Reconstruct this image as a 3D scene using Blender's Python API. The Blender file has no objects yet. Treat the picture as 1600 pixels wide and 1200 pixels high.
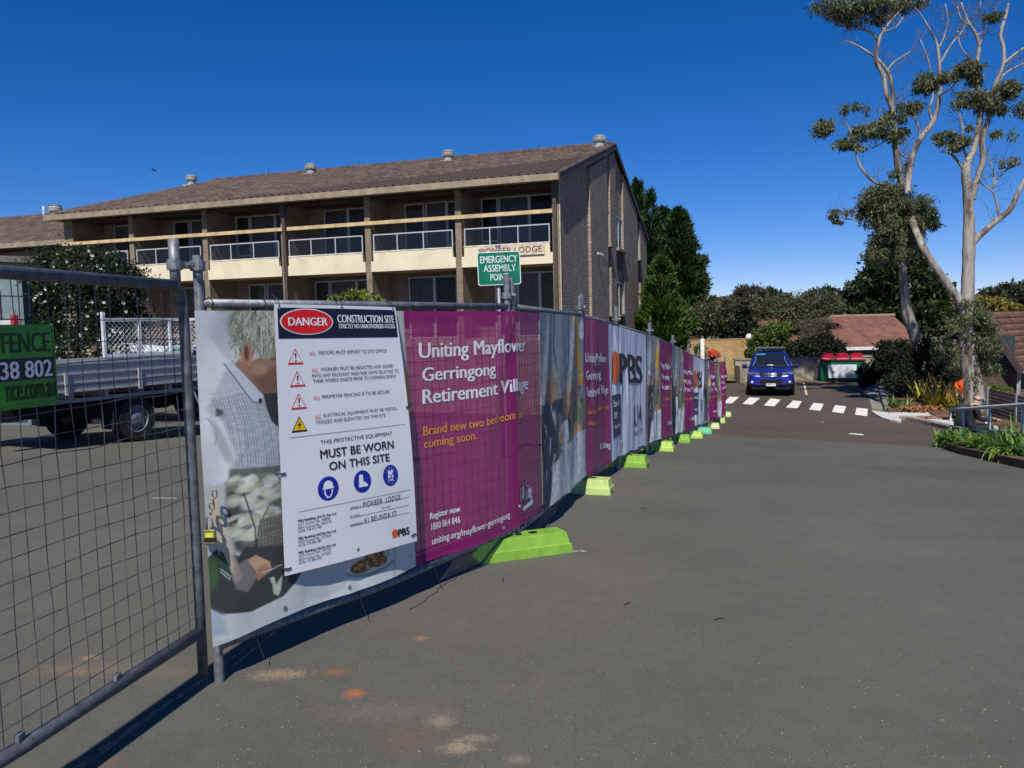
import bpy, math, random
import numpy as np
from mathutils import Vector, Matrix
PI = math.pi
rad = math.radians
random.seed(7)
rng = np.random.default_rng(11)
scene = bpy.context.scene
# ------------------------------------------------------------ camera, sky, sun, exposure
CAM_Z = 1.65
FOC = 1250.0                     # focal length in pixels of the 1600 px wide photograph
PITCH, ROLL = rad(4.2), rad(1.42)
Fv = Vector((0, math.cos(PITCH), -math.sin(PITCH)))
U0 = Vector((0, math.sin(PITCH), math.cos(PITCH)))
R0 = Vector((1, 0, 0))
Rv = R0*math.cos(ROLL) - U0*math.sin(ROLL)
Uv = U0*math.cos(ROLL) + R0*math.sin(ROLL)
CAMP = Vector((0, 0, CAM_Z))
cd = bpy.data.cameras.new('camera')
cam = bpy.data.objects.new('camera', cd)
scene.collection.objects.link(cam)
M = Matrix((Rv, Uv, -Fv)).transposed().to_4x4()
M.translation = CAMP
cam.matrix_world = M
cd.sensor_width = 36.0
cd.lens = 36.0*FOC/1600.0
cd.clip_start = 0.05
cd.clip_end = 3000
scene.camera = cam
SUN_AZ, SUN_EL = rad(9.6), rad(50.0)     # shadows run towards +Y, a little to +X
world = bpy.data.worlds.new('World')
scene.world = world
world.use_nodes = True
wn = world.node_tree.nodes; wl = world.node_tree.links
wn.clear()
sky = wn.new('ShaderNodeTexSky'); sky.sky_type = 'NISHITA'; sky.sun_disc = False
sky.sun_elevation = SUN_EL
sky.sun_rotation = PI + SUN_AZ
sky.altitude = 2600; sky.air_density = 1.0; sky.dust_density = 0.1; sky.ozone_density = 4.5
hs = wn.new('ShaderNodeHueSaturation'); hs.inputs['Saturation'].default_value = 1.34; hs.inputs['Value'].default_value = 1.0
bg = wn.new('ShaderNodeBackground'); bg.inputs['Strength'].default_value = 0.08
wo = wn.new('ShaderNodeOutputWorld')
tint = wn.new('ShaderNodeMixRGB'); tint.blend_type = 'MULTIPLY'; tint.inputs[0].default_value = 1; tint.inputs[2].default_value = (.95, .86, 1.09, 1)
wl.new(sky.outputs[0], hs.inputs['Color']); wl.new(hs.outputs[0], tint.inputs[1]); wl.new(tint.outputs[0], bg.inputs[0]); wl.new(bg.outputs[0], wo.inputs[0])
sd = bpy.data.lights.new('sun', 'SUN'); sd.energy = 4.8; sd.angle = rad(0.53); sd.color = (1.0, 0.955, 0.87)
sun = bpy.data.objects.new('sun', sd); scene.collection.objects.link(sun)
to_sun = Vector((-math.sin(SUN_AZ)*math.cos(SUN_EL), -math.cos(SUN_AZ)*math.cos(SUN_EL), math.sin(SUN_EL)))
sun.rotation_euler = to_sun.to_track_quat('Z', 'Y').to_euler()
sun.location = (0, 0, 30)
vs = scene.view_settings
vs.view_transform = 'Standard'; vs.look = 'None'; vs.exposure = 0.25; vs.gamma = 1.0; vs.use_curve_mapping = False
scene.render.engine = 'CYCLES'
scene.cycles.transparent_max_bounces = 16
scene.cycles.max_bounces = 6
# ------------------------------------------------------------ terrain height and photo-to-place helpers
_gs = [-60, 6.5, 8.4, 10.4, 13.2, 16.25, 19.2, 21.6, 24.2, 26.7, 29.5, 34, 60, 400]
_gz = [0.02, 0.0, -.04, -.15, -.33, -.58, -.84, -1.02, -1.21, -1.36, -1.47, -1.5, -1.55, -1.8]
def gz(x, y):
    s = y + 0.6*x
    a = 0.0
    for k, w in ((-1.2, .25), (0, .5), (1.2, .25)):
        a += w*float(np.interp(s+k, _gs, _gz))
    return a
def ray(px, py):
    return Fv + Rv*((px-800)/FOC) - Uv*((py-600)/FOC)
def at(px, py, Y):
    d = ray(px, py)
    return CAMP + d*(Y/d.y)
def onz(px, py, z):
    d = ray(px, py)
    return CAMP + d*((z-CAM_Z)/d.z)
def G(px, py, lift=0.0):
    d = ray(px, py); t = 1.0
    while t < 300:
        p = CAMP + d*t
        if p.z <= gz(p.x, p.y) + lift: break
        t += 0.25
    lo, hi = t-0.25, t
    for _ in range(20):
        m = (lo+hi)/2; p = CAMP + d*m
        if p.z <= gz(p.x, p.y)+lift: hi = m
        else: lo = m
    return CAMP + d*hi
# ------------------------------------------------------------ materials
def srgb(r, g, b):
    f = lambda c: (c/255/12.92) if c/255 <= .04045 else ((c/255+.055)/1.055)**2.4
    return (f(r), f(g), f(b))
MATS = {}
def mat(name, col=(.3, .3, .3), rough=.6, metal=0.0, var=0.12, scale=6.0, bump=0.0, bscale=60.0, col2=None, spec=.4, island=0.0, trans=0.0, alpha=1.0, coat=0.0, dirt=None, dscale=2.0):
    """procedural material: base colour varied by two noises, optional relief, optional per-leaf variation"""
    if name in MATS: return MATS[name]
    m = bpy.data.materials.new(name); m.use_nodes = True
    nt = m.node_tree; n = nt.nodes; l = nt.links
    b = n['Principled BSDF']
    b.inputs['Roughness'].default_value = rough; b.inputs['Metallic'].default_value = metal
    b.inputs['Specular IOR Level'].default_value = spec
    b.inputs['Coat Weight'].default_value = coat
    tc = n.new('ShaderNodeTexCoord')
    no = n.new('ShaderNodeTexNoise'); no.inputs['Scale'].default_value = scale; no.inputs['Detail'].default_value = 6
    l.new(tc.outputs['Object'], no.inputs['Vector'])
    c2 = col2 if col2 else tuple(c*(1-var*2.2) for c in col)
    c1 = col if col2 else tuple(min(1, c*(1+var)) for c in col)
    r = n.new('ShaderNodeValToRGB'); r.color_ramp.elements[0].position = .33; r.color_ramp.elements[1].position = .67
    r.color_ramp.elements[0].color = (*c2, 1); r.color_ramp.elements[1].color = (*c1, 1)
    l.new(no.outputs['Fac'], r.inputs[0])
    out = r.outputs[0]
    if dirt:
        n3 = n.new('ShaderNodeTexNoise'); n3.inputs['Scale'].default_value = dscale; n3.inputs['Detail'].default_value = 8; n3.inputs['Roughness'].default_value = .7
        l.new(tc.outputs['Object'], n3.inputs['Vector'])
        r3 = n.new('ShaderNodeValToRGB'); r3.color_ramp.elements[0].position = .52; r3.color_ramp.elements[1].position = .72
        r3.color_ramp.elements[1].color = (.8, .8, .8, 1)
        l.new(n3.outputs['Fac'], r3.inputs[0])
        mx = n.new('ShaderNodeMixRGB'); l.new(r3.outputs[0], mx.inputs[0]); l.new(out, mx.inputs[1]); mx.inputs[2].default_value = (*dirt, 1)
        out = mx.outputs[0]
    if island:
        ge = n.new('ShaderNodeNewGeometry')
        mr = n.new('ShaderNodeMapRange'); mr.inputs[3].default_value = 1-island; mr.inputs[4].default_value = 1+island
        l.new(ge.outputs['Random Per Island'], mr.inputs[0])
        mm = n.new('ShaderNodeMixRGB'); mm.blend_type = 'MULTIPLY'; mm.inputs[0].default_value = 1
        l.new(out, mm.inputs[1]); l.new(mr.outputs[0], mm.inputs[2]); out = mm.outputs[0]
    l.new(out, b.inputs['Base Color'])
    if bump:
        nb = n.new('ShaderNodeTexNoise'); nb.inputs['Scale'].default_value = bscale; nb.inputs['Detail'].default_value = 4
        l.new(tc.outputs['Object'], nb.inputs['Vector'])
        bp = n.new('ShaderNodeBump'); bp.inputs['Strength'].default_value = bump; bp.inputs['Distance'].default_value = .02
        l.new(nb.outputs['Fac'], bp.inputs['Height']); l.new(bp.outputs[0], b.inputs['Normal'])
    mo = n['Material Output']
    if trans:
        tr = n.new('ShaderNodeBsdfTranslucent'); l.new(out, tr.inputs[0])
        ms = n.new('ShaderNodeMixShader'); ms.inputs[0].default_value = trans
        l.new(b.outputs[0], ms.inputs[1]); l.new(tr.outputs[0], ms.inputs[2]); l.new(ms.outputs[0], mo.inputs[0])
    if alpha < 1:
        tp = n.new('ShaderNodeBsdfTransparent'); ms = n.new('ShaderNodeMixShader'); ms.inputs[0].default_value = alpha
        l.new(tp.outputs[0], ms.inputs[1]); l.new(b.outputs[0], ms.inputs[2]); l.new(ms.outputs[0], mo.inputs[0])
    MATS[name] = m
    return m
def glassy(name, col, alpha, rough=.05):
    return mat(name, col, rough=rough, var=.02, alpha=alpha, spec=.8)
def brickmat(name, c1, c2, mortar, bw=.24, bh=.086, msz=.011, rot=None, rough=.9, squash=0):
    """running-bond brick pattern with relief in wall-local coordinates (u along the wall, v up)"""
    if name in MATS: return MATS[name]
    m = bpy.data.materials.new(name); m.use_nodes = True
    nt = m.node_tree; n = nt.nodes; l = nt.links; b = n['Principled BSDF']; b.inputs['Roughness'].default_value = rough
    b.inputs['Specular IOR Level'].default_value = .2
    tc = n.new('ShaderNodeTexCoord'); sp = n.new('ShaderNodeSeparateXYZ'); l.new(tc.outputs['Object'], sp.inputs[0])
    ad = n.new('ShaderNodeMath'); l.new(sp.outputs[0], ad.inputs[0]); l.new(sp.outputs[1], ad.inputs[1])
    cb = n.new('ShaderNodeCombineXYZ'); l.new(ad.outputs[0], cb.inputs[0]); l.new(sp.outputs[2], cb.inputs[1])
    br = n.new('ShaderNodeTexBrick'); br.inputs['Scale'].default_value = 1
    br.inputs['Brick Width'].default_value = bw; br.inputs['Row Height'].default_value = bh; br.inputs['Mortar Size'].default_value = msz
    br.inputs['Color1'].default_value = (*c1, 1); br.inputs['Color2'].default_value = (*c2, 1); br.inputs['Mortar'].default_value = (*mortar, 1)
    br.inputs['Mortar Smooth'].default_value = .3
    l.new(cb.outputs[0], br.inputs['Vector'])
    no = n.new('ShaderNodeTexNoise'); no.inputs['Scale'].default_value = 1.6; no.inputs['Detail'].default_value = 9; no.inputs['Roughness'].default_value = .75
    l.new(tc.outputs['Object'], no.inputs['Vector'])
    mr = n.new('ShaderNodeMapRange'); mr.inputs[1].default_value = .3; mr.inputs[2].default_value = .7; mr.inputs[3].default_value = .72; mr.inputs[4].default_value = 1.22
    l.new(no.outputs['Fac'], mr.inputs[0])
    mm = n.new('ShaderNodeMixRGB'); mm.blend_type = 'MULTIPLY'; mm.inputs[0].default_value = 1
    l.new(br.outputs['Color'], mm.inputs[1]); l.new(mr.outputs[0], mm.inputs[2]); l.new(mm.outputs[0], b.inputs['Base Color'])
    bp = n.new('ShaderNodeBump'); bp.invert = True; bp.inputs['Strength'].default_value = .9; bp.inputs['Distance'].default_value = .012
    l.new(br.outputs['Fac'], bp.inputs['Height']); l.new(bp.outputs[0], b.inputs['Normal'])
    MATS[name] = m
    return m
# ------------------------------------------------------------ mesh builder
col = scene.collection
WM = {}
class MB:
    def __init__(s): s.v = []; s.f = []; s.m = []
    def add(s, vs, fs, m=0):
        o = len(s.v); s.v.extend(tuple(p) for p in vs)
        for f in fs: s.f.append(tuple(i+o for i in f)); s.m.append(m)
        return s
    def box(s, a, b, m=0, T=None, bev=0):
        x0, y0, z0 = a; x1, y1, z1 = b
        if bev:
            e = bev
            P = []
            for (z, i) in ((z0, e), (z0+e, 0), (z1-e, 0), (z1, e)):
                P += [(x0+i+e*(i == 0)*0, y0+i, z), (x1-i, y0+i, z), (x1-i, y1-i, z), (x0+i, y1-i, z)]
            F = [(3, 2, 1, 0), (12, 13, 14, 15)]
            for k in range(3):
                for j in range(4):
                    q = (j+1) % 4; F.append((k*4+j, k*4+q, k*4+4+q, k*4+4+j))
        else:
            P = [(x0, y0, z0), (x1, y0, z0), (x1, y1, z0), (x0, y1, z0), (x0, y0, z1), (x1, y0, z1), (x1, y1, z1), (x0, y1, z1)]
            F = [(3, 2, 1, 0), (4, 5, 6, 7), (0, 1, 5, 4), (1, 2, 6, 5), (2, 3, 7, 6), (3, 0, 4, 7)]
        if T is not None: P = [T @ Vector(p) for p in P]
        return s.add(P, F, m)
    def obox(s, p0, p1, w, h, m=0, up=(0, 0, 1)):
        """bar from p0 to p1, w wide sideways, h high"""
        p0 = Vector(p0); p1 = Vector(p1); d = (p1-p0).normalized(); up = Vector(up)
        if abs(d.dot(up)) > .99: up = Vector((0, 1, 0))
        sd_ = d.cross(up).normalized()*w/2; u = sd_.cross(d).normalized()*h/2
        P = [p0-sd_-u, p0+sd_-u, p0+sd_+u, p0-sd_+u, p1-sd_-u, p1+sd_-u, p1+sd_+u, p1-sd_+u]
        return s.add(P, [(0, 1, 2, 3), (7, 6, 5, 4), (0, 4, 5, 1), (1, 5, 6, 2), (2, 6, 7, 3), (3, 7, 4, 0)], m)
    def tube(s, pts, r, n=8, m=0, cap=True):
        pts = [Vector(p) for p in pts]
        rr = r if hasattr(r, '__len__') else [r]*len(pts)
        V = []; nrm = None
        for i, p in enumerate(pts):
            d = (pts[min(i+1, len(pts)-1)]-pts[max(i-1, 0)])
            if d.length < 1e-9: d = Vector((0, 0, 1))
            d.normalize()
            if nrm is None:
                a = Vector((0, 0, 1)) if abs(d.z) < .9 else Vector((1, 0, 0)); nrm = d.cross(a).normalized()
            else:
                nrm = (nrm-d*nrm.dot(d))
                nrm = nrm.normalized() if nrm.length > 1e-6 else d.orthogonal().normalized()
            bn = d.cross(nrm)
            for k in range(n):
                t = 2*PI*k/n; V.append(p+(nrm*math.cos(t)+bn*math.sin(t))*rr[i])
        Fc = []
        for i in range(len(pts)-1):
            for k in range(n):
                q = (k+1) % n; Fc.append((i*n+k, i*n+q, (i+1)*n+q, (i+1)*n+k))
        if cap:
            Fc.append(tuple(range(n-1, -1, -1))); Fc.append(tuple((len(pts)-1)*n+k for k in range(n)))
        return s.add(V, Fc, m)
    def lathe(s, prof, c, n=20, m=0, T=None, cap=True):
        """prof: (r, z) pairs; turned about the z axis through c"""
        V = []; Fc = []
        for r, z in prof:
            for k in range(n):
                t = 2*PI*k/n; V.append(Vector((r*math.cos(t), r*math.sin(t), z)))
        for i in range(len(prof)-1):
            for k in range(n):
                q = (k+1) % n; Fc.append((i*n+k, i*n+q, (i+1)*n+q, (i+1)*n+k))
        if cap: Fc.append(tuple(range(n-1, -1, -1))); Fc.append(tuple((len(prof)-1)*n+k for k in range(n)))
        V = [(T @ v if T is not None else v)+Vector(c) for v in V]
        return s.add(V, Fc, m)
    def prism(s, poly, fn, m=0):
        """poly extruded: fn(point2d, 0|1) gives the 3-D place on either side"""
        n = len(poly); V = [fn(p, 0) for p in poly]+[fn(p, 1) for p in poly]
        Fc = [tuple(range(n-1, -1, -1)), tuple(range(n, 2*n))]
        for k in range(n): q = (k+1) % n; Fc.append((k, q, n+q, n+k))
        return s.add(V, Fc, m)
    def loft(s, rings, m=0, close=True, cap=True):
        n = len(rings[0]); V = [p for r in rings for p in r]; Fc = []
        for i in range(len(rings)-1):
            for k in range(n if close else n-1):
                q = (k+1) % n; Fc.append((i*n+k, i*n+q, (i+1)*n+q, (i+1)*n+k))
        if cap:
            Fc.append(tuple(range(n-1, -1, -1))); Fc.append(tuple((len(rings)-1)*n+k for k in range(n)))
        return s.add(V, Fc, m)
    def build(s, name, mats, parent=None, smooth=False, world=True, label=None, bevel=0, sub=0):
        me = bpy.data.meshes.new(name)
        V = s.v
        if parent is not None and world and WM.get(parent.name) is not None:
            Mi = WM[parent.name].inverted(); V = [Mi @ Vector(p) for p in V]
        me.from_pydata([tuple(p) for p in V], [], s.f)
        if not isinstance(mats, (list, tuple)): mats = [mats]
        for x in mats: me.materials.append(x)
        if len(mats) > 1: me.polygons.foreach_set('material_index', s.m)
        if smooth: me.polygons.foreach_set('use_smooth', [True]*len(me.polygons))
        me.update()
        o = bpy.data.objects.new(name, me); col.objects.link(o)
        if parent is not None:
            o.parent = parent; WM[o.name] = WM.get(parent.name)
        if label: o['label'] = label
        if bevel:
            b = o.modifiers.new('bevel', 'BEVEL'); b.width = bevel; b.segments = 2; b.limit_method = 'ANGLE'
        if sub:
            q = o.modifiers.new('sub', 'SUBSURF'); q.levels = sub; q.render_levels = sub
        return o
def thing(name, label, cat, loc=(0, 0, 0), rz=0.0, group=None):
    o = bpy.data.objects.new(name, None); col.objects.link(o)
    o.location = loc; o.rotation_euler = (0, 0, rz); o.empty_display_size = .2
    o['label'] = label; o['category'] = cat
    if group: o['group'] = group
    WM[o.name] = Matrix.Translation(Vector(loc)) @ Matrix.Rotation(rz, 4, 'Z')
    return o
def tag(o, label, cat, group=None):
    o['label'] = label; o['category'] = cat
    if group: o['group'] = group
    return o
def struct(o): o['kind'] = 'structure'; return o
def stuff(o): o['kind'] = 'stuff'; return o
def center(o):
    """puts the origin of a one-mesh thing at its base"""
    me = o.data; n = len(me.vertices); a = np.empty(n*3, np.float32); me.vertices.foreach_get('co', a); a = a.reshape(-1, 3)
    c = np.array([a[:, 0].mean(), a[:, 1].mean(), a[:, 2].min()], np.float32)
    me.vertices.foreach_set('co', (a-c).ravel()); o.location = Vector(o.location)+Vector([float(t) for t in c]); me.update()
    return o
def npmesh(name, verts, quads, mats, parent=None, midx=None, smooth=False, world=True):
    """fast mesh from numpy arrays of verts (n,3) and quads (m,4)"""
    verts = np.asarray(verts, np.float64)
    if parent is not None and world and WM.get(parent.name) is not None:
        Mi = np.array(WM[parent.name].inverted()); verts = verts @ Mi[:3, :3].T + Mi[:3, 3]
    k = quads.shape[1]
    me = bpy.data.meshes.new(name)
    me.vertices.add(len(verts)); me.vertices.foreach_set('co', verts.astype(np.float32).ravel())
    me.loops.add(quads.size); me.loops.foreach_set('vertex_index', quads.astype(np.int32).ravel())
    me.polygons.add(len(quads)); me.polygons.foreach_set('loop_start', np.arange(0, quads.size, k, dtype=np.int32))
    me.polygons.foreach_set('loop_total', np.full(len(quads), k, dtype=np.int32))
    if not isinstance(mats, (list, tuple)): mats = [mats]
    for x in mats: me.materials.append(x)
    if midx is not None: me.polygons.foreach_set('material_index', midx.astype(np.int32))
    if smooth: me.polygons.foreach_set('use_smooth', np.ones(len(quads), bool))
    me.update(calc_edges=True); me.validate()
    o = bpy.data.objects.new(name, me); col.objects.link(o)
    if parent is not None: o.parent = parent; WM[o.name] = WM.get(parent.name)
    return o
def dup_tree(o, parent=None):
    c = o.copy(); col.objects.link(c)
    if parent is not None: c.parent = parent
    WM[c.name] = WM.get(o.name)
    for ch in [x for x in o.children]: dup_tree(ch, c)
    return c
def smoothline(pts, k=4):
    """Catmull-Rom through pts; every point a tuple of numbers"""
    P = [np.array(p, float) for p in pts]
    if len(P) < 3: return P
    out = []
    for i in range(len(P)-1):
        a = P[max(i-1, 0)]; b = P[i]; c = P[i+1]; d = P[min(i+2, len(P)-1)]
        for j in range(k):
            t = j/k
            out.append(.5*((2*b)+(-a+c)*t+(2*a-5*b+4*c-d)*t*t+(-a+3*b-3*c+d)*t**3))
    out.append(P[-1]); return out
# ------------------------------------------------------------ lettering
def glyphs(text, bold=0.0, spacing=1.0, align='LEFT', line=1.0, shear=0):
    cu = bpy.data.curves.new('lettering_source', 'FONT'); cu.body = text; cu.size = 1; cu.offset = 0
    cu.space_character = spacing; cu.align_x = align; cu.space_line = line; cu.resolution_u = 3; cu.fill_mode = 'FRONT'; cu.shear = shear
    o = bpy.data.objects.new('lettering_source', cu); col.objects.link(o)
    dg = bpy.context.evaluated_depsgraph_get(); dg.update()
    me = bpy.data.meshes.new_from_object(o.evaluated_get(dg))
    V = np.array([v.co[:2] for v in me.vertices]); Fc = [tuple(p.vertices) for p in me.polygons]
    bpy.data.objects.remove(o); bpy.data.curves.remove(cu); bpy.data.meshes.remove(me)
    return V, Fc
def split_tris(W, Fc, fn, tol):
    """halves the long edges of flat triangles so that print follows a creased sheet"""
    W = [tuple(w) for w in W]; P = [Vector(fn(*w)) for w in W]; out = []; st = []
    for f in Fc: st += [(f[0], f[k], f[k+1]) for k in range(1, len(f)-1)]
    mid = {}
    while st:
        a, b, c = st.pop(); L = sorted(((P[a]-P[b]).length, a, b, c) if True else 0 for a, b, c in ((a, b, c), (b, c, a), (c, a, b)))[-1]
        if L[0] < tol or len(P) > 9000: out.append((a, b, c)); continue
        _, a, b, c = L; k = (min(a, b), max(a, b))
        if k not in mid:
            w = ((W[a][0]+W[b][0])/2, (W[a][1]+W[b][1])/2); mid[k] = len(W); W.append(w); P.append(Vector(fn(*w)))
        m_ = mid[k]; st += [(a, m_, c), (m_, b, c)]
    return W, out
def letter(mb, text, rect, fn, m=0, bold=0.0, spacing=1.0, align='LEFT', line=1.0, keep=False, shear=0, tol=0):
    """text fitted into rect (x0,y0,x1,y1); fn maps (x,y) to the surface; flat print as thin mesh"""
    V, Fc = glyphs(text, bold, spacing, align, line, shear)
    if len(V) == 0: return
    a = V.min(0); b = V.max(0); s = (b-a); x0, y0, x1, y1 = rect
    W = [(x0+(v[0]-a[0])/s[0]*(x1-x0), y0+(v[1]-a[1])/s[1]*(y1-y0)) for v in V]
    if tol: W, Fc = split_tris(W, Fc, fn, tol)
    if bold <= 0: mb.add([fn(*w) for w in W], Fc, m); return
    c_ = ((x0+x1)/2, (y0+y1)/2); e = (x1-x0)*.02; p0 = Vector(fn(*c_)); nn = (Vector(fn(c_[0]+e, c_[1]))-p0).cross(Vector(fn(c_[0], c_[1]+(y1-y0)*.1))-p0).normalized()
    if nn.dot(CAMP-p0) < 0: nn = -nn
    for k, dx in enumerate((0, -bold*.9, bold*.9)):      # heavier weight: the outline struck three times
        dw = dx/s[0]*(x1-x0); mb.add([Vector(fn(w[0]+dw, w[1]))+nn*.0005*k for w in W], Fc, m)
# ------------------------------------------------------------ leaves
def leaves(clumps, size, aspect=.45, droop=0.0, sub=14, spread=.35, seed=1, shell=.5):
    """clumps: (x,y,z,rx,ry,rz,n). leaf quads gathered in sprays inside each ellipsoid"""
    r = np.random.default_rng(seed); C = []; 
    for (x, y, z, rx, ry, rz, n) in clumps:
        ns = max(3, int(sub*(1+n/900)))
        d = r.normal(size=(ns, 3)); d /= np.linalg.norm(d, axis=1)[:, None]
        rr = (shell+(1-shell)*r.random((ns, 1)))**(1/1.5)
        cs = d*rr
        idx = r.integers(0, ns, n)
        w = .55+.9*r.random(ns)
        p = cs[idx]*.86+r.normal(size=(n, 3))*spread*w[idx][:, None]*.55
        C.append(p*np.array([rx, ry, rz])+np.array([x, y, z]))
    P = np.vstack(C); n = len(P)
    a = r.normal(size=(n, 3)); a[:, 2] -= droop*1.6; a /= np.linalg.norm(a, axis=1)[:, None]
    b = r.normal(size=(n, 3)); b -= a*(a*b).sum(1)[:, None]; b /= np.linalg.norm(b, axis=1)[:, None]
    sz = size*(.6+.8*r.random((n, 1)))
    a = a*sz; b = b*sz*aspect*.5
    V = np.stack([P, P+a*.45+b, P+a, P+a*.45-b], 1).reshape(-1, 3)
    return V, np.arange(4*n).reshape(-1, 4)
def pxclump(px, py, rx, ry, Y, n, depth=None):
    """a clump seen at px,py in the photograph, standing at distance Y"""
    p = at(px, py, Y); k = Y/FOC
    return (p.x, p.y+random.uniform(-.2, .2)*rx*k*2, p.z, rx*k, (depth if depth else rx*k*.9), ry*k, n)
# ------------------------------------------------------------ raster painter for printed pictures (kept as vertex colours)
class Canvas:
    def __init__(s, nu, nv, base=(200, 200, 200)):
        s.nu, s.nv = nu, nv; s.a = np.ones((nv, nu, 3))*np.array(srgb(*base)); 
        s.U, s.V = np.meshgrid(np.linspace(0, 1, nu), np.linspace(0, 1, nv))
    def mixin(s, mask, c):
        s.a = s.a*(1-mask[..., None])+np.array(srgb(*c))*mask[..., None]
    def poly(s, pts, c, soft=.01, op=1.0, asp=1.0):
        soft = max(.0016, soft*.16)
        U, V = s.U, s.V; n = len(pts); ins = np.zeros(U.shape, bool); dm = np.full(U.shape, 9.)
        for i in range(n):
            x0, y0 = pts[i]; x1, y1 = pts[(i+1) % n]
            if y0 != y1:
                cr = ((y0 > V) != (y1 > V)) & (U < (x1-x0)*(V-y0)/(y1-y0)+x0); ins ^= cr
            dx, dy = x1-x0, y1-y0; L = dx*dx+dy*dy+1e-12
            t = np.clip(((U-x0)*dx+(V-y0)*dy)/L, 0, 1)
            dm = np.minimum(dm, np.hypot(U-x0-t*dx, V-y0-t*dy))
        sd_ = np.where(ins, dm, -dm)
        s.mixin(np.clip(sd_/soft*.5+.5, 0, 1)*op, c)
    def ell(s, cx, cy, rx, ry, c, soft=.3, op=1.0, rot=0.0):
        x = s.U-cx; y = s.V-cy; cr, sr = math.cos(rot), math.sin(rot)
        d = np.hypot((x*cr+y*sr)/rx, (-x*sr+y*cr)/ry); soft = soft*.45
        s.mixin(np.clip((1-d)/soft+.5, 0, 1)*op, c)
    def stroke(s, pts, w, c, op=1.0, soft=.5):
        dm = np.full(s.U.shape, 9.)
        for (x0, y0), (x1, y1) in zip(pts[:-1], pts[1:]):
            dx, dy = x1-x0, y1-y0; L = dx*dx+dy*dy+1e-12
            t = np.clip(((s.U-x0)*dx+(s.V-y0)*dy)/L, 0, 1)
            dm = np.minimum(dm, np.hypot(s.U-x0-t*dx, s.V-y0-t*dy))
        s.mixin(np.clip((w-dm)/(w*soft)+.0, 0, 1)*op, c)
    def noise(s, amt, cells=40, seed=3, region=None):
        r = np.random.default_rng(seed); g = r.random((cells+2, cells+2))
        x = s.U*cells; y = s.V*cells; xi = x.astype(int); yi = y.astype(int); fx = x-xi; fy = y-yi
        fx = fx*fx*(3-2*fx); fy = fy*fy*(3-2*fy)
        v = (g[yi, xi]*(1-fx)+g[yi, xi+1]*fx)*(1-fy)+(g[yi+1, xi]*(1-fx)+g[yi+1, xi+1]*fx)*fy
        k = 1+(v-.5)*2*amt
        if region is not None: k = 1+(k-1)*region
        s.a = np.clip(s.a*k[..., None], 0, 1)
def vcolmat(name, rough=.5, alpha_attr=False, bump=.15):
    if name in MATS: return MATS[name]
    m = bpy.data.materials.new(name); m.use_nodes = True; nt = m.node_tree; n = nt.nodes; l = nt.links; b = n['Principled BSDF']
    b.inputs['Roughness'].default_value = rough; b.inputs['Specular IOR Level'].default_value = .3
    at_ = n.new('ShaderNodeVertexColor'); at_.layer_name = 'print'
    tc = n.new('ShaderNodeTexCoord'); no = n.new('ShaderNodeTexNoise'); no.inputs['Scale'].default_value = 9; no.inputs['Detail'].default_value = 7
    l.new(tc.outputs['Object'], no.inputs['Vector'])
    mr = n.new('ShaderNodeMapRange'); mr.inputs[3].default_value = .94; mr.inputs[4].default_value = 1.05; l.new(no.outputs['Fac'], mr.inputs[0])
    mm = n.new('ShaderNodeMixRGB'); mm.blend_type = 'MULTIPLY'; mm.inputs[0].default_value = 1
    l.new(at_.outputs[0], mm.inputs[1]); l.new(mr.outputs[0], mm.inputs[2]); l.new(mm.outputs[0], b.inputs['Base Color'])
    tr = n.new('ShaderNodeBsdfTranslucent'); l.new(mm.outputs[0], tr.inputs[0])
    ms = n.new('ShaderNodeMixShader'); ms.inputs[0].default_value = .18; l.new(b.outputs[0], ms.inputs[1]); l.new(tr.outputs[0], ms.inputs[2])
    tp = n.new('ShaderNodeBsdfTransparent'); m2 = n.new('ShaderNodeMixShader'); l.new(at_.outputs[1], m2.inputs[0])
    l.new(tp.outputs[0], m2.inputs[1]); l.new(ms.outputs[0], m2.inputs[2]); l.new(m2.outputs[0], n['Material Output'].inputs[0])
    bp = n.new('ShaderNodeBump'); bp.inputs['Strength'].default_value = bump; bp.inputs['Distance'].default_value = .01
    l.new(no.outputs['Fac'], bp.inputs['Height']); l.new(bp.outputs[0], b.inputs['Normal'])
    MATS[name] = m; return m
def sheet(name, nu, nv, fn, rgba, material, parent=None):
    """nu x nv sheet: fn(u,v) arrays -> (nv,nu,3); rgba (nv,nu,4) linear stored as the layer 'print'"""
    U, V = np.meshgrid(np.linspace(0, 1, nu), np.linspace(0, 1, nv))
    P = fn(U, V).reshape(-1, 3); i = np.arange(nu*nv).reshape(nv, nu)
    Q = np.stack([i[:-1, :-1], i[1:, :-1], i[1:, 1:], i[:-1, 1:]], -1).reshape(-1, 4)
    o = npmesh(name, P, Q, material, parent, smooth=True)
    ca = o.data.color_attributes.new('print', 'FLOAT_COLOR', 'POINT')
    ca.data.foreach_set('color', rgba.reshape(-1).astype(np.float32))
    return o
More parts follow.
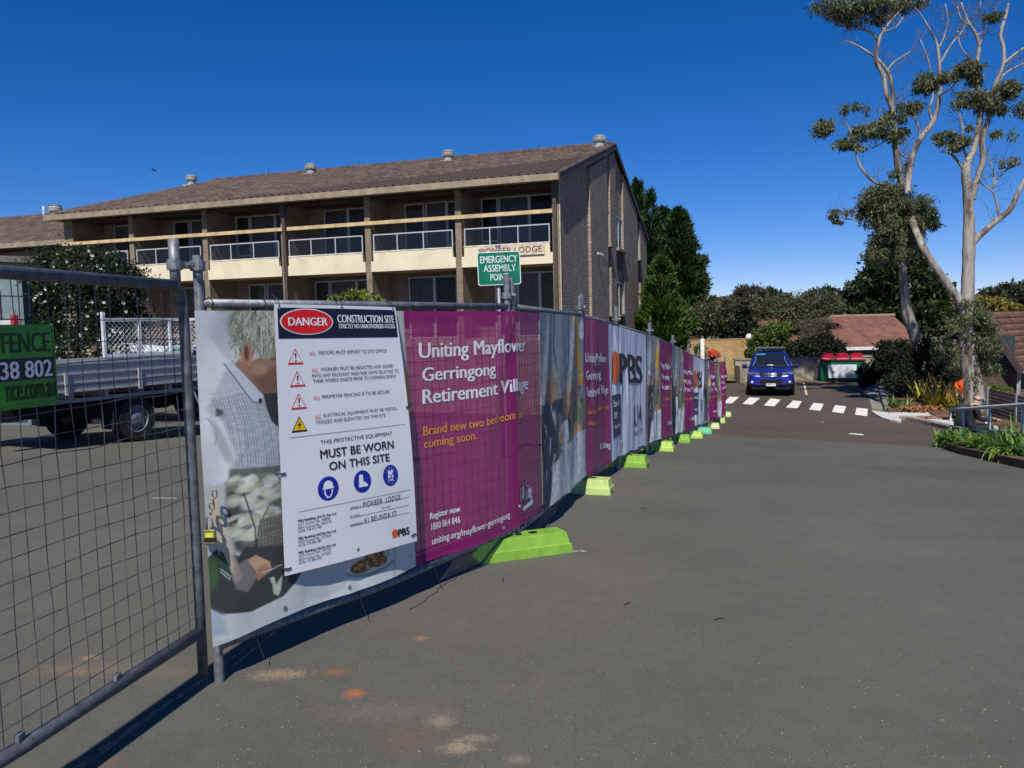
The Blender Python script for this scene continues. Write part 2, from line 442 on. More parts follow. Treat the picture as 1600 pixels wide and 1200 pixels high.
# ------------------------------------------------------------ ground and road surface
def grid_sheet(name, xs, ys, zoff, m, zfn=gz):
    X, Y = np.meshgrid(xs, ys)
    Z = np.array([zfn(float(a), float(b))+zoff for a, b in zip(X.ravel(), Y.ravel())])
    nx, ny = len(xs), len(ys); i = np.arange(nx*ny).reshape(ny, nx)
    Q = np.stack([i[:-1, :-1], i[:-1, 1:], i[1:, 1:], i[1:, :-1]], -1).reshape(-1, 4)
    return struct(npmesh(name, np.stack([X.ravel(), Y.ravel(), Z], 1), Q, m, smooth=True))
def asphalt():
    m = bpy.data.materials.new('asphalt'); m.use_nodes = True; nt = m.node_tree; n = nt.nodes; l = nt.links; b = n['Principled BSDF']
    b.inputs['Roughness'].default_value = .82; b.inputs['Specular IOR Level'].default_value = .35
    tc = n.new('ShaderNodeTexCoord')
    def noise(scale, det=5, rough=.6):
        a = n.new('ShaderNodeTexNoise'); a.inputs['Scale'].default_value = scale; a.inputs['Detail'].default_value = det; a.inputs['Roughness'].default_value = rough
        l.new(tc.outputs['Object'], a.inputs['Vector']); return a.outputs['Fac']
    def rng_(s, a, c, d, e):
        r = n.new('ShaderNodeMapRange'); l.new(s, r.inputs[0]); r.inputs[1].default_value = a; r.inputs[2].default_value = c; r.inputs[3].default_value = d; r.inputs[4].default_value = e; return r.outputs[0]
    def mix(f, a, c, mode='MIX', fac=None):
        x = n.new('ShaderNodeMixRGB'); x.blend_type = mode
        if f is None: x.inputs[0].default_value = 1 if fac is None else fac
        else: l.new(f, x.inputs[0])
        for k, q in ((1, a), (2, c)):
            if isinstance(q, tuple): x.inputs[k].default_value = (*q, 1)
            else: l.new(q, x.inputs[k])
        return x.outputs[0]
    def math_(op, a, c):
        x = n.new('ShaderNodeMath'); x.operation = op
        for k, q in ((0, a), (1, c)):
            if isinstance(q, (int, float)): x.inputs[k].default_value = q
            else: l.new(q, x.inputs[k])
        return x.outputs[0]
    old = (.094, .089, .074); new = (.076, .059, .044)
    # newer seal beyond a straight pavement joint
    A = G(1080, 678); B = G(1440, 697); dx, dy = (B.x-A.x), (B.y-A.y); L = math.hypot(dx, dy); nx_, ny_ = -dy/L, dx/L
    sp = n.new('ShaderNodeSeparateXYZ'); l.new(tc.outputs['Object'], sp.inputs[0])
    dist = math_('ADD', math_('MULTIPLY', sp.outputs[0], nx_), math_('MULTIPLY', sp.outputs[1], ny_))
    dist = math_('SUBTRACT', dist, nx_*A.x+ny_*A.y)
    dist = math_('ADD', dist, rng_(noise(1.3), 0, 1, -.25, .25))
    sgn = rng_(dist, -.25, .25, 0, 1)
    c = mix(sgn, old, new)
    c = mix(None, c, rng_(noise(.55, 6, .65), .3, .7, .86, 1.14), 'MULTIPLY'); c = mix(None, c, rng_(noise(.17, 4, .6), .35, .65, .88, 1.10), 'MULTIPLY')
    c = mix(None, c, rng_(noise(7, 8, .8), .25, .75, .86, 1.14), 'MULTIPLY')
    c = mix(None, c, rng_(noise(150, 3, .9), .3, .7, .62, 1.38), 'MULTIPLY')
    v = n.new('ShaderNodeTexVoronoi'); v.inputs['Scale'].default_value = 75; l.new(tc.outputs['Object'], v.inputs['Vector'])
    fl = n.new('ShaderNodeSeparateXYZ'); l.new(v.outputs['Color'], fl.inputs[0])
    spot = math_('MULTIPLY', rng_(v.outputs['Distance'], .12, .3, 1, 0), math_('GREATER_THAN', fl.outputs[0], .955))
    c = mix(math_('MULTIPLY', spot, .5), c, (.30, .285, .26))
    spot2 = math_('MULTIPLY', rng_(v.outputs['Distance'], .15, .4, 1, 0), math_('LESS_THAN', fl.outputs[0], .12))
    c = mix(math_('MULTIPLY', spot2, .6), c, (.03, .03, .03))
    # sand, paint and rust stains that lie on the seal
    st = [(435, 1054, .16, .035, (.40, .30, .17), .7), (523, 1050, .07, .02, (.36, .10, .03), .85), (553, 1084, .055, .028, (.50, .12, .02), .95),
          (658, 997, .05, .022, (.33, .19, .09), .8), (690, 1127, .07, .035, (.34, .26, .18), .7), (716, 1168, .08, .03, (.40, .31, .20), .8),
          (745, 1154, .08, .02, (.33, .27, .20), .7), (808, 1187, .05, .02, (.33, .27, .20), .6), (640, 1155, .13, .06, (.16, .085, .055), .6),
          (600, 1112, .3, .05, (.2, .165, .14), .45), (130, 1045, .3, .05, (.24, .16, .09), .5), (140, 1028, .06, .02, (.40, .28, .15), .7),
          (250, 1050, .35, .05, (.20, .15, .09), .45), (120, 1050, .06, .02, (.35, .16, .08), .5), (150, 1190, .1, .03, (.32, .10, .05), .6),
          (700, 880, .5, .12, (.15, .12, .095), .45), (650, 935, .6, .3, (.135, .11, .09), .3)]
    wob = noise(26, 8, .85)
    gr = noise(120, 4, .95)
    for (px, py, rx, ry, cc, op) in st:
        p = G(px, py)
        ex = math_('DIVIDE', math_('SUBTRACT', sp.outputs[0], p.x), rx); ey = math_('DIVIDE', math_('SUBTRACT', sp.outputs[1], p.y), ry*2.0)
        d2 = math_('SQRT', math_('ADD', math_('MULTIPLY', ex, ex), math_('MULTIPLY', ey, ey)), 0)
        d2 = math_('ADD', d2, rng_(wob, .3, .7, -.75, .75))
        f = math_('MULTIPLY', rng_(d2, .3, 1.1, 1, 0), op*.8)
        f = math_('MULTIPLY', f, rng_(gr, .38, .56, .1, 1))
        c = mix(f, c, cc)
    l.new(c, b.inputs['Base Color'])
    bp = n.new('ShaderNodeBump'); bp.inputs['Strength'].default_value = .55; bp.inputs['Distance'].default_value = .006
    l.new(noise(110, 4, .8), bp.inputs['Height']); l.new(bp.outputs[0], b.inputs['Normal'])
    return m
M_asph = asphalt()
M_grass = mat('grass_ground', (.10, .13, .04), rough=.95, scale=.7, col2=(.13, .11, .06), bump=.5, bscale=8)
M_dirt = mat('dry_soil', (.17, .11, .07), rough=.95, scale=3, col2=(.09, .06, .04), bump=.6, bscale=20)
M_conc = mat('old_concrete', (.30, .27, .22), rough=.9, scale=2.2, col2=(.17, .15, .12), bump=.3, bscale=40, dirt=(.05, .045, .04))
M_newconc = mat('pale_new_concrete', (.52, .52, .50), rough=.85, scale=1.5, var=.06, bump=.15, bscale=60, dirt=(.38, .36, .33), dscale=3)
M_paint = mat('road_paint', (.72, .70, .66), rough=.7, scale=5, var=.06, dirt=(.38, .36, .33), dscale=9)
M_ypaint = mat('pale_yellow_paint', (.60, .52, .33), rough=.7, scale=5, var=.1, dirt=(.2, .18, .15), dscale=8)
M_galv = mat('galvanised_steel', (.27, .29, .31), rough=.55, metal=.55, scale=30, col2=(.14, .15, .165), bump=.12, bscale=90, dirt=(.10, .10, .11), dscale=14)
M_galvd = mat('shaded_galvanised_steel', (.13, .14, .16), rough=.6, metal=.5, scale=24, var=.2, bump=.12, bscale=90)  # darker copy of the galvanised steel: shade on the gate frame is in the colour
M_wire = mat('wire_steel', (.16, .16, .165), rough=.5, metal=.7, scale=9, var=.25, dirt=(.30, .29, .27), dscale=3)
M_black = mat('black_plastic', (.012, .012, .013), rough=.5, var=.1)
grid_sheet('ground', np.concatenate([[-900, -300, -120], np.arange(-60, 62, 3.0), [120, 300, 900]]), np.concatenate([[-60, -20], np.arange(-12, 62, 3.0), [80, 120, 200, 400, 900, 2200]]), -.12, M_grass)
grid_sheet('asphalt_road', np.arange(-36, 30.1, .5), np.arange(-7, 44.1, .5), 0, M_asph)
def flat_patch(name, pts, m, lift=.004, cut=3):
    """thin sheet following the terrain over a convex four-sided outline (world xy)"""
    P = [Vector((p[0], p[1])) for p in pts]; n = 10
    V = []; F_ = []
    for j in range(n+1):
        for i in range(n+1):
            u, v = i/n, j/n
            q = (P[0]*(1-u)+P[1]*u)*(1-v)+(P[3]*(1-u)+P[2]*u)*v
            V.append((q.x, q.y, gz(q.x, q.y)+lift))
    for j in range(n):
        for i in range(n):
            a = j*(n+1)+i; F_.append((a, a+1, a+n+2, a+n+1))
    mb = MB(); mb.add(V, F_); return struct(mb.build(name, m))
# zebra crossing
bl = [(1131, 630), (1160, 631), (1193.5, 633.7), (1228, 637), (1264, 640), (1300, 643.7), (1336, 648)]
tl = [(1140, 620), (1171, 621), (1204, 622.5), (1239, 626), (1271, 629.5), (1305, 633), (1338.5, 637)]
tr = [(1155, 620.5), (1188, 622), (1220, 624.5), (1253, 627), (1287, 631), (1322, 635), (1356, 639)]
br = [(1143.5, 630.5), (1175, 632.5), (1210, 635), (1246, 638), (1282, 642), (1318, 646), (1355, 650.5)]
for a, b_, c, d in zip(bl, br, tr, tl):
    flat_patch('crossing_stripe', [G(*a), G(*b_), G(*c), G(*d)], M_paint)
for pts in ([(1253.5, 593), (1256, 593), (1262, 617), (1258.5, 617)], ):
    flat_patch('parking_line', [G(*p) for p in (pts[3], pts[2], pts[1], pts[0])], M_ypaint)
flat_patch('lane_mark', [G(1325, 678), G(1350, 680.5), G(1348, 678.5), G(1330, 677)], M_paint)
for (px, py, w) in ((890, 862, 60), (255, 779, 42), (1285, 660, 3)):
    flat_patch('paint_scuff', [G(px-w*.5, py+1), G(px+w*.5, py+1), G(px+w*.45, py-1), G(px-w*.3, py-1)], mat('worn_paint', (.30, .30, .29), rough=.8, var=.3, scale=40))
# a hairline crack across the foreground seal
mb = MB(); path = [(640, 953), (655, 945), (668, 934), (684, 925), (695, 914), (712, 905), (724, 896)]
pp = [G(*p) for p in path]
for a, b_ in zip(pp[:-1], pp[1:]):
    mid = (a+b_)/2+Vector((random.uniform(-.02, .02), random.uniform(-.01, .01), 0))
    for q, r in ((a, mid), (mid, b_)): mb.obox(q+Vector((0, 0, .002)), r+Vector((0, 0, .002)), .006, .003)
struct(mb.build('pavement_crack', mat('crack_dark', (.03, .026, .022), rough=.9)))
# ------------------------------------------------------------ temporary fence line
FP = [(-1.42, 3.68), (0.0, 5.69), (.70, 7.97), (1.30, 9.85), (2.08, 12.0), (2.92, 14.45), (3.72, 16.8), (4.44, 19.0), (5.17, 21.1), (5.92, 23.05), (6.66, 24.94)]
FP = [Vector((a, b, gz(a, b))) for a, b in FP]
acc = [0]
for a, b_ in zip(FP[:-1], FP[1:]): acc.append(acc[-1]+(b_-a).length)
def fpt(u, rnd=.12):
    """point on the fence foot line at arc length u and the horizontal normal on the road side"""
    def base(u):
        k = 0
        while k < len(FP)-2 and u > acc[k+1]: k += 1
        t = (u-acc[k])/(acc[k+1]-acc[k]); p = FP[k].lerp(FP[k+1], t); d = (FP[k+1]-FP[k]).normalized(); return p, Vector((d.y, -d.x, 0)).normalized()
    p, n1 = base(u); _, a = base(u-rnd); _, b_ = base(u+rnd)
    return p, (a+b_).normalized()
def u_at(px, z=1.0):
    best = None
    for i in range(0, 2600):
        u = i*.01
        if u > acc[-1]: break
        p, n_ = fpt(u); d = Vector((p.x, p.y, p.z+z))-CAMP
        x = 800+FOC*d.dot(Rv)/d.dot(Fv)
        if best is None or abs(x-px) < best[0]: best = (abs(x-px), u)
    return best[1]
def wire_panel(root, a, b_, zb, zt, step, hstep, fine, r=.0022, wob=.006):
    """welded wires between foot points a and b_, heights zb..zt above the foot"""
    mb = MB(); d = b_-a; L = Vector((d.x, d.y)).length; n_ = 4 if fine else 3
    N = int(L/step)
    for k in range(1, N):
        t = k/N; p = a.lerp(b_, t); seg = 8 if fine else 2
        ph = random.uniform(0, 6)
        pts = [Vector((p.x, p.y, p.z+zb+(zt-zb)*j/seg))+Vector((random.uniform(-1, 1), random.uniform(-1, 1), 0))*wob*(0 < j < seg)*(1 if fine else 0) for j in range(seg+1)]
        mb.tube(pts, r, n_, cap=False)
    Hn = int((zt-zb)/hstep)
    for k in range(1, Hn):
        z = zb+(zt-zb)*k/Hn; seg = 12 if fine else 2
        pts = [a.lerp(b_, j/seg)+Vector((0, 0, z+random.uniform(-1, 1)*wob*(1 if fine else 0)*1.3)) for j in range(seg+1)]
        mb.tube(pts, r, n_, cap=False)
    return mb.build('wire_mesh', M_wire, root)
def clamp(root, p, q, z):
    mb = MB()
    for c in (p, q): mb.lathe([(.027, -.022), (.034, -.022), (.034, .022), (.027, .022)], Vector((c.x, c.y, z)), 12)
    m_ = (p+q)/2; d = (q-p).normalized(); s_ = Vector((d.y, -d.x, 0))
    mb.obox(Vector((m_.x, m_.y, z))-d*.03, Vector((m_.x, m_.y, z))+d*.03, .03, .03)
    mb.tube([Vector((m_.x, m_.y, z))-s_*.05, Vector((m_.x, m_.y, z))+s_*.055], .007, 6)
    mb.lathe([(.014, -.006), (.014, .006)], Vector((m_.x, m_.y, z))+s_*.045, 6, T=s_.to_track_quat('Z', 'Y').to_matrix().to_4x4())
    return mb.build('coupler', M_galv, root, smooth=False)
PR = .0225
ORD = ['first', 'second', 'third', 'fourth', 'fifth', 'sixth', 'seventh', 'eighth', 'ninth', 'tenth']
for i in range(10):
    a, b_ = FP[i], FP[i+1]; d = (b_-a).normalized(); pa = a+d*.035; pb = b_-d*.035
    if i == 0: pa = a.copy()
    lab = ('galvanised temporary fence panel nearest the camera, carrying the white danger board' if i == 0 else
           f'{ORD[i-1]} galvanised temporary fence panel beyond the corner with the large green foot')
    root = thing('mesh_fence', lab, 'fence panel', (a.x, a.y, a.z), group='temporary steel fence panels along the road')
    fine = i < 3; ns = 12 if i < 4 else 8
    for q, zz, ht in ((pa, 0, 2.0+random.uniform(-.02, .03)), (pb, 0, 1.99+random.uniform(-.03, .03))):
        MB().tube([q, q+Vector((0, 0, ht))], PR, ns).build('post', M_galv, root, smooth=False)
    up = Vector((0, 0, 1))
    MB().tube([pa+up*1.785, pb+up*1.785], PR*.92, ns).build('top_rail', M_galv, root, smooth=True)
    zb = .155
    if i == 0:   # bent bottom rail
        pts = [pa+up*.17]+[pa.lerp(pb, t)+up*z for t, z in ((.06, .17), (.2, .165), (.45, .15), (.7, .165), (.9, .18))]+[pb+up*.18]
        MB().tube(smoothline([tuple(p) for p in pts], 3), PR*.9, 12).build('bottom_rail', M_galv, root, smooth=True)
    else:
        MB().tube([pa+up*zb, pb+up*zb], PR*.9, ns).build('bottom_rail', M_galv, root, smooth=True)
    wire_panel(root, pa, pb, zb, 1.785, .075, .085, fine)
    if i < 9:
        d2 = (FP[i+2]-FP[i+1]).normalized(); clamp(root, pb, b_+d2*.035, b_.z+1.86)
        if i < 5: clamp(root, pb, b_+d2*.035, b_.z+.35)
# ------------------------------------------------------------ the open gate panel on the left
GA = Vector((-1.475, 3.63, 0)); gaz = rad(13.2); gd = Vector((-math.sin(gaz), -math.cos(gaz), 0)); GB = GA+gd*2.4
gate = thing('mesh_gate', 'bare galvanised mesh gate panel at the left edge, standing across the car park entry', 'fence panel', GA)
up = Vector((0, 0, 1))
# round-cornered frame of one pipe
def arc_frame(zt, zb, r=.07):
    pts = [GA+up*zb]
    pts += [GA+up*(zb+(zt-r-zb)*t) for t in (.25, .5, .75, 1)]
    for k in range(1, 5):
        t = k/4*PI/2; pts.append(GA+gd*(r-r*math.cos(t))+up*(zt-r+r*math.sin(t)))
    return pts
zt, zbm = 1.865, .265
MB().tube(arc_frame(zt, .06), PR*1.03, 16).build('post', M_galvd, gate, smooth=True)
MB().tube([GA+gd*.06+up*zt, GB+up*(zt+.012)], PR*1.06, 16).build('top_rail', M_galvd, gate, smooth=True)
MB().tube([GA+up*(zbm+.0), GA+gd*1.0+up*(zbm-.012), GB+up*(zbm+.004)], PR*1.2, 16).build('bottom_rail', M_galvd, gate, smooth=True)
MB().tube([GB+up*.02, GB+up*2.05], PR, 12).build('post', M_galvd, gate, smooth=True)
stub = GA+gd*.045
MB().tube([stub+up*(zt-.02), stub+up*2.07], PR*1.02, 16).build('post_top', M_galv, gate, smooth=True)
wire_panel(gate, GA, GB, zbm, zt, .0755, .079, True, r=.0019, wob=.006)
clamp(gate, Vector((stub.x, stub.y, 0)), FP[0], 1.955)
for t in (.55, 1.02): MB().box((-.008, -.02, -.008), (.008, .018, .02), T=Matrix.Translation(GA+gd*t+up*(zbm+.02))).build('wire_clip', M_galv, gate)
# green hire sign on the gate
M_sgreen = mat('sign_green', srgb(52, 140, 28), rough=.35, var=.04, spec=.5)
M_snavy = mat('sign_navy', srgb(14, 22, 34), rough=.35, var=.04)
M_swhite = mat('sign_white', (.66, .68, .72), rough=.4, var=.03)
nrm_g = Vector((gd.y, -gd.x, 0)); nrm_g = nrm_g if nrm_g.dot(CAMP-GA) > 0 else -nrm_g
def gate_u(px):
    d = ray(px, 560); best = min(((abs((GA+gd*(k*.005)-CAMP).x/((GA+gd*(k*.005)-CAMP).y)-d.x/d.y)), k*.005) for k in range(1, 470)); return best[1]
g0 = gate_u(82); 
def gp(x, y, off=.012): return GA+gd*(g0+x)+up*y+nrm_g*off
zT = at(82, 507, (GA+gd*g0).y).z; zB = at(82, 631, (GA+gd*g0).y).z
sg = thing('hire_sign', 'green fence hire sign with a phone number, tied on the mesh gate at left', 'sign', gp(.4, zB))
W = .60
mb = MB(); mb.prism([(0, zB), (W, zB), (W, zT), (0, zT)], lambda p, s: gp(p[0], p[1], .010+.004*s)); mb.build('sign_plate', M_sgreen, sg)
Hs = zT-zB
def gtext(name, text, xr, xl, y0, y1, m, bold=.03, off=.0165):
    mb = MB(); letter(mb, text, (xl, y0, xr, y1), lambda x, y: gp(x, zB+y*Hs, off), bold=bold); return mb.build(name, m, sg)
k = lambda px: gate_u(px)-g0
mb = MB(); mb.prism([(.012, zB+Hs*.335), (W, zB+Hs*.335), (W, zB+Hs*.60), (.012, zB+Hs*.60)], lambda p, s: gp(p[0], p[1], .0145+.001*s)); mb.build('number_band', M_snavy, sg)
gtext('lettering', 'FENCE', k(73), k(-1), .665, .905, M_snavy, .02)
gtext('lettering', '38 802', k(73), k(-8), .36, .565, M_swhite, .03, .0175)
gtext('lettering', 'nce.com.au', k(79), k(0), .10, .28, M_snavy, .014)
mb = MB()
for (x0, y0, x1, y1) in ((.008, .05, W, .055), (.008, .955, W, .96), (.008, .05, .0105, .96)):
    mb.prism([(x0, zB+y0*Hs), (x1, zB+y0*Hs), (x1, zB+y1*Hs), (x0, zB+y1*Hs)], lambda p, s: gp(p[0], p[1], .0143+.0006*s))
mb.build('border_line', M_snavy, sg)
# chain and padlock between the gate and the first panel
ch = thing('lock_chain', 'rusty steel chain hanging where the gate meets the first fence panel', 'chain', at(335, 800, 3.6))
mb = MB(); c0 = at(338, 768, 3.66)+Vector((.01, -.05, 0)); 
for kk in range(4):
    c = c0+Vector((-.006*kk, -.004*kk, -.028*kk)); ring = []
    for j in range(9):
        t = 2*PI*j/8; v = Vector((math.cos(t)*.011, 0, math.sin(t)*.019)); v.rotate(Matrix.Rotation(kk*PI/2+.3, 3, 'Z')); ring.append(c+v)
    MB().tube(ring, .0036, 6, cap=False).build('link', mat('chain_steel', (.30, .27, .23), rough=.4, metal=.8, scale=40, var=.3), ch, smooth=True)
M_brass = mat('padlock_brass', (.45, .36, .20), rough=.35, metal=.8, scale=30, var=.2)
pk = thing('padlock', 'small brass and black padlock hanging from the gate chain', 'padlock', c0+Vector((-.03, -.02, -.2)))
pb_ = c0+Vector((-.022, -.02, -.115))
mb = MB(); mb.tube([pb_+Vector((-.013, 0, -.05)), pb_+Vector((-.013, 0, 0)), pb_+Vector((-.006, 0, .016)), pb_+Vector((.006, 0, .016)), pb_+Vector((.013, 0, 0)), pb_+Vector((.013, 0, -.05))], .005, 8); mb.build('shackle', M_galv, pk, smooth=True)
MB().box(tuple(pb_+Vector((-.024, -.011, -.115))), tuple(pb_+Vector((.024, .011, -.045))), bev=.004).build('lock_body', M_brass, pk)
MB().box(tuple(pb_+Vector((-.025, -.0125, -.10))), tuple(pb_+Vector((.025, .0125, -.082)))).build('bumper_band', M_black, pk)
MB().box(tuple(pb_+Vector((-.018, -.0135, -.079))), tuple(pb_+Vector((.018, -.0105, -.058)))).build('label_plate', mat('acid_yellow', (.55, .60, .03), rough=.5), pk)
# ------------------------------------------------------------ printed banners
VM = vcolmat('banner_print', rough=.42, bump=.03)
PURPLE = (150, 30, 110)
class Banner:
    def __init__(s, u0, u1, zt=1.75, zb=.20, amp=.02, seed=1, fold=1.0, waves=None):
        s.u0, s.u1, s.zt, s.zb, s.amp, s.fold = u0, u1, zt, zb, amp, fold
        r = random.Random(seed); s.w = [(r.uniform(4, 9), r.uniform(0, 6.3), r.uniform(-1.2, 1.2), r.uniform(.5, 1)), (r.uniform(11, 19), r.uniform(0, 6.3), r.uniform(-2.5, 2.5), r.uniform(.25, .5)), (r.uniform(24, 34), r.uniform(0, 6.3), r.uniform(-3, 3), r.uniform(.05, .16))]
        s.r = [(r.uniform(0, 1), r.uniform(.1, .9), r.uniform(.03, .07), r.uniform(-.6, .6), r.uniform(-1, 1)) for _ in range(int(6*fold))]
    def off(s, U, V):
        u = U*(s.u1-s.u0); o = 0
        for f, p, k, a in s.w: o = o+a*np.sin(f*u*1.0+p+k*V*2.5)
        grip = .25+.75*np.clip(V*2.2, 0, 1)
        o = s.amp*o*grip
        for (cu, cv, w, sl, a) in s.r:      # sharper drapes running from ties
            d = (U-cu)*(s.u1-s.u0)-sl*(V-cv)*1.2
            o = o+s.amp*1.3*a*np.exp(-(d/w)**2)*np.exp(-((V-cv)/.35)**2)
        return o
    def __call__(s, U, V, lift=0.0):
        U = np.asarray(U, float); V = np.asarray(V, float); o = s.off(U, V)
        o = np.maximum(o+s.amp*1.2+.034, .036)+lift
        out = np.empty(U.shape+(3,)); fl = out.reshape(-1, 3)
        sag = .03*np.sin(U*PI*3)**2*s.fold
        for k, (uu, vv, oo, sg_) in enumerate(zip(U.ravel(), V.ravel(), o.ravel(), np.broadcast_to(sag, U.shape).ravel())):
            p, n_ = cache(s.u0+uu*(s.u1-s.u0))
            fl[k] = (p.x+n_.x*oo, p.y+n_.y*oo, p.z+s.zt+(s.zb+sg_*.5-s.zt)*vv)
        return out
_c = {}
def cache(u):
    k = round(u*2000)
    if k not in _c: _c[k] = fpt(u)
    return _c[k]
def rgba(c, a): 
    out = np.ones((c.nv, c.nu, 4)); out[..., :3] = c.a; out[..., 3] = a; return out
U1 = u_at(834)
b1 = Banner(-.055, U1+.02, amp=.008, seed=5, zb=.195)
def pxuv(px, py, banner=b1, lift=.04):
    """photograph position -> (U,V) on the first banner (plane of the first fence panel)"""
    a = FP[0]; d = (FP[1]-FP[0]); n_ = Vector((d.y, -d.x, 0)).normalized(); r = ray(px, py)
    t = (a+n_*lift-CAMP).dot(n_)/r.dot(n_); p = CAMP+r*t
    u = (p-a).dot(d.normalized()); return ((u-banner.u0)/(banner.u1-banner.u0), (banner.zt-p.z)/(banner.zt-banner.zb))
c = Canvas(620, 330, (205, 210, 205))
pu = lambda *pts: [pxuv(*p) for p in pts]
def el(px, py, rx, ry, colr, soft=.4, op=1.0, rot=0):
    a = pxuv(px, py); b_ = pxuv(px+rx, py); d_ = pxuv(px, py+ry); c.ell(a[0], a[1], abs(b_[0]-a[0]), abs(d_[1]-a[1]), colr, soft, op, rot)
# picture of a grey haired man at a table, drawn from patches and strokes
XY = lambda *pts: [pxuv(297+x/2.136, 453+y/2.136) for x, y in pts]
def pl(colr, pts, soft=.01, op=1.0): c.poly(XY(*pts), colr, soft, op)
def ee(x, y, rx, ry, colr, soft=.6, op=1.0, rot=0): el(297+x/2.136, 453+y/2.136, rx/2.136, ry/2.136, colr, soft, op, rot)
rr = random.Random(3)
pl((204, 208, 200), [(-60, -20), (300, -20), (300, 700), (-60, 700)]); pl((178, 184, 160), [(20, -20), (300, -20), (300, 60), (140, 70), (20, 50)], .06, .8)
pl((138, 146, 78), [(10, 40), (125, 62), (118, 78), (10, 52)], .03, .8); ee(60, 200, 70, 150, (216, 222, 230), 1.4, .9); ee(112, 150, 40, 80, (158, 170, 178), 1.5, .5)  # the tall pale ellipse is a painted upright sheen
pl((226, 229, 232), [(15, 100), (130, 240), (150, 300), (60, 400), (100, 640), (40, 660), (15, 400)], .03)
pl((196, 202, 208), [(130, 245), (60, 390), (110, 470), (160, 620), (300, 640), (300, 340)], .012)
for k_ in range(26):
    x = 78+k_*9; c.stroke(XY((x, 330+abs(14-k_)*3), (x+34, 460), (x+46, 560), (x+50, 640)), .0016, rr.choice([(122, 138, 152), (150, 160, 168), (108, 122, 134)]), .75)
for k_ in range(16):
    y = 330+k_*20; c.stroke(XY((70+k_*3, y+20), (160, y), (300, y+22)), .0015, (140, 152, 160), .5)
pl((232, 235, 238), [(40, 400), (110, 440), (150, 560), (130, 640), (80, 655), (48, 560)], .03); ee(112, 520, 16, 90, (160, 166, 172), 1.5, .7, -.2); pl((60, 66, 80), [(88, 395), (108, 402), (112, 418), (86, 424)], .01, .9)
c.stroke(XY((60, 430), (92, 470), (86, 520)), .002, (168, 172, 176), .8); c.stroke(XY((150, 600), (190, 520), (180, 440)), .003, (150, 156, 160), .7)
pl((206, 214, 222), [(112, 245), (140, 236), (242, 352), (236, 384), (205, 372)], .006); c.stroke(XY((112, 246), (205, 373), (238, 384)), .0018, (92, 104, 122), .9); c.stroke(XY((140, 238), (243, 352)), .0018, (120, 130, 146), .8)
pl((30, 34, 44), [(242, 350), (262, 330), (300, 335), (300, 470), (268, 440), (250, 390)], .008); ee(232, 372, 7, 9, (28, 38, 60), .5)
pl((158, 116, 92), [(148, 250), (172, 215), (205, 240), (300, 190), (300, 345), (262, 345), (240, 350)], .012)
pl((112, 76, 58), [(205, 300), (260, 262), (300, 250), (300, 340), (262, 345), (240, 348)], .03, .8); ee(232, 268, 26, 20, (182, 138, 110), 1.2, .8); pl((92, 62, 48), [(262, 190), (300, 180), (300, 240), (270, 236)], .02, .8)
ee(190, 212, 22, 46, (172, 118, 92), .4, 1, .1); ee(188, 208, 10, 30, (84, 48, 36), .8, .9); ee(196, 236, 9, 18, (196, 146, 118), .7)
ee(205, 120, 76, 78, (142, 146, 124), .5); ee(250, 140, 40, 88, (164, 168, 148), .6); pl((150, 154, 134), [(205, 170), (280, 150), (280, 225), (240, 232), (214, 205)], .02)
for _ in range(320):
    x = rr.uniform(140, 282); y = rr.uniform(46, 190); L = rr.uniform(20, 62)
    if (x-210)**2/82**2+(y-118)**2/86**2 > 1: continue
    c.stroke(XY((x, y), (x-rr.uniform(-8, 14), y+L*.5), (x-rr.uniform(-4, 20), y+L)), .0009, rr.choice([(196, 198, 180), (92, 96, 76), (216, 218, 206), (70, 74, 56), (128, 134, 108), (168, 172, 150)]), .85)
ee(189, 216, 17, 40, (172, 120, 94), .4, .95, .1); ee(187, 212, 8, 26, (80, 46, 34), .8, .9)
pl((96, 106, 98), [(130, 600), (300, 590), (310, 870), (160, 880), (120, 720)], .02); pl((60, 62, 60), [(120, 640), (160, 640), (170, 860), (150, 880), (118, 780)], .03, .9)
for _ in range(110):
    x = rr.uniform(140, 305); y = rr.uniform(615, 830)
    ee(x, y, rr.uniform(6, 26), rr.uniform(6, 20), rr.choice([(226, 228, 210), (212, 216, 190), (236, 238, 228), (184, 192, 150), (136, 146, 122), (220, 224, 204), (198, 204, 172)]), 1.4, .6, rr.uniform(0, 3))
c.stroke(XY((176, 680), (214, 800), (220, 940)), .0022, (44, 48, 38), .9); c.stroke(XY((262, 715), (226, 790), (214, 900)), .002, (44, 48, 38), .9)
pl((112, 110, 98), [(228, 770), (306, 750), (312, 862), (270, 880), (224, 876)], .008)
for k_ in range(9): c.stroke(XY((226, 775+k_*12), (312, 756+k_*12)), .0012, rr.choice([(66, 70, 58), (150, 150, 134)]), .8)
for k_ in range(8): c.stroke(XY((230+k_*11, 770), (236+k_*10, 876)), .0012, (72, 74, 62), .7)
pl((52, 54, 52), [(52, 900), (90, 860), (160, 890), (180, 860), (320, 858), (380, 960), (330, 1020), (200, 1078), (60, 1085), (48, 1000)], .012)
pl((222, 206, 176), [(66, 690), (92, 700), (110, 760), (128, 860), (152, 950), (120, 950), (88, 860), (70, 780)], .012); pl((196, 178, 160), [(110, 800), (132, 850), (172, 960), (150, 985), (128, 940)], .02, .8)
pl((36, 74, 58), [(96, 868), (112, 880), (138, 950), (126, 992), (94, 930)], .006); c.stroke(XY((98, 930), (132, 958)), .001, (220, 224, 220), .9); c.stroke(XY((98, 940), (130, 968)), .001, (220, 224, 220), .9); ee(70, 950, 22, 50, (60, 104, 50), 1.2, .8)
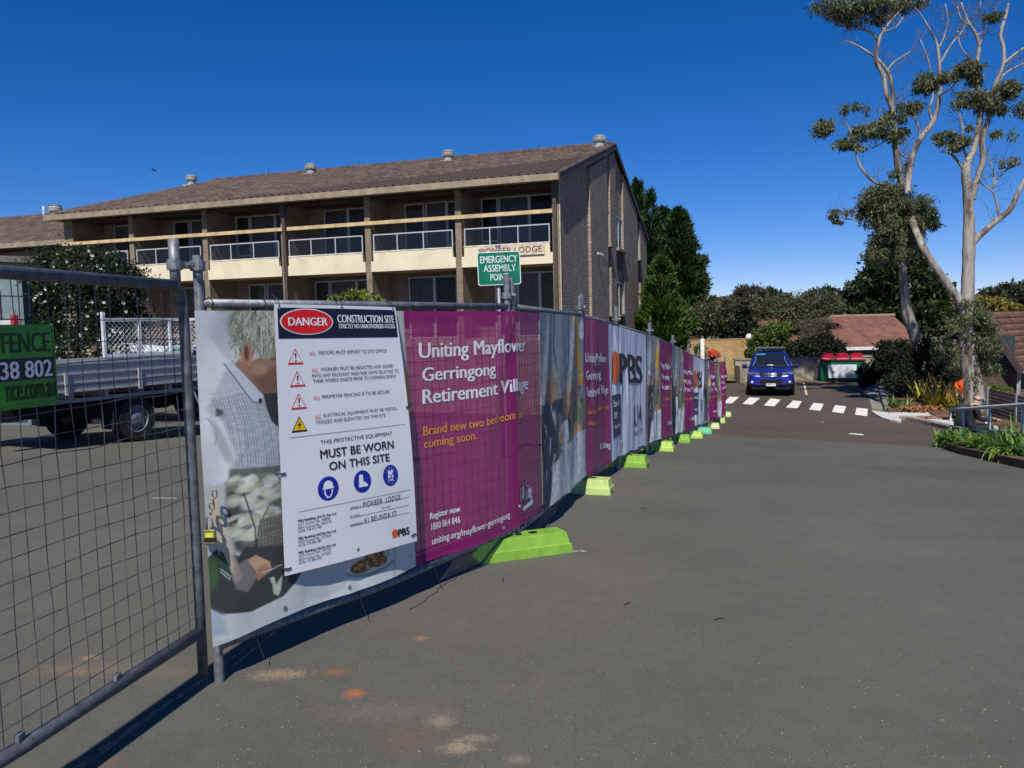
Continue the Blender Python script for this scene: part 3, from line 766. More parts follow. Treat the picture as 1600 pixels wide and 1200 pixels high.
pl((206, 170, 134), [(186, 905), (216, 888), (262, 912), (268, 940), (224, 972), (214, 940)], .008); pl((150, 112, 86), [(214, 940), (244, 918), (268, 940), (226, 972)], .02, .7); pl((150, 140, 136), [(140, 930), (186, 900), (222, 960), (190, 1010), (150, 1000)], .02, .7)
c.stroke(XY((240, 948), (302, 924)), .002, (216, 216, 214), .9)
pl((206, 216, 190), [(262, 968), (276, 962), (284, 990), (304, 960), (300, 1010), (292, 1028), (276, 1020), (272, 990)], .006)
pl((214, 221, 218), [(52, 1058), (100, 1084), (200, 1078), (300, 1040), (352, 985), (372, 955), (420, 948), (770, 840), (770, 950), (420, 1100), (52, 1180)], .01)
pl((150, 172, 196), [(52, 1062), (110, 1084), (122, 1150), (52, 1160)], .04, .7); pl((182, 190, 192), [(372, 955), (480, 930), (540, 900), (520, 1000), (440, 1040), (380, 1050)], .06, .6)
ee(606, 912, 84, 38, (150, 158, 150), .2); ee(604, 905, 82, 34, (216, 221, 214), .15); ee(604, 903, 60, 22, (196, 202, 196), .4)
for (x, y, rx, ry) in ((575, 922, 40, 22), (612, 884, 30, 18), (628, 904, 24, 18)):
    ee(x, y, rx, ry, (122, 76, 34), .25)
    for _ in range(16): ee(x+rr.uniform(-.7, .7)*rx, y+rr.uniform(-.7, .6)*ry, rr.uniform(3, 9), rr.uniform(2, 6), rr.choice([(206, 150, 82), (168, 110, 54), (96, 56, 26), (222, 176, 112)]), .8, .85)
c.noise(.05, 150, 4); c.noise(.10, 14, 6); c.a = c.a*.95+np.array(srgb(196, 202, 200))*.05
# right margin of the picture and the amber curve
c.poly(pu((608, 460), (640, 460), (662, 900), (612, 900)), (186, 190, 182), .01)
c.poly(pu((612, 560), (632, 575), (642, 620), (640, 650), (624, 680), (612, 680)), (222, 172, 62), .012)
c.poly(pu((636, 805), (655, 790), (660, 850), (640, 850)), (142, 108, 86), .02); c.poly(pu((616, 845), (660, 832), (662, 900), (616, 900)), (212, 218, 210), .02)
# purple field
UL, _ = pxuv(629, 480); UL2, _ = pxuv(651, 880)
c.poly([(UL, -.1), (1.1, -.1), (1.1, 1.1), (UL2, 1.1)], PURPLE, .004)
pmask = np.clip((c.U-(UL+(UL2-UL)*c.V))/.004, 0, 1)
c.noise(.05, 16, 9)
alpha = 1-.20*pmask
alpha = np.where((c.V > .985) | (c.V < .02), 1, alpha)
bn = thing('fence_banner', 'purple and photographic mesh banner with white and amber wording, tied on the nearest fence panel', 'banner', (b1(0, 1)[0], b1(0, 1)[1], 0), group='printed banners along the fence')
sheet('banner_cloth', 620, 330, lambda U, V: b1(U, V), rgba(c, alpha), VM, bn)
M_wprint = mat('white_print', (.70, .72, .76), rough=.5, var=.03)
M_aprint = mat('amber_print', srgb(226, 150, 50), rough=.5, var=.03)
M_gprint = mat('grey_print', srgb(60, 66, 84), rough=.5, var=.05)
H1 = b1.zt-b1.zb
def btext(text, L, R, hpx, m, bold=.0, lift=.003, parent=bn, spacing=1.0):
    (ul, vl), (ur, vr) = pxuv(*L), pxuv(*R); v = (vl+vr)/2
    pm = ((L[0]+R[0])/2, (L[1]+R[1])/2); dv = abs(pxuv(pm[0], pm[1]+hpx/2)[1]-pxuv(pm[0], pm[1]-hpx/2)[1])
    mb = MB(); letter(mb, text, (ul, v+dv/2, ur, v-dv/2), lambda x, y: tuple(b1(x, y, lift)), bold=bold, spacing=spacing, tol=.035)
    return mb.build('lettering', m, parent)
btext('Uniting Mayflower', (655, 552), (831, 541), 30, M_wprint, .028)
btext('Gerringong', (660, 588), (773, 580), 27, M_wprint, .028)
btext('Retirement Village', (661, 622), (836, 604), 28, M_wprint, .028)
btext('Brand new two bedroom apa', (662, 675), (824, 650), 18, M_aprint, .003)
btext('coming soon.', (663, 697), (743, 683), 17, M_aprint, .003)
btext('Register now', (672, 809), (717, 799), 13, M_wprint, .028)
btext('1800 864 846', (674, 825), (717, 814), 11, M_wprint, .004)
btext('uniting.org/mayflower-gerringong', (675, 846), (797, 811), 14, M_wprint, .004)
btext('Uniting', (815, 782), (843, 768), 30, M_wprint, .05)
btext('Un', (814, 776), (830, 762), 34, M_gprint, .01, .007)
mb = MB(); q = pu((819, 796), (845, 782), (845, 789), (820, 801)); mb.add([tuple(b1(a, b_, .006)) for a, b_ in q], [(0, 1, 2, 3)]); mb.build('underline', M_wprint, bn)
# eyelets and cable ties
M_eye = mat('eyelet_steel', (.5, .5, .5), rough=.35, metal=.8)
for (px, py) in ((444, 956), (545, 930), (642, 873), (787, 836), (604, 860)):
    a = pxuv(px, py-2); p = Vector(tuple(b1(a[0], min(a[1], .975), .002))); _, n_ = fpt(b1.u0+a[0]*(b1.u1-b1.u0))
    MB().lathe([(.004, -.002), (.012, -.002), (.012, .002), (.004, .002)], p, 12, T=n_.to_track_quat('Z', 'Y').to_matrix().to_4x4()).build('eyelet', M_eye, bn)
for t in (.02, .14, .33, .50, .66, .80, .93):
    u = t*2.46; p, n_ = fpt(u); ring = []
    for j in range(9):
        a = 2*PI*j/8; ring.append(p+up*(1.785+math.sin(a)*.027-(.02 if math.sin(a) < -.5 else 0))+n_*math.cos(a)*.029)
    MB().tube(ring, .0028, 5, cap=False).build('cable_tie', M_black, bn)
for t in (.08, .36, .62):
    u = t*2.46; p, n_ = fpt(u); c0_ = p+up*.16+n_*.03
    MB().tube([c0_+up*.06, c0_, c0_-up*.05+n_*.02, c0_-up*.10+n_*.05], .0022, 5).build('cable_tie', M_black, bn)
# ------------------------------------------------------------ the other banners
def photo_canvas(nu, nv, c, x0, x1, seed=2):
    """a loose family picture between x0 and x1 of the canvas"""
    X = lambda t: x0+(x1-x0)*t
    P = lambda pts, cc, s_=.01, op=1: c.poly([(X(a), b_) for a, b_ in pts], cc, s_, op)
    w = (x1-x0)
    P([(0, -.1), (1, -.1), (1, 1.1), (0, 1.1)], (136, 146, 154), .004)
    P([(0, 0), (.25, 0), (.2, 1), (0, 1)], (96, 98, 118), .05, .6)
    c.ell(X(.5), .2, w*.4, .25, (140, 152, 162), .8, .8)
    c.stroke([(X(.28), 0), (X(.26), .18), (X(.3), .3)], .006, (24, 26, 40)); c.stroke([(X(.62), 0), (X(.6), .2), (X(.56), .31)], .006, (24, 26, 40))
    for (hx, hy, sk, hr, tp) in ((.2, .36, (150, 116, 92), (140, 142, 130), (52, 62, 84)), (.5, .44, (140, 108, 84), (120, 100, 72), (108, 112, 108)), (.8, .40, (132, 98, 78), (96, 82, 66), (112, 124, 102))):
        P([(hx-.2, hy+.10), (hx+.2, hy+.10), (hx+.26, 1.0), (hx-.26, 1.0)], tp, .02)
        c.ell(X(hx), hy, w*.12, .10, hr, .4); c.ell(X(hx), hy+.04, w*.09, .08, sk, .4)
        c.ell(X(hx)-.03*w, hy+.03, w*.015, .006, (40, 28, 24), .6); c.ell(X(hx)+.03*w, hy+.03, w*.015, .006, (40, 28, 24), .6)
        for k_ in range(7): c.stroke([(X(hx-.1+.03*k_), hy-.08), (X(hx-.12+.035*k_), hy+.01)], .0025, (176, 176, 160), .6)
    c.ell(X(.36), .66, w*.07, .05, (200, 148, 108), .4); c.ell(X(.8), .70, w*.1, .06, (206, 158, 120), .4); c.ell(X(.55), .62, w*.05, .05, (34, 32, 34), .4)
    P([(.2, .80), (.5, .72), (1, .70), (1, 1.1), (.1, 1.1)], (206, 212, 214), .03); c.ell(X(.45), .73, w*.12, .02, (222, 226, 222), .4)
    P([(.70, 0), (.84, 0), (.97, .42), (.86, .42)], (206, 158, 52), .006)
    rq = random.Random(seed)
    for _ in range(150):
        x = rq.uniform(.02, .98); y = rq.uniform(.28, .82); cc = rq.choice([(30, 34, 40), (60, 66, 70), (196, 200, 198), (150, 156, 150), (88, 96, 88), (222, 224, 222), (110, 84, 66)])
        c.stroke([(X(x), y), (X(x+rq.uniform(-.05, .05)), y+rq.uniform(.02, .09))], rq.uniform(.0015, .005), cc, .7)
    for hx, hy in ((.2, .36), (.5, .44), (.8, .40)): c.ell(X(hx), hy+.045, w*.075, .06, (176, 138, 112), .6, .9); c.ell(X(hx), hy-.045, w*.1, .045, (158, 156, 140), .8, .9); c.ell(X(hx-.02), hy+.07, w*.03, .006, (110, 60, 54), .8, .8)
    P([(.34, .60), (.52, .58), (.56, .70), (.38, .72)], (228, 230, 230), .02)
    for k_ in range(9): c.stroke([(X(.76+.012*k_), .05+.035*k_), (X(.80+.012*k_), .06+.035*k_)], .003, (90, 66, 30), .8)
    c.ell(X(.95), .08, w*.06, .06, (222, 224, 220), .5)
    c.noise(.2, 60, seed)
def banner(px0, px1, kind, lab, seed, fracs, amp, zb=.3, flags=''):
    u0 = u_at(px0)+.004; u1 = u_at(px1)-.004
    b_ = Banner(u0, u1, amp=amp, seed=seed, zb=zb, zt=1.76, fold=2)
    nu = 260 if u0 < 5 else 170; nv = 200 if u0 < 5 else 130
    cv = Canvas(nu, nv, (190, 198, 214))
    al = np.ones((nv, nu))
    for (a, e, k_) in fracs:
        if k_ == 'photo': photo_canvas(nu, nv, cv, a, e, seed)
        if k_ == 'purple':
            cv.poly([(a, -.1), (e, -.1), (e, 1.1), (a, 1.1)], PURPLE, .004); al = np.where((cv.U > a+.004) & (cv.U < e), .86, al)
        if k_ == 'grey': cv.poly([(a, -.1), (e, -.1), (e, 1.1), (a, 1.1)], (150, 154, 142), .004); photo_canvas(nu, nv, cv, a, e, seed)
        if k_ == 'white': cv.poly([(a, -.1), (e, -.1), (e, 1.1), (a, 1.1)], (206, 214, 230), .004)
    cv.noise(.06, 12, seed)
    t = thing('fence_banner', lab, 'banner', tuple(float(x) for x in b_(0, 1)), group='printed banners along the fence')
    sheet('banner_cloth', nu, nv, lambda U, V: b_(U, V), rgba(cv, al), VM, t)
    def tx(text, x0, y0, x1, y1, m, bold=.03, name='lettering'):
        mb = MB(); letter(mb, text, (x0, y1, x1, y0), lambda x, y: tuple(b_(x, y, .006)), bold=bold, tol=.05); mb.build(name, m, t)
    for (a, e, k_) in fracs:
        w = e-a; 
        if k_ == 'purple' and w > .15:
            tx('Uniting Mayflower', a+.05*w, .22, e-.1*w, .30, M_wprint); tx('Gerringong', a+.05*w, .335, a+.62*w, .41, M_wprint); tx('Retirement Village', a+.05*w, .44, e-.07*w, .52, M_wprint)
            tx('Brand new two bedroom apartments', a+.06*w, .58, e-.06*w, .62, M_aprint, .004); tx('coming soon.', a+.06*w, .65, a+.4*w, .69, M_aprint, .004)
            tx('Uniting', e-.45*w, .84, e-.06*w, .9, M_wprint)
        if k_ == 'white':
            M_logo = mat('logo_orange', srgb(214, 96, 36), rough=.5); M_ink = mat('ink_black', (.012, .013, .018), rough=.5); M_slate = mat('ink_slate', srgb(50, 58, 82), rough=.5)
            mb = MB(); poly = [(a+w*(.14+.085*math.cos(2*PI*j/20)), .32+.125*math.sin(2*PI*j/20)) for j in range(20)]
            fn_ = lambda x, y: tuple(b_(x, y, .007)); W_, F_ = split_tris(poly, [tuple(range(20))], fn_, .045); mb.add([fn_(*w_) for w_ in W_], F_); mb.build('logo_disc', M_logo, t)
            tx('PBS', a+.26*w, .20, a+.86*w, .44, M_ink, .045)
            mb = MB(); fn_ = lambda x, y: tuple(b_(x, y, .005)); W_, F_ = split_tris([(a+w*x, y) for x, y in ((.06, .52), (.28, .52), (.28, .84), (.06, .84))], [(0, 1, 2, 3)], fn_, .045); mb.add([fn_(*w_) for w_ in W_], F_); mb.build('slate_panel', M_slate, t)
            tx('RI4', a+.62*w, .62, a+.84*w, .80, M_slate, .01); tx('PARTS', a+.62*w, .84, a+.86*w, .88, M_slate, .0)
            for kx, s_ in enumerate(('built', 'on', 'integrity')): tx(s_, a+.09*w, .56+.09*kx, a+(.14+.12*(kx != 1))*w, .61+.09*kx, M_wprint, .0)
    return t
def fr(px0, px1, cuts):
    """cuts: (photo px of the left edge, kind)"""
    u0, u1 = u_at(px0), u_at(px1); e = [(u_at(p)-u0)/(u1-u0) for p, _ in cuts]+[1.0]
    return [(e[i], e[i+1], cuts[i][1]) for i in range(len(cuts))]
banner(836, 945, 'a', 'mesh banner just past the fence corner, family photograph left, creased purple right', 21, fr(836, 945, [(836, 'photo'), (905, 'purple')]), .018, .17)
banner(945.5, 1004, 'w', 'white mesh banner with an orange disc and large black letters PBS', 33, [(0, 1, 'white')], .015, .17)
banner(1004.5, 1044, 'a', 'grey photograph and purple banner directly after the large white banner', 42, fr(1004.5, 1044, [(1004.5, 'grey'), (1024, 'purple')]), .028, .19)
banner(1044.5, 1079, 'a', 'photograph and purple banner directly before the smaller far white banner', 57, fr(1044.5, 1079, [(1044.5, 'photo'), (1062, 'purple')]), .030, .19)
banner(1079.5, 1096, 'w', 'small looking far white banner between two photograph and purple ones', 64, [(0, 1, 'white')], .022, .2)
banner(1096.5, 1113, 'a', 'second last banner of the fence, grey photograph then a narrow purple field', 71, fr(1096.5, 1113, [(1096.5, 'grey'), (1102, 'purple')]), .05, .2)
banner(1113.5, 1130, 'a', 'last and farthest banner of the fence, purple field ending by the zebra crossing', 88, fr(1113.5, 1130, [(1113.5, 'photo'), (1119, 'purple')]), .045, .2)
# ------------------------------------------------------------ danger board over the first banner
ds = thing('danger_board', 'white danger construction site board with red oval, hung over the nearest banner', 'sign', at(540, 900, 4.2))
TLc, TRc, BRc, BLc = [pxuv(*p, lift=.05) for p in ((428, 475), (617, 480), (655, 845), (445, 900))]
def uz(px, py, lift):
    a = FP[0]; d = (FP[1]-FP[0]); dn = d.normalized(); n_ = Vector((d.y, -d.x, 0)).normalized(); r = ray(px, py)
    t = (a+n_*lift-CAMP).dot(n_)/r.dot(n_); return CAMP+r*t
SLi = .062
cs = [uz(428, 475, SLi), uz(617, 480, SLi), uz(651, 845, SLi+.05), uz(445, 900, SLi)]
d0 = (FP[1]-FP[0]).normalized(); n0 = Vector((d0.y, -d0.x, 0)).normalized()
def SB(x, y, lift=0.0):
    """board surface: x 0..1 rightwards, y 0..1 downwards"""
    p = (cs[0]*(1-x)+cs[1]*x)*(1-y)+(cs[3]*(1-x)+cs[2]*x)*y
    bow = .028*math.sin(PI*min(1, max(0, y)))*x*x+.012*math.sin(PI*x)
    return p+n0*(lift+bow)
mb = MB(); NX, NY = 24, 30
for s_ in (0, 1):
    V = [SB(i/NX, j/NY, .003*s_) for j in range(NY+1) for i in range(NX+1)]
    Q = [((j*(NX+1)+i), ((j+1)*(NX+1)+i), ((j+1)*(NX+1)+i+1), (j*(NX+1)+i+1)) for j in range(NY) for i in range(NX)]
    mb.add(V, Q if s_ else [q[::-1] for q in Q])
mb.build('board_sheet', mat('board_white', (.66, .68, .74), rough=.38, var=.02, spec=.5), ds, smooth=True)
M_ink = mat('ink_black'); M_red = mat('sign_red', srgb(206, 24, 30), rough=.4, var=.03); M_navy = mat('board_navy', srgb(18, 24, 46), rough=.4, var=.04); M_blue = mat('sign_blue', srgb(20, 40, 150), rough=.4, var=.03)
M_grey = mat('ink_grey', srgb(70, 72, 80), rough=.5); M_yel = mat('sign_yellow', srgb(232, 186, 20), rough=.4)
def sp(px, py):
    """photograph position -> board x,y (bilinear inverse, by iteration)"""
    Q = [(428, 475), (617, 480), (655, 845), (445, 900)]; x = y = .5
    for _ in range(25):
        X = (Q[0][0]*(1-x)+Q[1][0]*x)*(1-y)+(Q[3][0]*(1-x)+Q[2][0]*x)*y; Y = (Q[0][1]*(1-x)+Q[1][1]*x)*(1-y)+(Q[3][1]*(1-x)+Q[2][1]*x)*y
        x += (px-X)/190; y += (py-Y-(-.05)*0)/400
    return x, y
def patch(name, rect, m, lift, nx=8, ny=6, parent=ds):
    x0, y0, x1, y1 = rect; mb = MB(); V = [SB(x0+(x1-x0)*i/nx, y0+(y1-y0)*j/ny, lift) for j in range(ny+1) for i in range(nx+1)]
    mb.add(V, [((j*(nx+1)+i), ((j+1)*(nx+1)+i), ((j+1)*(nx+1)+i+1), (j*(nx+1)+i+1)) for j in range(ny) for i in range(nx)]); return mb.build(name, m, parent)
def disc(name, cx, cy, rx, ry, m, lift, n=32, parent=ds):
    mb = MB(); V = [SB(cx, cy, lift)]+[SB(cx+rx*math.cos(2*PI*k/n), cy+ry*math.sin(2*PI*k/n), lift) for k in range(n)]
    mb.add(V, [(0, 1+(k+1) % n, 1+k) for k in range(n)]); return mb.build(name, m, parent)
def st(text, L, R, hpx, m, bold=0.0, lift=.0052, spacing=1.0, shear=0):
    (xl, yl), (xr, yr) = sp(*L), sp(*R); y = (yl+yr)/2; h = hpx/395
    mb = MB(); letter(mb, text, (xl, y+h/2, xr, y-h/2), lambda x, y_: SB(x, y_, lift), bold=bold, spacing=spacing, shear=shear); return mb.build('lettering', m, ds)
patch('header_band', (.018, .012, .985, .125), M_navy, .0045)
cx, cy = sp(472, 502); disc('oval_rim', cx, cy, .195, .049, M_wprint, .0052); disc('red_oval', cx, cy, .186, .0455, M_red, .006)
st('DANGER', (446, 504), (500, 500), 12, M_wprint, .03, .0068)
st('CONSTRUCTION SITE', (516, 499), (612, 497), 12, M_wprint, .03); st('STRICTLY NO UNAUTHORISED ACCESS', (518, 510), (613, 508), 7, M_wprint, .02)
def para(first, rest, L, R, hpx):
    """line whose first word is red"""
    tot = len(first)+1+len(rest); fx = len(first)/tot*.93
    M1 = (L[0]+(R[0]-L[0])*fx, L[1]+(R[1]-L[1])*fx); M2 = (L[0]+(R[0]-L[0])*(fx+.025), L[1]+(R[1]-L[1])*(fx+.025))
    st(first, L, M1, hpx, M_red); st(rest, M2, R, hpx, M_grey)
para('ALL', 'VISITORS MUST REPORT TO SITE OFFICE', (475, 551), (596, 546), 5.4)
para('ALL', 'WORKERS MUST BE INDUCTED AND SIGNED', (478, 577), (608, 569), 5.4)
st('INTO ANY RELEVANT HIGH RISK SWMS RELATING TO', (479, 586), (617, 577), 5.4, M_grey); st('THEIR WORKS ONSITE PRIOR TO COMMENCEMENT', (480, 594.5), (613, 585), 5.4, M_grey)
para('ALL', 'PERIMETER FENCING IS TO BE SECURE', (481, 620), (600, 609), 5.4)
para('ALL', 'ELECTRICAL EQUIPMENT MUST BE TESTED,', (483, 650), (613, 635), 5.8); st('TAGGED AND ELEVATED ON THIS SITE', (484, 659.5), (592, 645), 5.4, M_grey)
st('THIS PROTECTIVE EQUIPMENT', (491, 691), (604, 674), 7, M_ink); st('MUST BE WORN', (491, 709), (606, 691), 13, M_ink, .018); st('ON THIS SITE', (504, 728), (599, 711), 12.5, M_ink, .018)
for i, (px, py) in enumerate(((456, 556), (459, 590.5), (461, 625.5), (462, 661))):
    x, y = sp(px, py); w = .055; h = .031
    for s_, m_, lf in ((1, M_red if i < 3 else M_ink, .0045), (.80, mat('board_white') if i < 3 else M_yel, .0052)):
        mb = MB(); mb.add([SB(x-w*s_, y+h*s_*.9-(1-s_)*.004, lf), SB(x+w*s_, y+h*s_*.9-(1-s_)*.004, lf), SB(x, y-h*s_*1.0+(1-s_)*.006, lf)], [(0, 1, 2)]); mb.build('warning_triangle', m_, ds)
    mb = MB()
    if i < 3:
        mb.add([SB(x-.006, y-.013, .006), SB(x-.003, y+.008, .006), SB(x+.003, y+.008, .006), SB(x+.006, y-.013, .006)], [(0, 1, 2, 3)])
        mb.add([SB(x-.005, y+.013, .006), SB(x-.005, y+.019, .006), SB(x+.005, y+.019, .006), SB(x+.005, y+.013, .006)], [(0, 1, 2, 3)])
    else:
        mb.add([SB(x+.006, y-.014, .006), SB(x-.014, y+.004, .006), SB(x-.001, y+.003, .006), SB(x-.008, y+.021, .006), SB(x+.013, y-.002, .006), SB(x+.001, y-.001, .006)], [(0, 1, 2, 5), (2, 3, 4, 5)])
    mb.build('warning_mark', M_ink, ds)
# the three blue discs: helmeted head, boot, vest
x, y = sp(503, 762); disc('blue_disc', x, y, .074, .047, M_blue, .0045)
mb = MB()
def shp(pts, cx_, cy_, lf=.0054): mb.add([SB(cx_+a, cy_+b_, lf) for a, b_ in pts], [tuple(range(len(pts)))])
shp([(-.035, -.004), (-.032, -.018), (-.018, -.028), (.0, -.031), (.018, -.028), (.032, -.018), (.035, -.004), (.042, -.002), (.04, .002), (-.04, .002), (-.042, -.002)][::-1], x, y)
shp([(-.032, .005), (.032, .005), (.028, .022), (.012, .036), (-.012, .036), (-.028, .022)], x, y); mb.build('helmet_mark', M_wprint, ds)
mb = MB(); shp([(-.022, .004), (.022, .004), (.019, .020), (.008, .030), (-.008, .030), (-.019, .020)], x, y, .0062); mb.build('face_mark', M_blue, ds)
x, y = sp(555, 751); disc('blue_disc', x, y, .068, .045, M_blue, .0045)
mb = MB(); shp([(-.024, -.028), (.004, -.028), (.006, .0), (.006, .022), (-.03, .022)], x, y); shp([(.0062, .0), (.030, .008), (.040, .016), (.040, .022), (.0062, .022)], x, y); mb.build('boot_mark', M_wprint, ds)
x, y = sp(602, 741); disc('blue_disc', x, y, .064, .044, M_blue, .0045)
mb = MB(); shp([(-.022, -.02), (-.008, -.024), (0, -.012), (.008, -.024), (.022, -.02), (.022, .022), (-.022, .022)], x, y)
for k_ in range(14):
    t_ = PI*.15+2*PI*k_/14; shp([(.048*math.cos(t_)-.002, .034*math.sin(t_)), (.048*math.cos(t_)+.002, .034*math.sin(t_)), (.04*math.cos(t_), .027*math.sin(t_))], x, y)
mb.build('vest_mark', M_wprint, ds)
mb = MB()
for a, b_ in (((-.018, -.012), (.018, .018)), ((.018, -.012), (-.018, .018)), ((-.022, .012), (.022, .012))):
    p, q = SB(x+a[0], y+a[1], .0062), SB(x+b_[0], y+b_[1], .0062); mb.obox(p, q, .0012, .004, up=n0)
mb.build('vest_stripes', M_blue, ds)
def ruler(L, R, t=.0011):
    (xl, yl), (xr, yr) = sp(*L), sp(*R); y = (yl+yr)/2; return patch('ruled_line', (xl, y-t, xr, y+t), M_grey, .0046, 10, 1)
ruler((450, 684), (627, 658), .0008); ruler((462, 802), (638, 760), .0008)
for L, R in (((536, 797), (638, 773)), ((536, 811), (637, 786)), ((536, 825), (637, 797))): ruler(L, R, .0008)
st('PROJECT:', (536, 794), (554, 790), 4, M_grey); st('PH (BH):', (536, 807), (552, 804), 4, M_grey); st('PH (AH):', (588, 794), (603, 790), 4, M_grey); st('ADDRESS:', (536, 821), (556, 817), 4, M_grey)
st('PIONEER  LODGE', (556, 789), (620, 774), 9, M_ink, -.002, spacing=1.15, shear=.15); st('61 BELINDA ST', (559, 814), (614, 800), 8.5, M_ink, -.002, spacing=1.1)
x, y = sp(612, 834); disc('logo_disc', x, y, .026, .019, mat('logo_orange'), .0046, 20); st('PBS', (618, 834), (638, 827), 12, M_ink, .04)
rows = ['PBS Building (ACT) Pty Ltd', 'ACT Licence No. 200845', 'NSW Licence No. 204217C', 'ACN: 128 913 948', '', 'PBS Building (NSW) Pty Ltd', 'NSW Licence No. 177342C', 'ACN: 114 856 487', '', 'PBS Building (QLD) Pty Ltd', 'QLD Licence No. 1077591', 'NSW Licence No. 227652C', 'ACN: 114 856 674']
for i, s_ in enumerate(rows):
    if not s_: continue
    y0 = 812+i*5.55; xr = 461+len(s_)*2.05; st(s_, (461+i*.1, y0), (xr, y0-(xr-461)*.17), 4.2, M_ink if s_.startswith('PBS') else M_grey, .02 if s_.startswith('PBS') else 0)
for (x, y) in ((.03, .012), (.5, .008), (.97, .012), (.03, .975), (.955, .97), (.02, .62), (.985, .42), (.5, .965)):
    MB().lathe([(.003, -.002), (.009, -.002), (.009, .003), (.003, .003)], SB(x, y, .004), 10, T=n0.to_track_quat('Z', 'Y').to_matrix().to_4x4()).build('eyelet', M_eye, ds)
for (x, y) in ((.03, .0), (.5, .0), (.97, .0)):
    p = SB(x, y, .0); MB().tube([p-up*.012+n0*.008, p+up*.02+n0*.002, p+up*.05-n0*.05], .0026, 5).build('cable_tie', M_black, ds)
for (x, y, s_) in ((.02, .62, -1), (.985, .42, 1), (.955, .97, 1), (.03, .975, -1)):
    p = SB(x, y, .006); MB().tube([p, p+d0*.03*s_+up*.004, p+d0*.045*s_-n0*.03], .004, 5).build('cable_tie', M_black, ds)
# ------------------------------------------------------------ moulded plastic feet of the fence
def foot(name_col, mcol, right, dirv, L, W, H, lab):
    """hollow moulded fence foot: long tapered block with a raised lip and a hand hole in its end"""
    right = Vector((right.x, right.y, gz(right.x, right.y))); dirv = Vector((dirv[0], dirv[1], 0)).normalized(); sv = Vector((-dirv.y, dirv.x, 0))
    c_ = right-dirv*L/2; left = right-dirv*L
    sl = Vector((0, 0, gz(left.x, left.y)-right.z))
    t = thing('base_block', lab, 'fence foot', c_, group='plastic fence feet along the road side')
    P = lambda a, b_, z: right-dirv*(L*(1-a))+sv*b_*W/2+Vector((0, 0, z))+sl*(1-a)
    prof = [(0, 1.0, 0), (0.005, .98, H*.42), (.02, .93, H*.45)]
    rings = []
    for (z, ins, s_) in ((0, 0, 1), (H*.45, .012, .95), (H*.48, .026, .88), (H*.98, .05, .70), (H, .058, .66)):
        e = ins; e2 = ins + (z/H)*.20
        rings.append([P(e2, -s_, z), P(1-e, -s_, z), P(1-e, s_, z), P(e2, s_, z)])
    mb = MB(); mb.loft(rings); mb.build('foot_body', mcol, t, bevel=.006)
    e = .99; mb = MB(); mb.add([P(1.0, -.35, H*.08), P(1.0, .35, H*.08), P(.985, .28, H*.42), P(.985, -.28, H*.42)], [(0, 1, 2, 3)]); mb.build('hand_hole', M_black, t)
    mb = MB()
    for k_ in (.45, .62): mb.lathe([(.03, -.002), (.034, .002), (.02, .003)], P(k_, 0, H+.001), 10)
    mb.build('post_socket', M_black, t)
    return t
def plast(nm, cc): return mat(nm, cc, rough=.55, scale=7, var=.08, dirt=tuple(x*.65 for x in cc), dscale=11, bump=.06)
P_b = plast('lime_plastic', srgb(118, 160, 56)); P_p = plast('faded_lime_plastic', srgb(166, 186, 112)); P_m = plast('mint_plastic', srgb(92, 176, 130)); P_y = plast('yellow_green_plastic', srgb(160, 190, 86)); P_c = plast('cream_green_plastic', srgb(186, 194, 136))
foot('b', P_b, G(885, 857), (.93, .36), .70, .24, .150, 'large bright lime plastic fence foot at the corner under the purple banner')
specs = [(957, 771, P_p, 'faded pale green plastic fence foot with a hand hole, first beyond the corner'), (1013, 730, P_b, 'lime plastic fence foot under the large white banner'), (1054, 705, P_y, 'light green plastic fence foot right after the large white banner'),
         (1080, 692, P_b, 'bright lime plastic fence foot, middle one of the far row'), (1099, 685, P_y, 'yellow green plastic fence foot just before the mint one'), (1113, 678, P_m, 'mint green plastic fence foot in the far row'),
         (1125, 670, P_c, 'cream green plastic fence foot just after the mint one'), (1134, 661, P_p, 'faded green plastic fence foot, second last before the crossing'), (1143, 651, P_c, 'farthest pale plastic fence foot by the crossing')]
for i, (px, py, m_, lab) in enumerate(specs):
    k_ = i+2; d = (FP[min(k_+1, 10)]-FP[k_-1]).normalized()
    foot('x', m_, G(px, py), (d.y, -d.x), .62 if i else .5, .25, .15, lab)
# ------------------------------------------------------------ the three storey brick lodge
BYAW = rad(17.56); BC = Vector((1.686, 26.6, 0)); BL = 20.63; BAY = BL/6
MB_brick = brickmat('brown_brick', (.29, .22, .155), (.21, .16, .115), (.28, .24, .19))
MB_gable = brickmat('sunlit_gable_brick', (.40, .32, .245), (.28, .22, .17), (.17, .15, .125), bw=.25, bh=.092, msz=.014)  # paler copy of the lodge brick: grazing sunlight is put into its colour
MB_light = brickmat('pier_brick', (.27, .205, .135), (.21, .16, .11), (.24, .21, .17))
M_cream = mat('cream_fascia', (.68, .60, .43), rough=.7, scale=1.2, var=.05, dirt=(.50, .42, .29), dscale=1.5)
M_gutter = mat('tan_gutter', (.29, .235, .16), rough=.6, scale=3, var=.12, dirt=(.16, .13, .10), dscale=5)
M_timber = mat('raw_pine', (.56, .41, .22), rough=.75, scale=4, var=.14, bump=.2, bscale=30)
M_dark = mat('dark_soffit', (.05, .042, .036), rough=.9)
M_brownm = mat('brown_downpipe', (.075, .055, .045), rough=.6, var=.1)
M_alu = mat('white_aluminium', (.42, .435, .46), rough=.4, var=.05)
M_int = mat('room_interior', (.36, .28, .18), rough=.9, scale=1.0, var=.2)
M_curt = mat('pale_curtain', (.34, .30, .22), rough=.95, scale=8, var=.12)
M_glass = mat('window_glass', (.012, .015, .015), rough=.05, var=.02, alpha=.38, spec=.25)
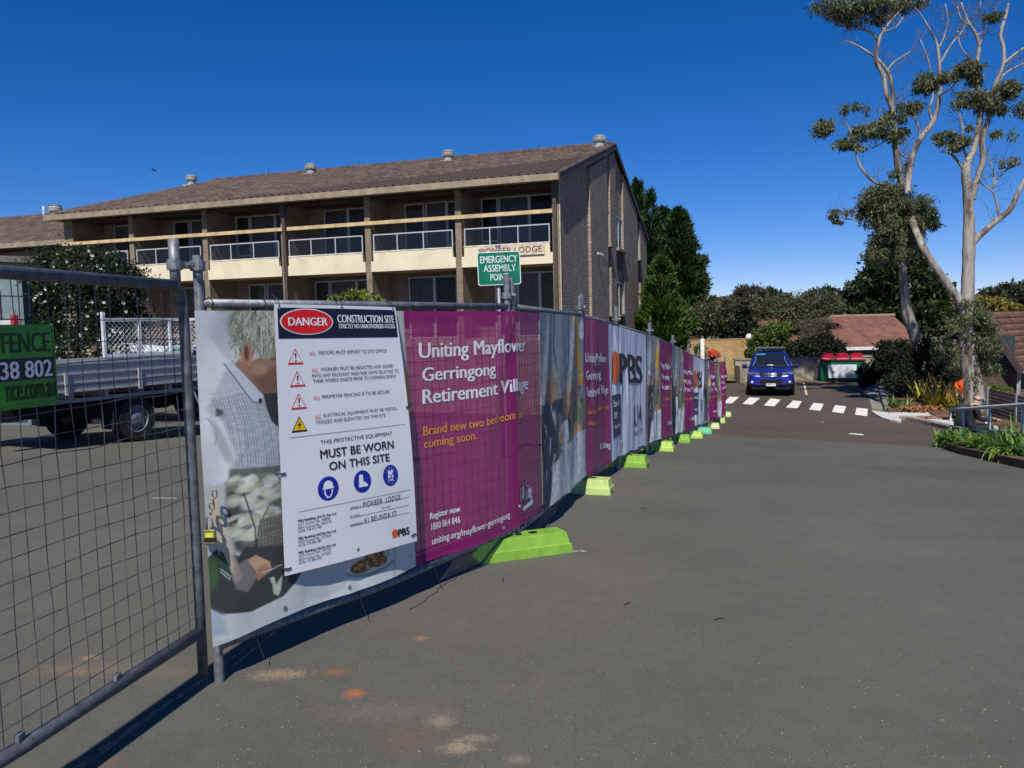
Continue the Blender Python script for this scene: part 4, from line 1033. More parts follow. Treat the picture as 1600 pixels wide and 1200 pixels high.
M_bal = mat('tinted_balcony_glass', (.02, .03, .045), rough=.05, var=.02, alpha=.2, spec=.35)
M_screen = mat('screen_steel', (.48, .49, .52), rough=.5, metal=.4)
M_tile = mat('brown_roof_tile', (.098, .066, .054), rough=.9, scale=.9, col2=(.062, .045, .040), island=.32, bump=.25, bscale=35, dirt=(.14, .12, .10), dscale=3)
M_slabu = mat('ceiling_buff', (.36, .29, .19), rough=.9)
lodge = thing('brick_lodge', 'three storey brown brick lodge with cream balconies and a tiled roof behind the fence', 'building', BC, -BYAW)
T = WM[lodge.name]
Ti = T.inverted()
def lb(name, boxes, m, parent=lodge, **k):
    mb = MB()
    for a, b_ in boxes: mb.box(a, b_)
    return mb.build(name, m, parent, world=False, **k)
ZE, ZF2, ZF1, ZG = 6.42, 3.90, 1.22, -2.2
RD = 10.0
# ridge height from the photograph's ridge corner
rp = BC+Vector((math.sin(BYAW), math.cos(BYAW), 0))*RD; ZR = at(966, 226, rp.y).z
lb('rear_wall', [((-BL, 1.62, ZG), (-.24, 1.86, ZE))], MB_brick)
lb('back_wall', [((-BL, 19.6, ZG), (-.0, 19.8, ZE))], MB_brick)
lb('left_gable_wall', [((-BL-.02, 0.0, ZG), (-BL+.22, 19.6, ZE-.05))], MB_brick)
# gable end wall towards the road, with projecting brick piers
mb = MB(); mb.prism([(.0, ZG), (19.8, ZG), (19.8, ZE-.1), (RD, ZR-.22), (.0, ZE-.1)], lambda p, s: (-.24+.24*s, p[0], p[1])); mb.build('gable_wall', MB_gable, lodge, world=False)
def gy(px):
    """distance along the gable of a photograph column at sill height"""
    best = min((abs(pj_x(BC+Vector((math.sin(BYAW), math.cos(BYAW), 0))*t+Vector((0, 0, 3.5)))-px), t) for t in np.arange(0, 20, .05)); return float(best[1])
def pj_x(P): d = P-CAMP; return 800+FOC*d.dot(Rv)/d.dot(Fv)
def roofz(y): return ZE-.1+(ZR-.12-ZE)*(1-abs(y-RD)/RD)-.12
piers = [(gy(920), gy(947)), (gy(951.5), gy(960)), (gy(972), gy(994)), (gy(998), 19.8)]
for a, b_ in piers:
    mb = MB(); zs = [(a, ZG), (b_, ZG), (b_, roofz(b_))]+([(RD, roofz(RD))] if a < RD < b_ else [])+[(a, roofz(a))]
    mb.prism(zs, lambda p, s: (.002+.11*s, p[0], p[1])); mb.build('brick_pier', MB_gable, lodge, world=False)
# windows in the gable slots
for (p0, p1) in ((947, 951.5), (960, 972), (994, 998)):
    a, b_ = gy(p0), gy(p1)
    for zs, h in ((5.0, 1.45), (2.05, 1.45)):
        if p0 == 994: h = 1.2
        f = lb('window', [((.004, a, zs), (.05, a+.06, zs+h)), ((.004, b_-.06, zs), (.05, b_, zs+h)), ((.004, a+.06, zs+h-.06), (.05, b_-.06, zs+h)), ((.004, (a+b_)/2-.025, zs+.02), (.045, (a+b_)/2+.025, zs+h-.06))], M_alu)
        lb('pane', [((.006, a+.06, zs), (.02, b_-.06, zs+h-.06))], M_glass, f)
        lb('sill', [((.003, a-.03, zs-.13), (.26, b_+.03, zs-.002))], mat('sill_brick', (.22, .19, .15), rough=.9), f)
        lb('head_panel', [((.004, a, zs-.9), (.03, b_, zs-.135))], mat('spandrel_brown', (.07, .055, .045), rough=.8), f)
# bays
for k_ in range(7):
    x1 = -BAY*k_; w = .22
    if k_ == 6: x1 = -BL+w+.22
    if k_ == 0: x1 = -.002
    xa = x1-w
    lb('brick_pier', [((xa, -.02, ZG), (x1, 1.615, ZE-.05))], MB_light)
for k_ in range(6):
    x1 = -BAY*k_-.22; x0 = -BAY*(k_+1)+(.0 if k_ < 5 else .46)
    if k_ == 0: x1 = -.225
    # floors
    for zf in (ZF2, ZF1):
        lb('balcony_slab', [((x0+.001, .06, zf-.22), (x1-.001, 1.6, zf))], M_slabu)
        s0, s1 = x0+.10, x1-.10
        if zf == ZF1: lb('dwarf_wall', [((x0+.02, -.0, ZG), (x1-.02, .05, ZF1-.23))], MB_brick); continue
        if k_ == 5 and zf == ZF2:
            lb('balcony_front', [((x0+.02, -.02, 3.66), (x1-.02, .05, 4.02))], mat('grey_brown_board', (.16, .13, .10), rough=.8))
            zr0 = 4.02
        else:
            lb('balcony_front', [((s0, -.07, zf+.12), (s1, .05, zf+.44)), ((x0-.0, -.07, zf-.24), (x1+.0, .05, zf+.12))] , M_cream)
            lb('balcony_cap', [((s0-.01, -.085, zf+.44), (s1+.01, .06, zf+.475))], mat('cream_cap', (.70, .66, .56), rough=.6))
            zr0 = zf+.475
        if zf == ZF1: continue
        rl = lb('balustrade', [((s0, -.03, zf+1.03), (s1, .01, zf+1.07)), ((s0, -.03, zr0), (s0+.035, .01, zf+1.03)), ((s1-.035, -.03, zr0), (s1, .01, zf+1.03)), ((s0+(s1-s0)*.30, -.028, zr0), (s0+(s1-s0)*.30+.035, .008, zf+1.03)), ((s0+(s1-s0)*.63, -.028, zr0), (s0+(s1-s0)*.63+.035, .008, zf+1.03))], M_alu)
        for g0_, g1_ in ((.0, .30), (.30, .63), (.63, 1)):
            lb('pane', [((s0+(s1-s0)*g0_+.036, -.016, zr0+.01), (s0+(s1-s0)*g1_-.001, -.010, zf+1.03))], M_bal, rl)
    # sliding doors and windows in the recess
    for fl, zf in enumerate((ZF2, ZF1)):
        y = 1.55; top = zf+2.30
        L_ = x1-x0
        var = (k_+fl) % 3
        edges = [(.06, .26), (.27, .62), (.62, .96)] if var == 0 else ([(.20, .44), (.46, .72), (.72, .98)] if var == 1 else [(.22, .54), (.54, .82), (.84, .985)])
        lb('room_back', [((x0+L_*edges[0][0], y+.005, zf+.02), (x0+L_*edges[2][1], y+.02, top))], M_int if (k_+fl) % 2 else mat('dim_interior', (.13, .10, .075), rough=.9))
        for e_i, (a, b_) in enumerate(edges):
            xa, xb = x0+L_*a, x0+L_*b_; fw = .055
            zb_ = zf+.02
            bx = [((xa, y-.06, zb_), (xa+fw, y, top)), ((xb-fw, y-.06, zb_), (xb, y, top)), ((xa+fw, y-.06, top-fw), (xb-fw, y, top)), ((xa+fw, y-.06, zb_), (xb-fw, y, zb_+fw))]
            if e_i == (0, 2, 2)[var]: bx.append(((xa+fw, y-.055, zf+.72), (xb-fw, y-.01, zf+.80)))
            f = lb('window', bx, M_alu)
            lb('pane', [((xa+fw, y-.03, zb_+fw), (xb-fw, y-.024, top-fw))], M_glass, f)
            if e_i == (1, 1, 0)[var]:      # diamond security screen
                mb = MB(); X0, X1, Z0, Z1 = xa+fw, xb-fw, zb_+fw, top-fw; st_ = .115
                for sgn in (1, -1):
                    cc = -3.0
                    while cc < 6:
                        pts = []
                        for (px_, pz_) in ((X0, None), (X1, None), (None, Z0), (None, Z1)):
                            if px_ is not None: zz = Z0+cc+sgn*(px_-X0); xx = px_
                            else: xx = X0+(pz_-Z0-cc)*sgn; zz = pz_
                            if X0-1e-6 <= xx <= X1+1e-6 and Z0-1e-6 <= zz <= Z1+1e-6: pts.append((xx, zz))
                        if len(pts) >= 2:
                            p, q = min(pts), max(pts)
                            if (Vector(p)-Vector(q)).length > .05: mb.obox((p[0], y-.075+.004*sgn, p[1]), (q[0], y-.075+.004*sgn, q[1]), .012, .004)
                        cc += st_
                mb.build('diamond_screen', M_screen, f, world=False)
            elif (k_*3+fl+e_i) % 3 == 1:
                lb('blind', [((xa+fw, y-.015, zf+1.2), (xb-fw, y-.008, top-fw))], M_curt, f)
# timber bracing beam in front, in lengths
for xa, xb in ((-BL-.05, -17.2), (-17.2, -13.75), (-13.75, -10.42), (-10.22, -6.85), (-6.85, -3.4), (-3.4, -.2)):
    lb('timber_beam', [((xa+.004, -.115, 5.30), (xb-.004, -.025, 5.425))], M_timber)
# soffit, gutter, roof
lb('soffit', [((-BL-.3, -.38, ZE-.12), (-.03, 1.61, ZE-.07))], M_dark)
lb('fascia', [((-BL-.42, -.47, ZE-.16), (.14, -.385, ZE+.04))], M_gutter)
lb('gutter', [((-BL-.42, -.60, ZE-.15), (.14, -.472, ZE+.06))], M_gutter)
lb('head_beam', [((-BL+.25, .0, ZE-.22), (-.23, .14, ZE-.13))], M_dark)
sl = math.atan2(ZR-(ZE+.04), RD+.5)
lb_roof = MB()
for s_ in (0, 1):
    y0, y1 = (-.5, RD) if s_ == 0 else (RD, 20.4); z0, z1 = (ZE+.03, ZR-.03) if s_ == 0 else (ZR-.03, ZE-.1)
    lb_roof.prism([(y0, z0), (y1, z1), (y1, z1-.1), (y0, z0-.1)], lambda p, t: (-BL-.45+(BL+.60)*t, p[0], p[1]))
rf = lb_roof.build('roof', M_dark, lodge, world=False)
mb = MB()
for y0, z0, y1, z1 in ((-.52, ZE-.02, RD, ZR-.04), (RD, ZR-.04, 20.4, ZE-.15)):
    mb.prism([(y0, z0+.06), (y1, z1+.06), (y1, z1-.18), (y0, z0-.18)], lambda p, t: (.152+.03*t, p[0], p[1]))
mb.build('barge_board', mat('dark_barge', (.06, .045, .04), rough=.7), rf, world=False)
def tile_mesh(w, d):
    """one interlocking roll tile lying in xy, front edge at y=0"""
    V = []; n = 6; prof = [0, .045, .058, .02, .0, .006, .0]
    for j, (y, dz) in enumerate(((0, .048), (d*1.08, .0))):
        for i in range(n+1): V.append((w*i/n, y, prof[i]+dz))
    for i in range(n+1): V.append((w*i/n, 0.0, prof[i]))
    F_ = [(i, i+1, n+2+i, n+1+i) for i in range(n)]+[(2*(n+1)+i, 2*(n+1)+i+1, i+1, i) for i in range(n)]
    return V, F_
def tile_roof(parent, x0, x1, y0, z0, y1, z1, w, d, m, nbest=0, best=None, world=False):
    """courses of tiles from the eave (y0,z0) up to (y1,z1); the nbest largest-looking ones as parts, the rest one mass"""
    L = math.hypot(y1-y0, z1-z0); nr = int(L/d); nc = int((x1-x0)/w); ang = math.atan2(z1-z0, y1-y0)
    V, F_ = tile_mesh(w, L/nr); Va = np.array(V); Fa = np.array(F_)
    cells = [(r, c_) for r in range(nr) for c_ in range(nc)]
    chosen = set()
    if nbest: chosen = set(sorted(cells, key=lambda rc: best(x0+rc[1]*w, rc[0]))[:nbest])
    me = None; allV = []; allF = []; o_ = 0; R_ = np.array(Matrix.Rotation(ang, 3, 'X'))
    for (r, c_) in cells:
        off = np.array([x0+c_*w, y0+(y1-y0)*r/nr, z0+(z1-z0)*r/nr])
        jig = np.array([0, random.uniform(-.006, .006), random.uniform(-.004, .004)])
        if (r, c_) in chosen:
            if me is None:
                me = bpy.data.meshes.new('roof_tile'); me.from_pydata([tuple(v) for v in V], [], F_); me.materials.append(m); me.update()
            o = bpy.data.objects.new('roof_tile', me); col.objects.link(o); o.parent = parent; o.location = off+jig; o.rotation_euler = (ang, 0, 0); WM[o.name] = WM.get(parent.name)
        else:
            allV.append(Va @ R_.T+off+jig); allF.append(Fa+o_); o_ += len(Va)
    return stuff(npmesh('roof_tiles', np.vstack(allV), np.vstack(allF), m, parent, world=False))
tile_roof(lodge, -BL-.42, .13, -.56, ZE+.045, RD+.0, ZR+.0, .30, .36, M_tile, 290, lambda x, r: abs(x)*1.0+r*.9)
mb = MB()
for i in range(50): mb.tube([(-BL-.4+i*.42, RD, ZR+.045), (-BL-.4+i*.42+.44, RD, ZR+.055)], .11, 8)
mb.build('ridge_caps', M_tile, lodge, world=False)
mb = MB()
for i in range(27):
    y = -.5+i*.39; z = ZE+.05+(ZR-ZE-.05)*(y+.5)/(RD+.5); mb.tube([(.12, y, z+.03), (.12, y+.42, z+.03+.42*math.tan(sl))], .075, 6); 
mb.build('verge_caps', M_tile, lodge, world=False)
# down pipes
for x, y in ((-.12, -.12), (-10.32, -.12)):
    lb('downpipe', [((x-.06, y-.05, ZG), (x+.06, y+.05, ZE-.06)), ((x-.10, y-.08, ZE-.45), (x+.10, y+.07, ZE-.12))], M_brownm)
lb('corner_trim', [((.004, -.02, ZG), (.035, .05, ZE-.1))], mat('pale_trim', (.50, .44, .33), rough=.8))
# turbine roof vents
M_vent = mat('zinc_vent', (.34, .34, .32), rough=.75, metal=.1, scale=8, var=.15)
def vent(px, py, yl):
    """vent standing at local depth yl, seen at photograph column px"""
    a = BC; ux = Vector((math.cos(BYAW), -math.sin(BYAW), 0)); uy = Vector((math.sin(BYAW), math.cos(BYAW), 0)); z = ZE+.05+(ZR-ZE-.05)*(yl+.5)/(RD+.5)
    best = min((abs(pj_x(a+uy*yl+ux*x+Vector((0, 0, z)))-px), x) for x in np.arange(-BL-9, 0, .03)); x = float(best[1])
    mb = MB(); mb.lathe([(.22, -.14), (.19, .16), (.19, .22)], (x, yl, z), 14); mb.box((x-.27, yl-.38, z-.10), (x+.27, yl+.2, z-.0)); 
    v = mb.build('roof_vent', M_vent, lodge, world=False)
    mb = MB(); mb.lathe([(.18, .20), (.26, .25), (.28, .33), (.26, .41), (.28, .43), (.28, .45), (.18, .50), (.05, .52)], (x, yl, z), 18)
    for k_ in range(18):
        t = 2*PI*k_/18; mb.obox((x+.265*math.cos(t), yl+.265*math.sin(t), z+.24), (x+.285*math.cos(t+.15), yl+.285*math.sin(t+.15), z+.43), .010, .02)
    mb.build('turbine', M_vent, v, world=False)
for px, yl in ((937, 9.2), (701, 8.9), (486, 8.8), (300, 8.8)): vent(px, 0, yl)
for x in (-3.1, -12.0, -12.6, -17.0): MB().tube([(x, 9.0, ZR-.35), (x, 9.0, ZR+.10)], .022, 8).build('vent_pipe', M_brownm, lodge, world=False)
# lodge name board
ps = at(748, 400, 27.6); 
def lx(px, z=4.1):
    ux = Vector((math.cos(BYAW), -math.sin(BYAW), 0)); uy = Vector((math.sin(BYAW), math.cos(BYAW), 0))
    return float(min((abs(pj_x(BC-uy*.08+ux*x+Vector((0, 0, z)))-px), x) for x in np.arange(-4, 0.3, .01))[1])
xa, xb = lx(747), lx(851)
nb = lb('name_board', [((xa, -.125, 3.97), (xb, -.072, 4.31))], mat('name_board_cream', (.60, .50, .36), rough=.6))
mb = MB(); letter(mb, 'PIONEER LODGE', (xa+.06, 4.05, xb-.08, 4.25), lambda x, y: (x, -.130, y), bold=.01); mb.build('lettering', mat('sign_maroon', (.13, .035, .02), rough=.5), nb, world=False)
# security camera on the gable
g = gy(930); mb = MB(); mb.tube([(.0, g, 4.45), (.12, g, 4.42), (.2, g, 4.35)], .03, 8); mb.tube([(.14, g-.12, 4.40), (.28, g+.14, 4.34)], .055, 8); mb.lathe([(.08, -.02), (.08, .02)], (.02, g, 4.45), 10); mb.build('security_camera', M_alu, lodge, world=False, smooth=False)
# ------------------------------------------------------------ lower wing on the far left
wing = thing('lodge_wing', 'lower brown tiled wing of the lodge at the left edge behind the flowering shrub', 'building', BC, -BYAW)
xw0, xw1 = -BL-16, -BL-.5
def p_eave(px, py, yl):
    """height of a photograph point lying in the local plane y=yl of the lodge"""
    uy = Vector((math.sin(BYAW), math.cos(BYAW), 0)); r = ray(px, py); t = (BC+uy*yl-CAMP).dot(uy)/r.dot(uy); return CAMP+r*t
e_ = p_eave(60, 379, 3.0); z0 = e_.z; rg = p_eave(60, 336, 9.0); z1 = rg.z
lb('wall', [((xw0, 4.2, -2), (xw1, 10, z0-.175))], MB_brick, wing)
lb('soffit', [((xw0, 3.03, z0-.17), (xw1+.25, 12, z0-.101))], M_dark, wing)
for i in range(4):
    f = lb('window', [((xw1-2.9-i*3.4, 4.12, z0-2.1), (xw1-.9-i*3.4, 4.19, z0-.7))], M_alu, wing); lb('pane', [((xw1-2.8-i*3.4, 4.08, z0-2.0), (xw1-1.0-i*3.4, 4.115, z0-.8))], M_glass, f)
for i in range(3): lb('brick_pier', [((xw1-1.4-i*3.4, 3.3, -2), (xw1-1.1-i*3.4, 4.19, z0-.175))], MB_light, wing)
lb('fascia', [((xw0, 2.9, z0-.16), (xw1+.3, 3.02, z0+.06))], M_gutter, wing)
mb = MB(); mb.prism([(3.0, z0), (9.0, z1-.05), (15, z0), (15, z0-.1), (9, z1-.2), (3.0, z0-.1)], lambda p, t: (xw0+(xw1+.3-xw0)*t, p[0], p[1])); mb.build('roof', M_dark, wing, world=False)
tile_roof(wing, xw0, xw1+.28, 2.95, z0+.03, 9.0, z1, .33, .42, M_tile)
for px, yl, kind in ((87, 8.5, 'v'), (69, 8.5, 'p')):
    q = p_eave(px, 335, yl); lq = Ti @ q
    if kind == 'v':
        MB().lathe([(.25, -.3), (.22, .0), (.33, .08), (.34, .25), (.3, .33), (.34, .38), (.05, .45)], (lq.x, yl, z1-.05), 16).build('roof_vent', M_vent, wing, world=False)
    else: MB().tube([(lq.x, yl, z1-.5), (lq.x, yl, z1+.35)], .07, 8).build('vent_pipe', mat('white_pipe', (.7, .7, .7), rough=.5), wing, world=False)
# low covered walk and pale cabinet seen over the gate
aw = thing('covered_walk', 'low flat roofed covered walk with grey fascia behind the gate at far left', 'shelter', at(20, 470, 17))
a = at(-260, 393, 19); b_ = at(66, 404, 21.5); c_ = at(66, 411, 21.5)
d = Vector((b_.x-a.x, b_.y-a.y, 0)).normalized(); nn = Vector((-d.y, d.x, 0))
mb = MB(); mb.obox(Vector((a.x, a.y, b_.z-.03)), Vector((b_.x, b_.y, b_.z-.03)), .06, .16); mb.build('fascia', mat('weathered_fascia', (.17, .15, .13), rough=.8), aw)
mb = MB(); q0 = Vector((a.x, a.y, b_.z+.04)); q1 = Vector((b_.x, b_.y, b_.z+.04))
mb.add([q0, q1, q1+nn*3.2+up*.25, q0+nn*3.2+up*.25, q0-up*.05, q1-up*.05, q1+nn*3.2+up*.2, q0+nn*3.2+up*.2], [(0, 1, 2, 3), (7, 6, 5, 4), (0, 4, 5, 1), (1, 5, 6, 2), (3, 2, 6, 7), (0, 3, 7, 4)])
mb.build('roof', mat('roof_sheet_grey', (.08, .075, .07), rough=.7), aw)
for t in (.4, .98):
    p = q0.lerp(q1, t)+nn*.1; MB().box((p.x-.05, p.y-.05, gz(p.x, p.y)-.1), (p.x+.05, p.y+.05, p.z-.05)).build('post', M_brownm, aw)
cb = thing('site_cabinet', 'tall grey green site cabinet standing left of the flowering shrub', 'cabinet', at(10, 560, 16))
p0 = at(-60, 430, 16); p1 = at(33, 430, 16.3); zt_ = p1.z; zb_ = gz(p1.x, p1.y)
mb = MB(); mb.box((p0.x, p1.y, zb_), (p1.x, p1.y+1.0, zt_)); mb.build('cabinet_body', mat('cabinet_teal', (.13, .18, .19), rough=.5, var=.05), cb)
MB().box((p0.x+.05, p1.y-.03, zb_+.1), (p1.x-.08, p1.y-.004, zt_-.1)).build('door', mat('cabinet_door', (.16, .21, .225), rough=.5, var=.05), cb)
MB().box((p1.x-.45, p1.y-.045, zb_+1), (p1.x-.42, p1.y-.031, zt_-.3)).build('handle', M_black, cb)
# ------------------------------------------------------------ emergency sign on its pole
es = thing('assembly_sign', 'green EMERGENCY ASSEMBLY POINT sign on a steel pole behind the fence corner', 'sign', (at(779, 500, 11).x, 11, 0))
px_ = at(779, 440, 11).x; 
tp = at(779, 384, 11).z
MB().tube([(px_, 11.03, gz(px_, 11)-.1), (px_, 11.03, tp)], .03, 12).build('pole', M_galv, es, smooth=True)
MB().lathe([(.032, -.02), (.036, .0), (.03, .012)], (px_, 11.03, tp), 12).build('pole_cap', M_galv, es)
q = [at(*c_, 11.0-.02) for c_ in ((745, 396), (812, 391), (814, 442), (748, 448))]
hw = (q[1]-q[0]).length/2; cx0 = sum((p.x for p in q))/4; cz0 = sum((p.z for p in q))/4; hh = ((q[0]-q[3]).length)/2
rot = math.atan2(((q[1]-q[0]).z+(q[2]-q[3]).z)/2, hw*2)*.35
def es_p(x, y, dep): return (cx0+x*hw*math.cos(rot)-y*hh*math.sin(rot), 10.975-dep, cz0+y*hh*math.cos(rot)+x*hw*math.sin(rot))
def rr_poly(s_, r=.10, asp=1.0):
    P = []
    for (cx_, cy_, a0) in ((1-r, 1-r*hw/hh, 0), (-1+r, 1-r*hw/hh, 90), (-1+r, -1+r*hw/hh, 180), (1-r, -1+r*hw/hh, 270)):
        for k_ in range(5): t = rad(a0+22.5*k_); P.append(((cx_+r*math.cos(t))*s_, (cy_+r*hw/hh*math.sin(t))*(1-(1-s_)*hw/hh)))
    return P
mb = MB(); mb.prism(rr_poly(1.0), lambda p, s_: es_p(p[0], p[1], .004*s_)); mb.build('sign_plate', M_swhite, es)
mb = MB(); mb.prism(rr_poly(.965), lambda p, s_: es_p(p[0], p[1], .0045+.001*s_)); mb.build('sign_face', mat('emergency_green', srgb(0, 104, 78), rough=.35, var=.06, dirt=srgb(40, 130, 105), dscale=9), es)
M_ref = mat('reflective_white', (.66, .70, .70), rough=.35)
for s_, r_ in (('EMERGENCY', (-.86, .34, .86, .76)), ('ASSEMBLY', (-.72, -.19, .78, .22)), ('POINT', (-.42, -.72, .42, -.32))):
    mb = MB(); letter(mb, s_, r_, lambda x, y: es_p(x, y, .0065), bold=.013); mb.build('lettering', M_ref, es)
for y in (.86, -.86): MB().lathe([(.012, 0), (.012, .006)], es_p(0, y, .006), 8, T=Matrix.Rotation(PI/2, 4, 'X')).build('bolt', mat('rusty_bolt', (.18, .07, .04), rough=.7), es)
# ------------------------------------------------------------ low walls, tan wall, lamp, pole by the car park end
M_block = brickmat('concrete_block', (.30, .27, .22), (.26, .235, .19), (.15, .13, .11), bw=.40, bh=.20, msz=.012)
w1 = G(1147, 590); w2 = G(1330, 596); w1.z = w2.z = gz(w2.x, w2.y)
lw = thing('block_wall', 'stained low concrete block retaining wall behind the blue ute', 'wall', (w1+w2)/2)
yb = 40.6
a = at(1149, 567, yb); b_ = at(1420, 567, yb)
mb = MB(); mb.box((a.x, yb, -1.9), (b_.x, yb+.22, at(1200, 562, yb).z)); mb.build('wall_blocks', mat('stained_block', (.34, .30, .23), rough=.95, scale=1.0, var=.1, dirt=(.07, .06, .05), dscale=1.7, bump=.4, bscale=6), lw)
zt_ = at(1200, 562, yb).z
mb = MB(); mb.box((a.x-.05, yb-.04, zt_+.002), (b_.x, yb+.26, zt_+.08)); mb.build('capping', M_conc, lw)
mb = MB(); mb.box((a.x-.02, yb-.9, -1.9), (a.x+.22, yb-.002, zt_-.25)); mb.build('end_return', M_conc, lw)
struct(MB().box((a.x, yb-1.6, -1.9), (b_.x-1, yb-.01, -1.50)).build('dirt_strip', M_dirt))
tw = thing('tan_brick_wall', 'tan brick boundary wall behind the far end of the fence', 'wall', at(1135, 570, 44))
q0 = at(1095, 529, 45); q1 = at(1170, 529, 45)
zt_ = q1.z-.05; mb = MB(); mb.box((q0.x-1.5, 45, -2), (q1.x, 45.25, zt_)); mb.build('wall_bricks', brickmat('tan_brick', (.46, .30, .135), (.38, .24, .105), (.36, .27, .17), bw=.26, bh=.095, msz=.014), tw)
mb = MB(); mb.box((q0.x-1.5, 44.98, zt_+.002), (q1.x+.02, 45.27, zt_+.07)); mb.build('capping', mat('tan_capping', (.30, .20, .11), rough=.9), tw)
bank = flat_patch('grass_bank', [at(1128, 600, 40)[:2], at(1150, 600, 40)[:2], at(1148, 600, 44.9)[:2], at(1090, 600, 44.9)[:2]], mat('bank_grass', (.12, .13, .04), rough=.95, scale=6, col2=(.17, .15, .06)), lift=.12)
lampt = thing('globe_lamp', 'white globe lamp on a short post above the tan brick wall', 'lamp', at(1170, 570, 44.2))
gp_ = at(1170.5, 527, 44.2); mb = MB(); mb.lathe([(.001, -.2), (.1, -.18), (.17, -.1), (.2, 0), (.17, .1), (.1, .18), (.001, .2)], gp_, 16); mb.build('globe', mat('opal_globe', (.74, .74, .74), rough=.3, var=.02), lampt, smooth=True)
MB().tube([(gp_.x, gp_.y, -1.7), (gp_.x, gp_.y, gp_.z-.18)], .045, 8).build('post', M_alu, lampt)
sp_ = thing('white_pole', 'short pale pole standing at the far end of the fence', 'pole', at(1097.5, 575, 33))
t0 = at(1097.5, 529, 33); MB().tube([(t0.x, 33, -1.6), (t0.x, 33, t0.z)], .085, 12).build('pole_shaft', mat('pole_cream', (.55, .52, .44), rough=.7), sp_, smooth=True); MB().box((t0.x+.10, 33.0, -1.6), (t0.x+.24, 33.1, t0.z-.75)).build('meter_box', mat('box_green', (.02, .06, .04), rough=.6), sp_)
sh = thing('garden_shelter', 'small white roofed shelter in the trees left of the tan wall', 'shelter', at(1090, 560, 48))
a = at(1079, 513, 48); b_ = at(1099, 515, 48); MB().box((a.x-.4, 48, a.z-.1), (b_.x, 50.5, a.z+.08)).build('roof', M_alu, sh); MB().box((a.x, 48.3, -1.6), (b_.x-.1, 50, a.z-.12)).build('wall', mat('shelter_dark', (.05, .03, .025), rough=.9), sh)
MB().box((b_.x-.08, 48.1, -1.6), (b_.x+.08, 48.29, a.z-.11)).build('post', M_alu, sh)
# ------------------------------------------------------------ red tiled house beyond the car park
M_rtile = mat('terracotta_tile', (.19, .088, .066), rough=.9, scale=1.2, col2=(.15, .07, .055), island=.18, bump=.2, bscale=30)
hy = 47.0
L0 = at(1290, 546, hy); R0_ = at(1440, 541, hy); rl_ = at(1285, 496, hy+4.2); rr_ = at(1412, 494, hy+4.2)
house = thing('red_roof_house', 'low house with a terracotta tiled roof and white gutter behind the green bin', 'house', ((L0.x+R0_.x)/2, hy, -1.6))
M0 = WM[house.name]; Mi0 = M0.inverted()
ze = L0.z; zr_ = (rl_.z+rr_.z)/2
x0_, x1_ = L0.x-3.2-house.location.x, R0_.x+.4-house.location.x; zz = ze-house.location.z; zq = zr_-house.location.z
lb('wall', [((x0_+.5, .5, -.3), (x1_-.5, 8, zz-.1))], brickmat('dark_house_brick', (.13, .08, .055), (.10, .065, .045), (.16, .13, .1)), house)
lb('window', [((x0_+5.2, .44, .7), (x0_+6.6, .49, zz-.35))], M_alu, house); lb('garage_door', [((x0_+3.2, .43, -.2), (x0_+5, .49, zz-.3))], mat('tan_door', (.30, .23, .15), rough=.7), house)
lb('gutter', [((x0_, -.12, zz-.08), (x1_, .0, zz+.10))], mat('white_gutter', (.62, .64, .66), rough=.5), house)
mb = MB(); mb.prism([(0, zz), (4.2, zq-.06), (8.4, zz), (8.4, zz-.1), (4.2, zq-.2), (0, zz-.1)], lambda p, t: (x0_+(x1_-x0_)*t, p[0], p[1])); mb.build('roof', M_rtile, house, world=False)
tile_roof(house, x0_, x1_-.02, -.04, zz+.03, 4.2, zq, .30, .33, M_rtile)
mb = MB(); mb.tube([(x0_, 4.2, zq+.05), (x1_, 4.2, zq+.05)], .11, 8); mb.build('ridge_caps', mat('ridge_tan', (.27, .17, .12), rough=.9), house, world=False)
# ------------------------------------------------------------ brown brick villa on the right behind the gum trees
vx = at(1548, 600, 30)
villa = thing('brown_villa', 'brown brick villa with tiled gable roof half hidden by the gum trees at right', 'house', (vx.x, 30.5, -1.4), rad(-48))
Mv = WM[villa.name]; Mvi = Mv.inverted()
mb = MB(); hwid, hp = 2.6, 2.35
def vpl(px, py):
    n_ = Mv.to_3x3() @ Vector((0, 1, 0)); r = ray(px, py); t = (Mv.translation-CAMP).dot(n_)/r.dot(n_); return Mvi @ (CAMP+r*t)
aL = vpl(1478, 528); aR = vpl(1592, 578); ap = vpl(1530, 490)
mb.prism([(aL.x+.25, -.4), (aR.x-.25, -.4), (aR.x-.25, aR.z), (ap.x, ap.z-.15), (aL.x+.25, aL.z-.02)], lambda p, t: (p[0], .35+.25*(1-t), p[1])); mb.build('gable_wall', brickmat('villa_brick', (.115, .072, .05), (.09, .058, .042), (.15, .12, .09)), villa, world=False)
lb('side_wall', [((aR.x-.45, .62, -.4), (aR.x-.25, 11, aR.z-.05)), ((aL.x+.25, .62, -.4), (aL.x+.45, 11, aL.z-.05))], brickmat('villa_brick', 0, 0, 0), villa)
mb = MB(); mb.obox((aL.x-.1, -.05, aL.z-.06), (ap.x, -.05, ap.z+.04), .08, .22); mb.obox((ap.x, -.051, ap.z+.04), (aR.x+.1, -.051, aR.z-.06), .08, .22); mb.build('barge_board', mat('dark_barge'), villa, world=False)
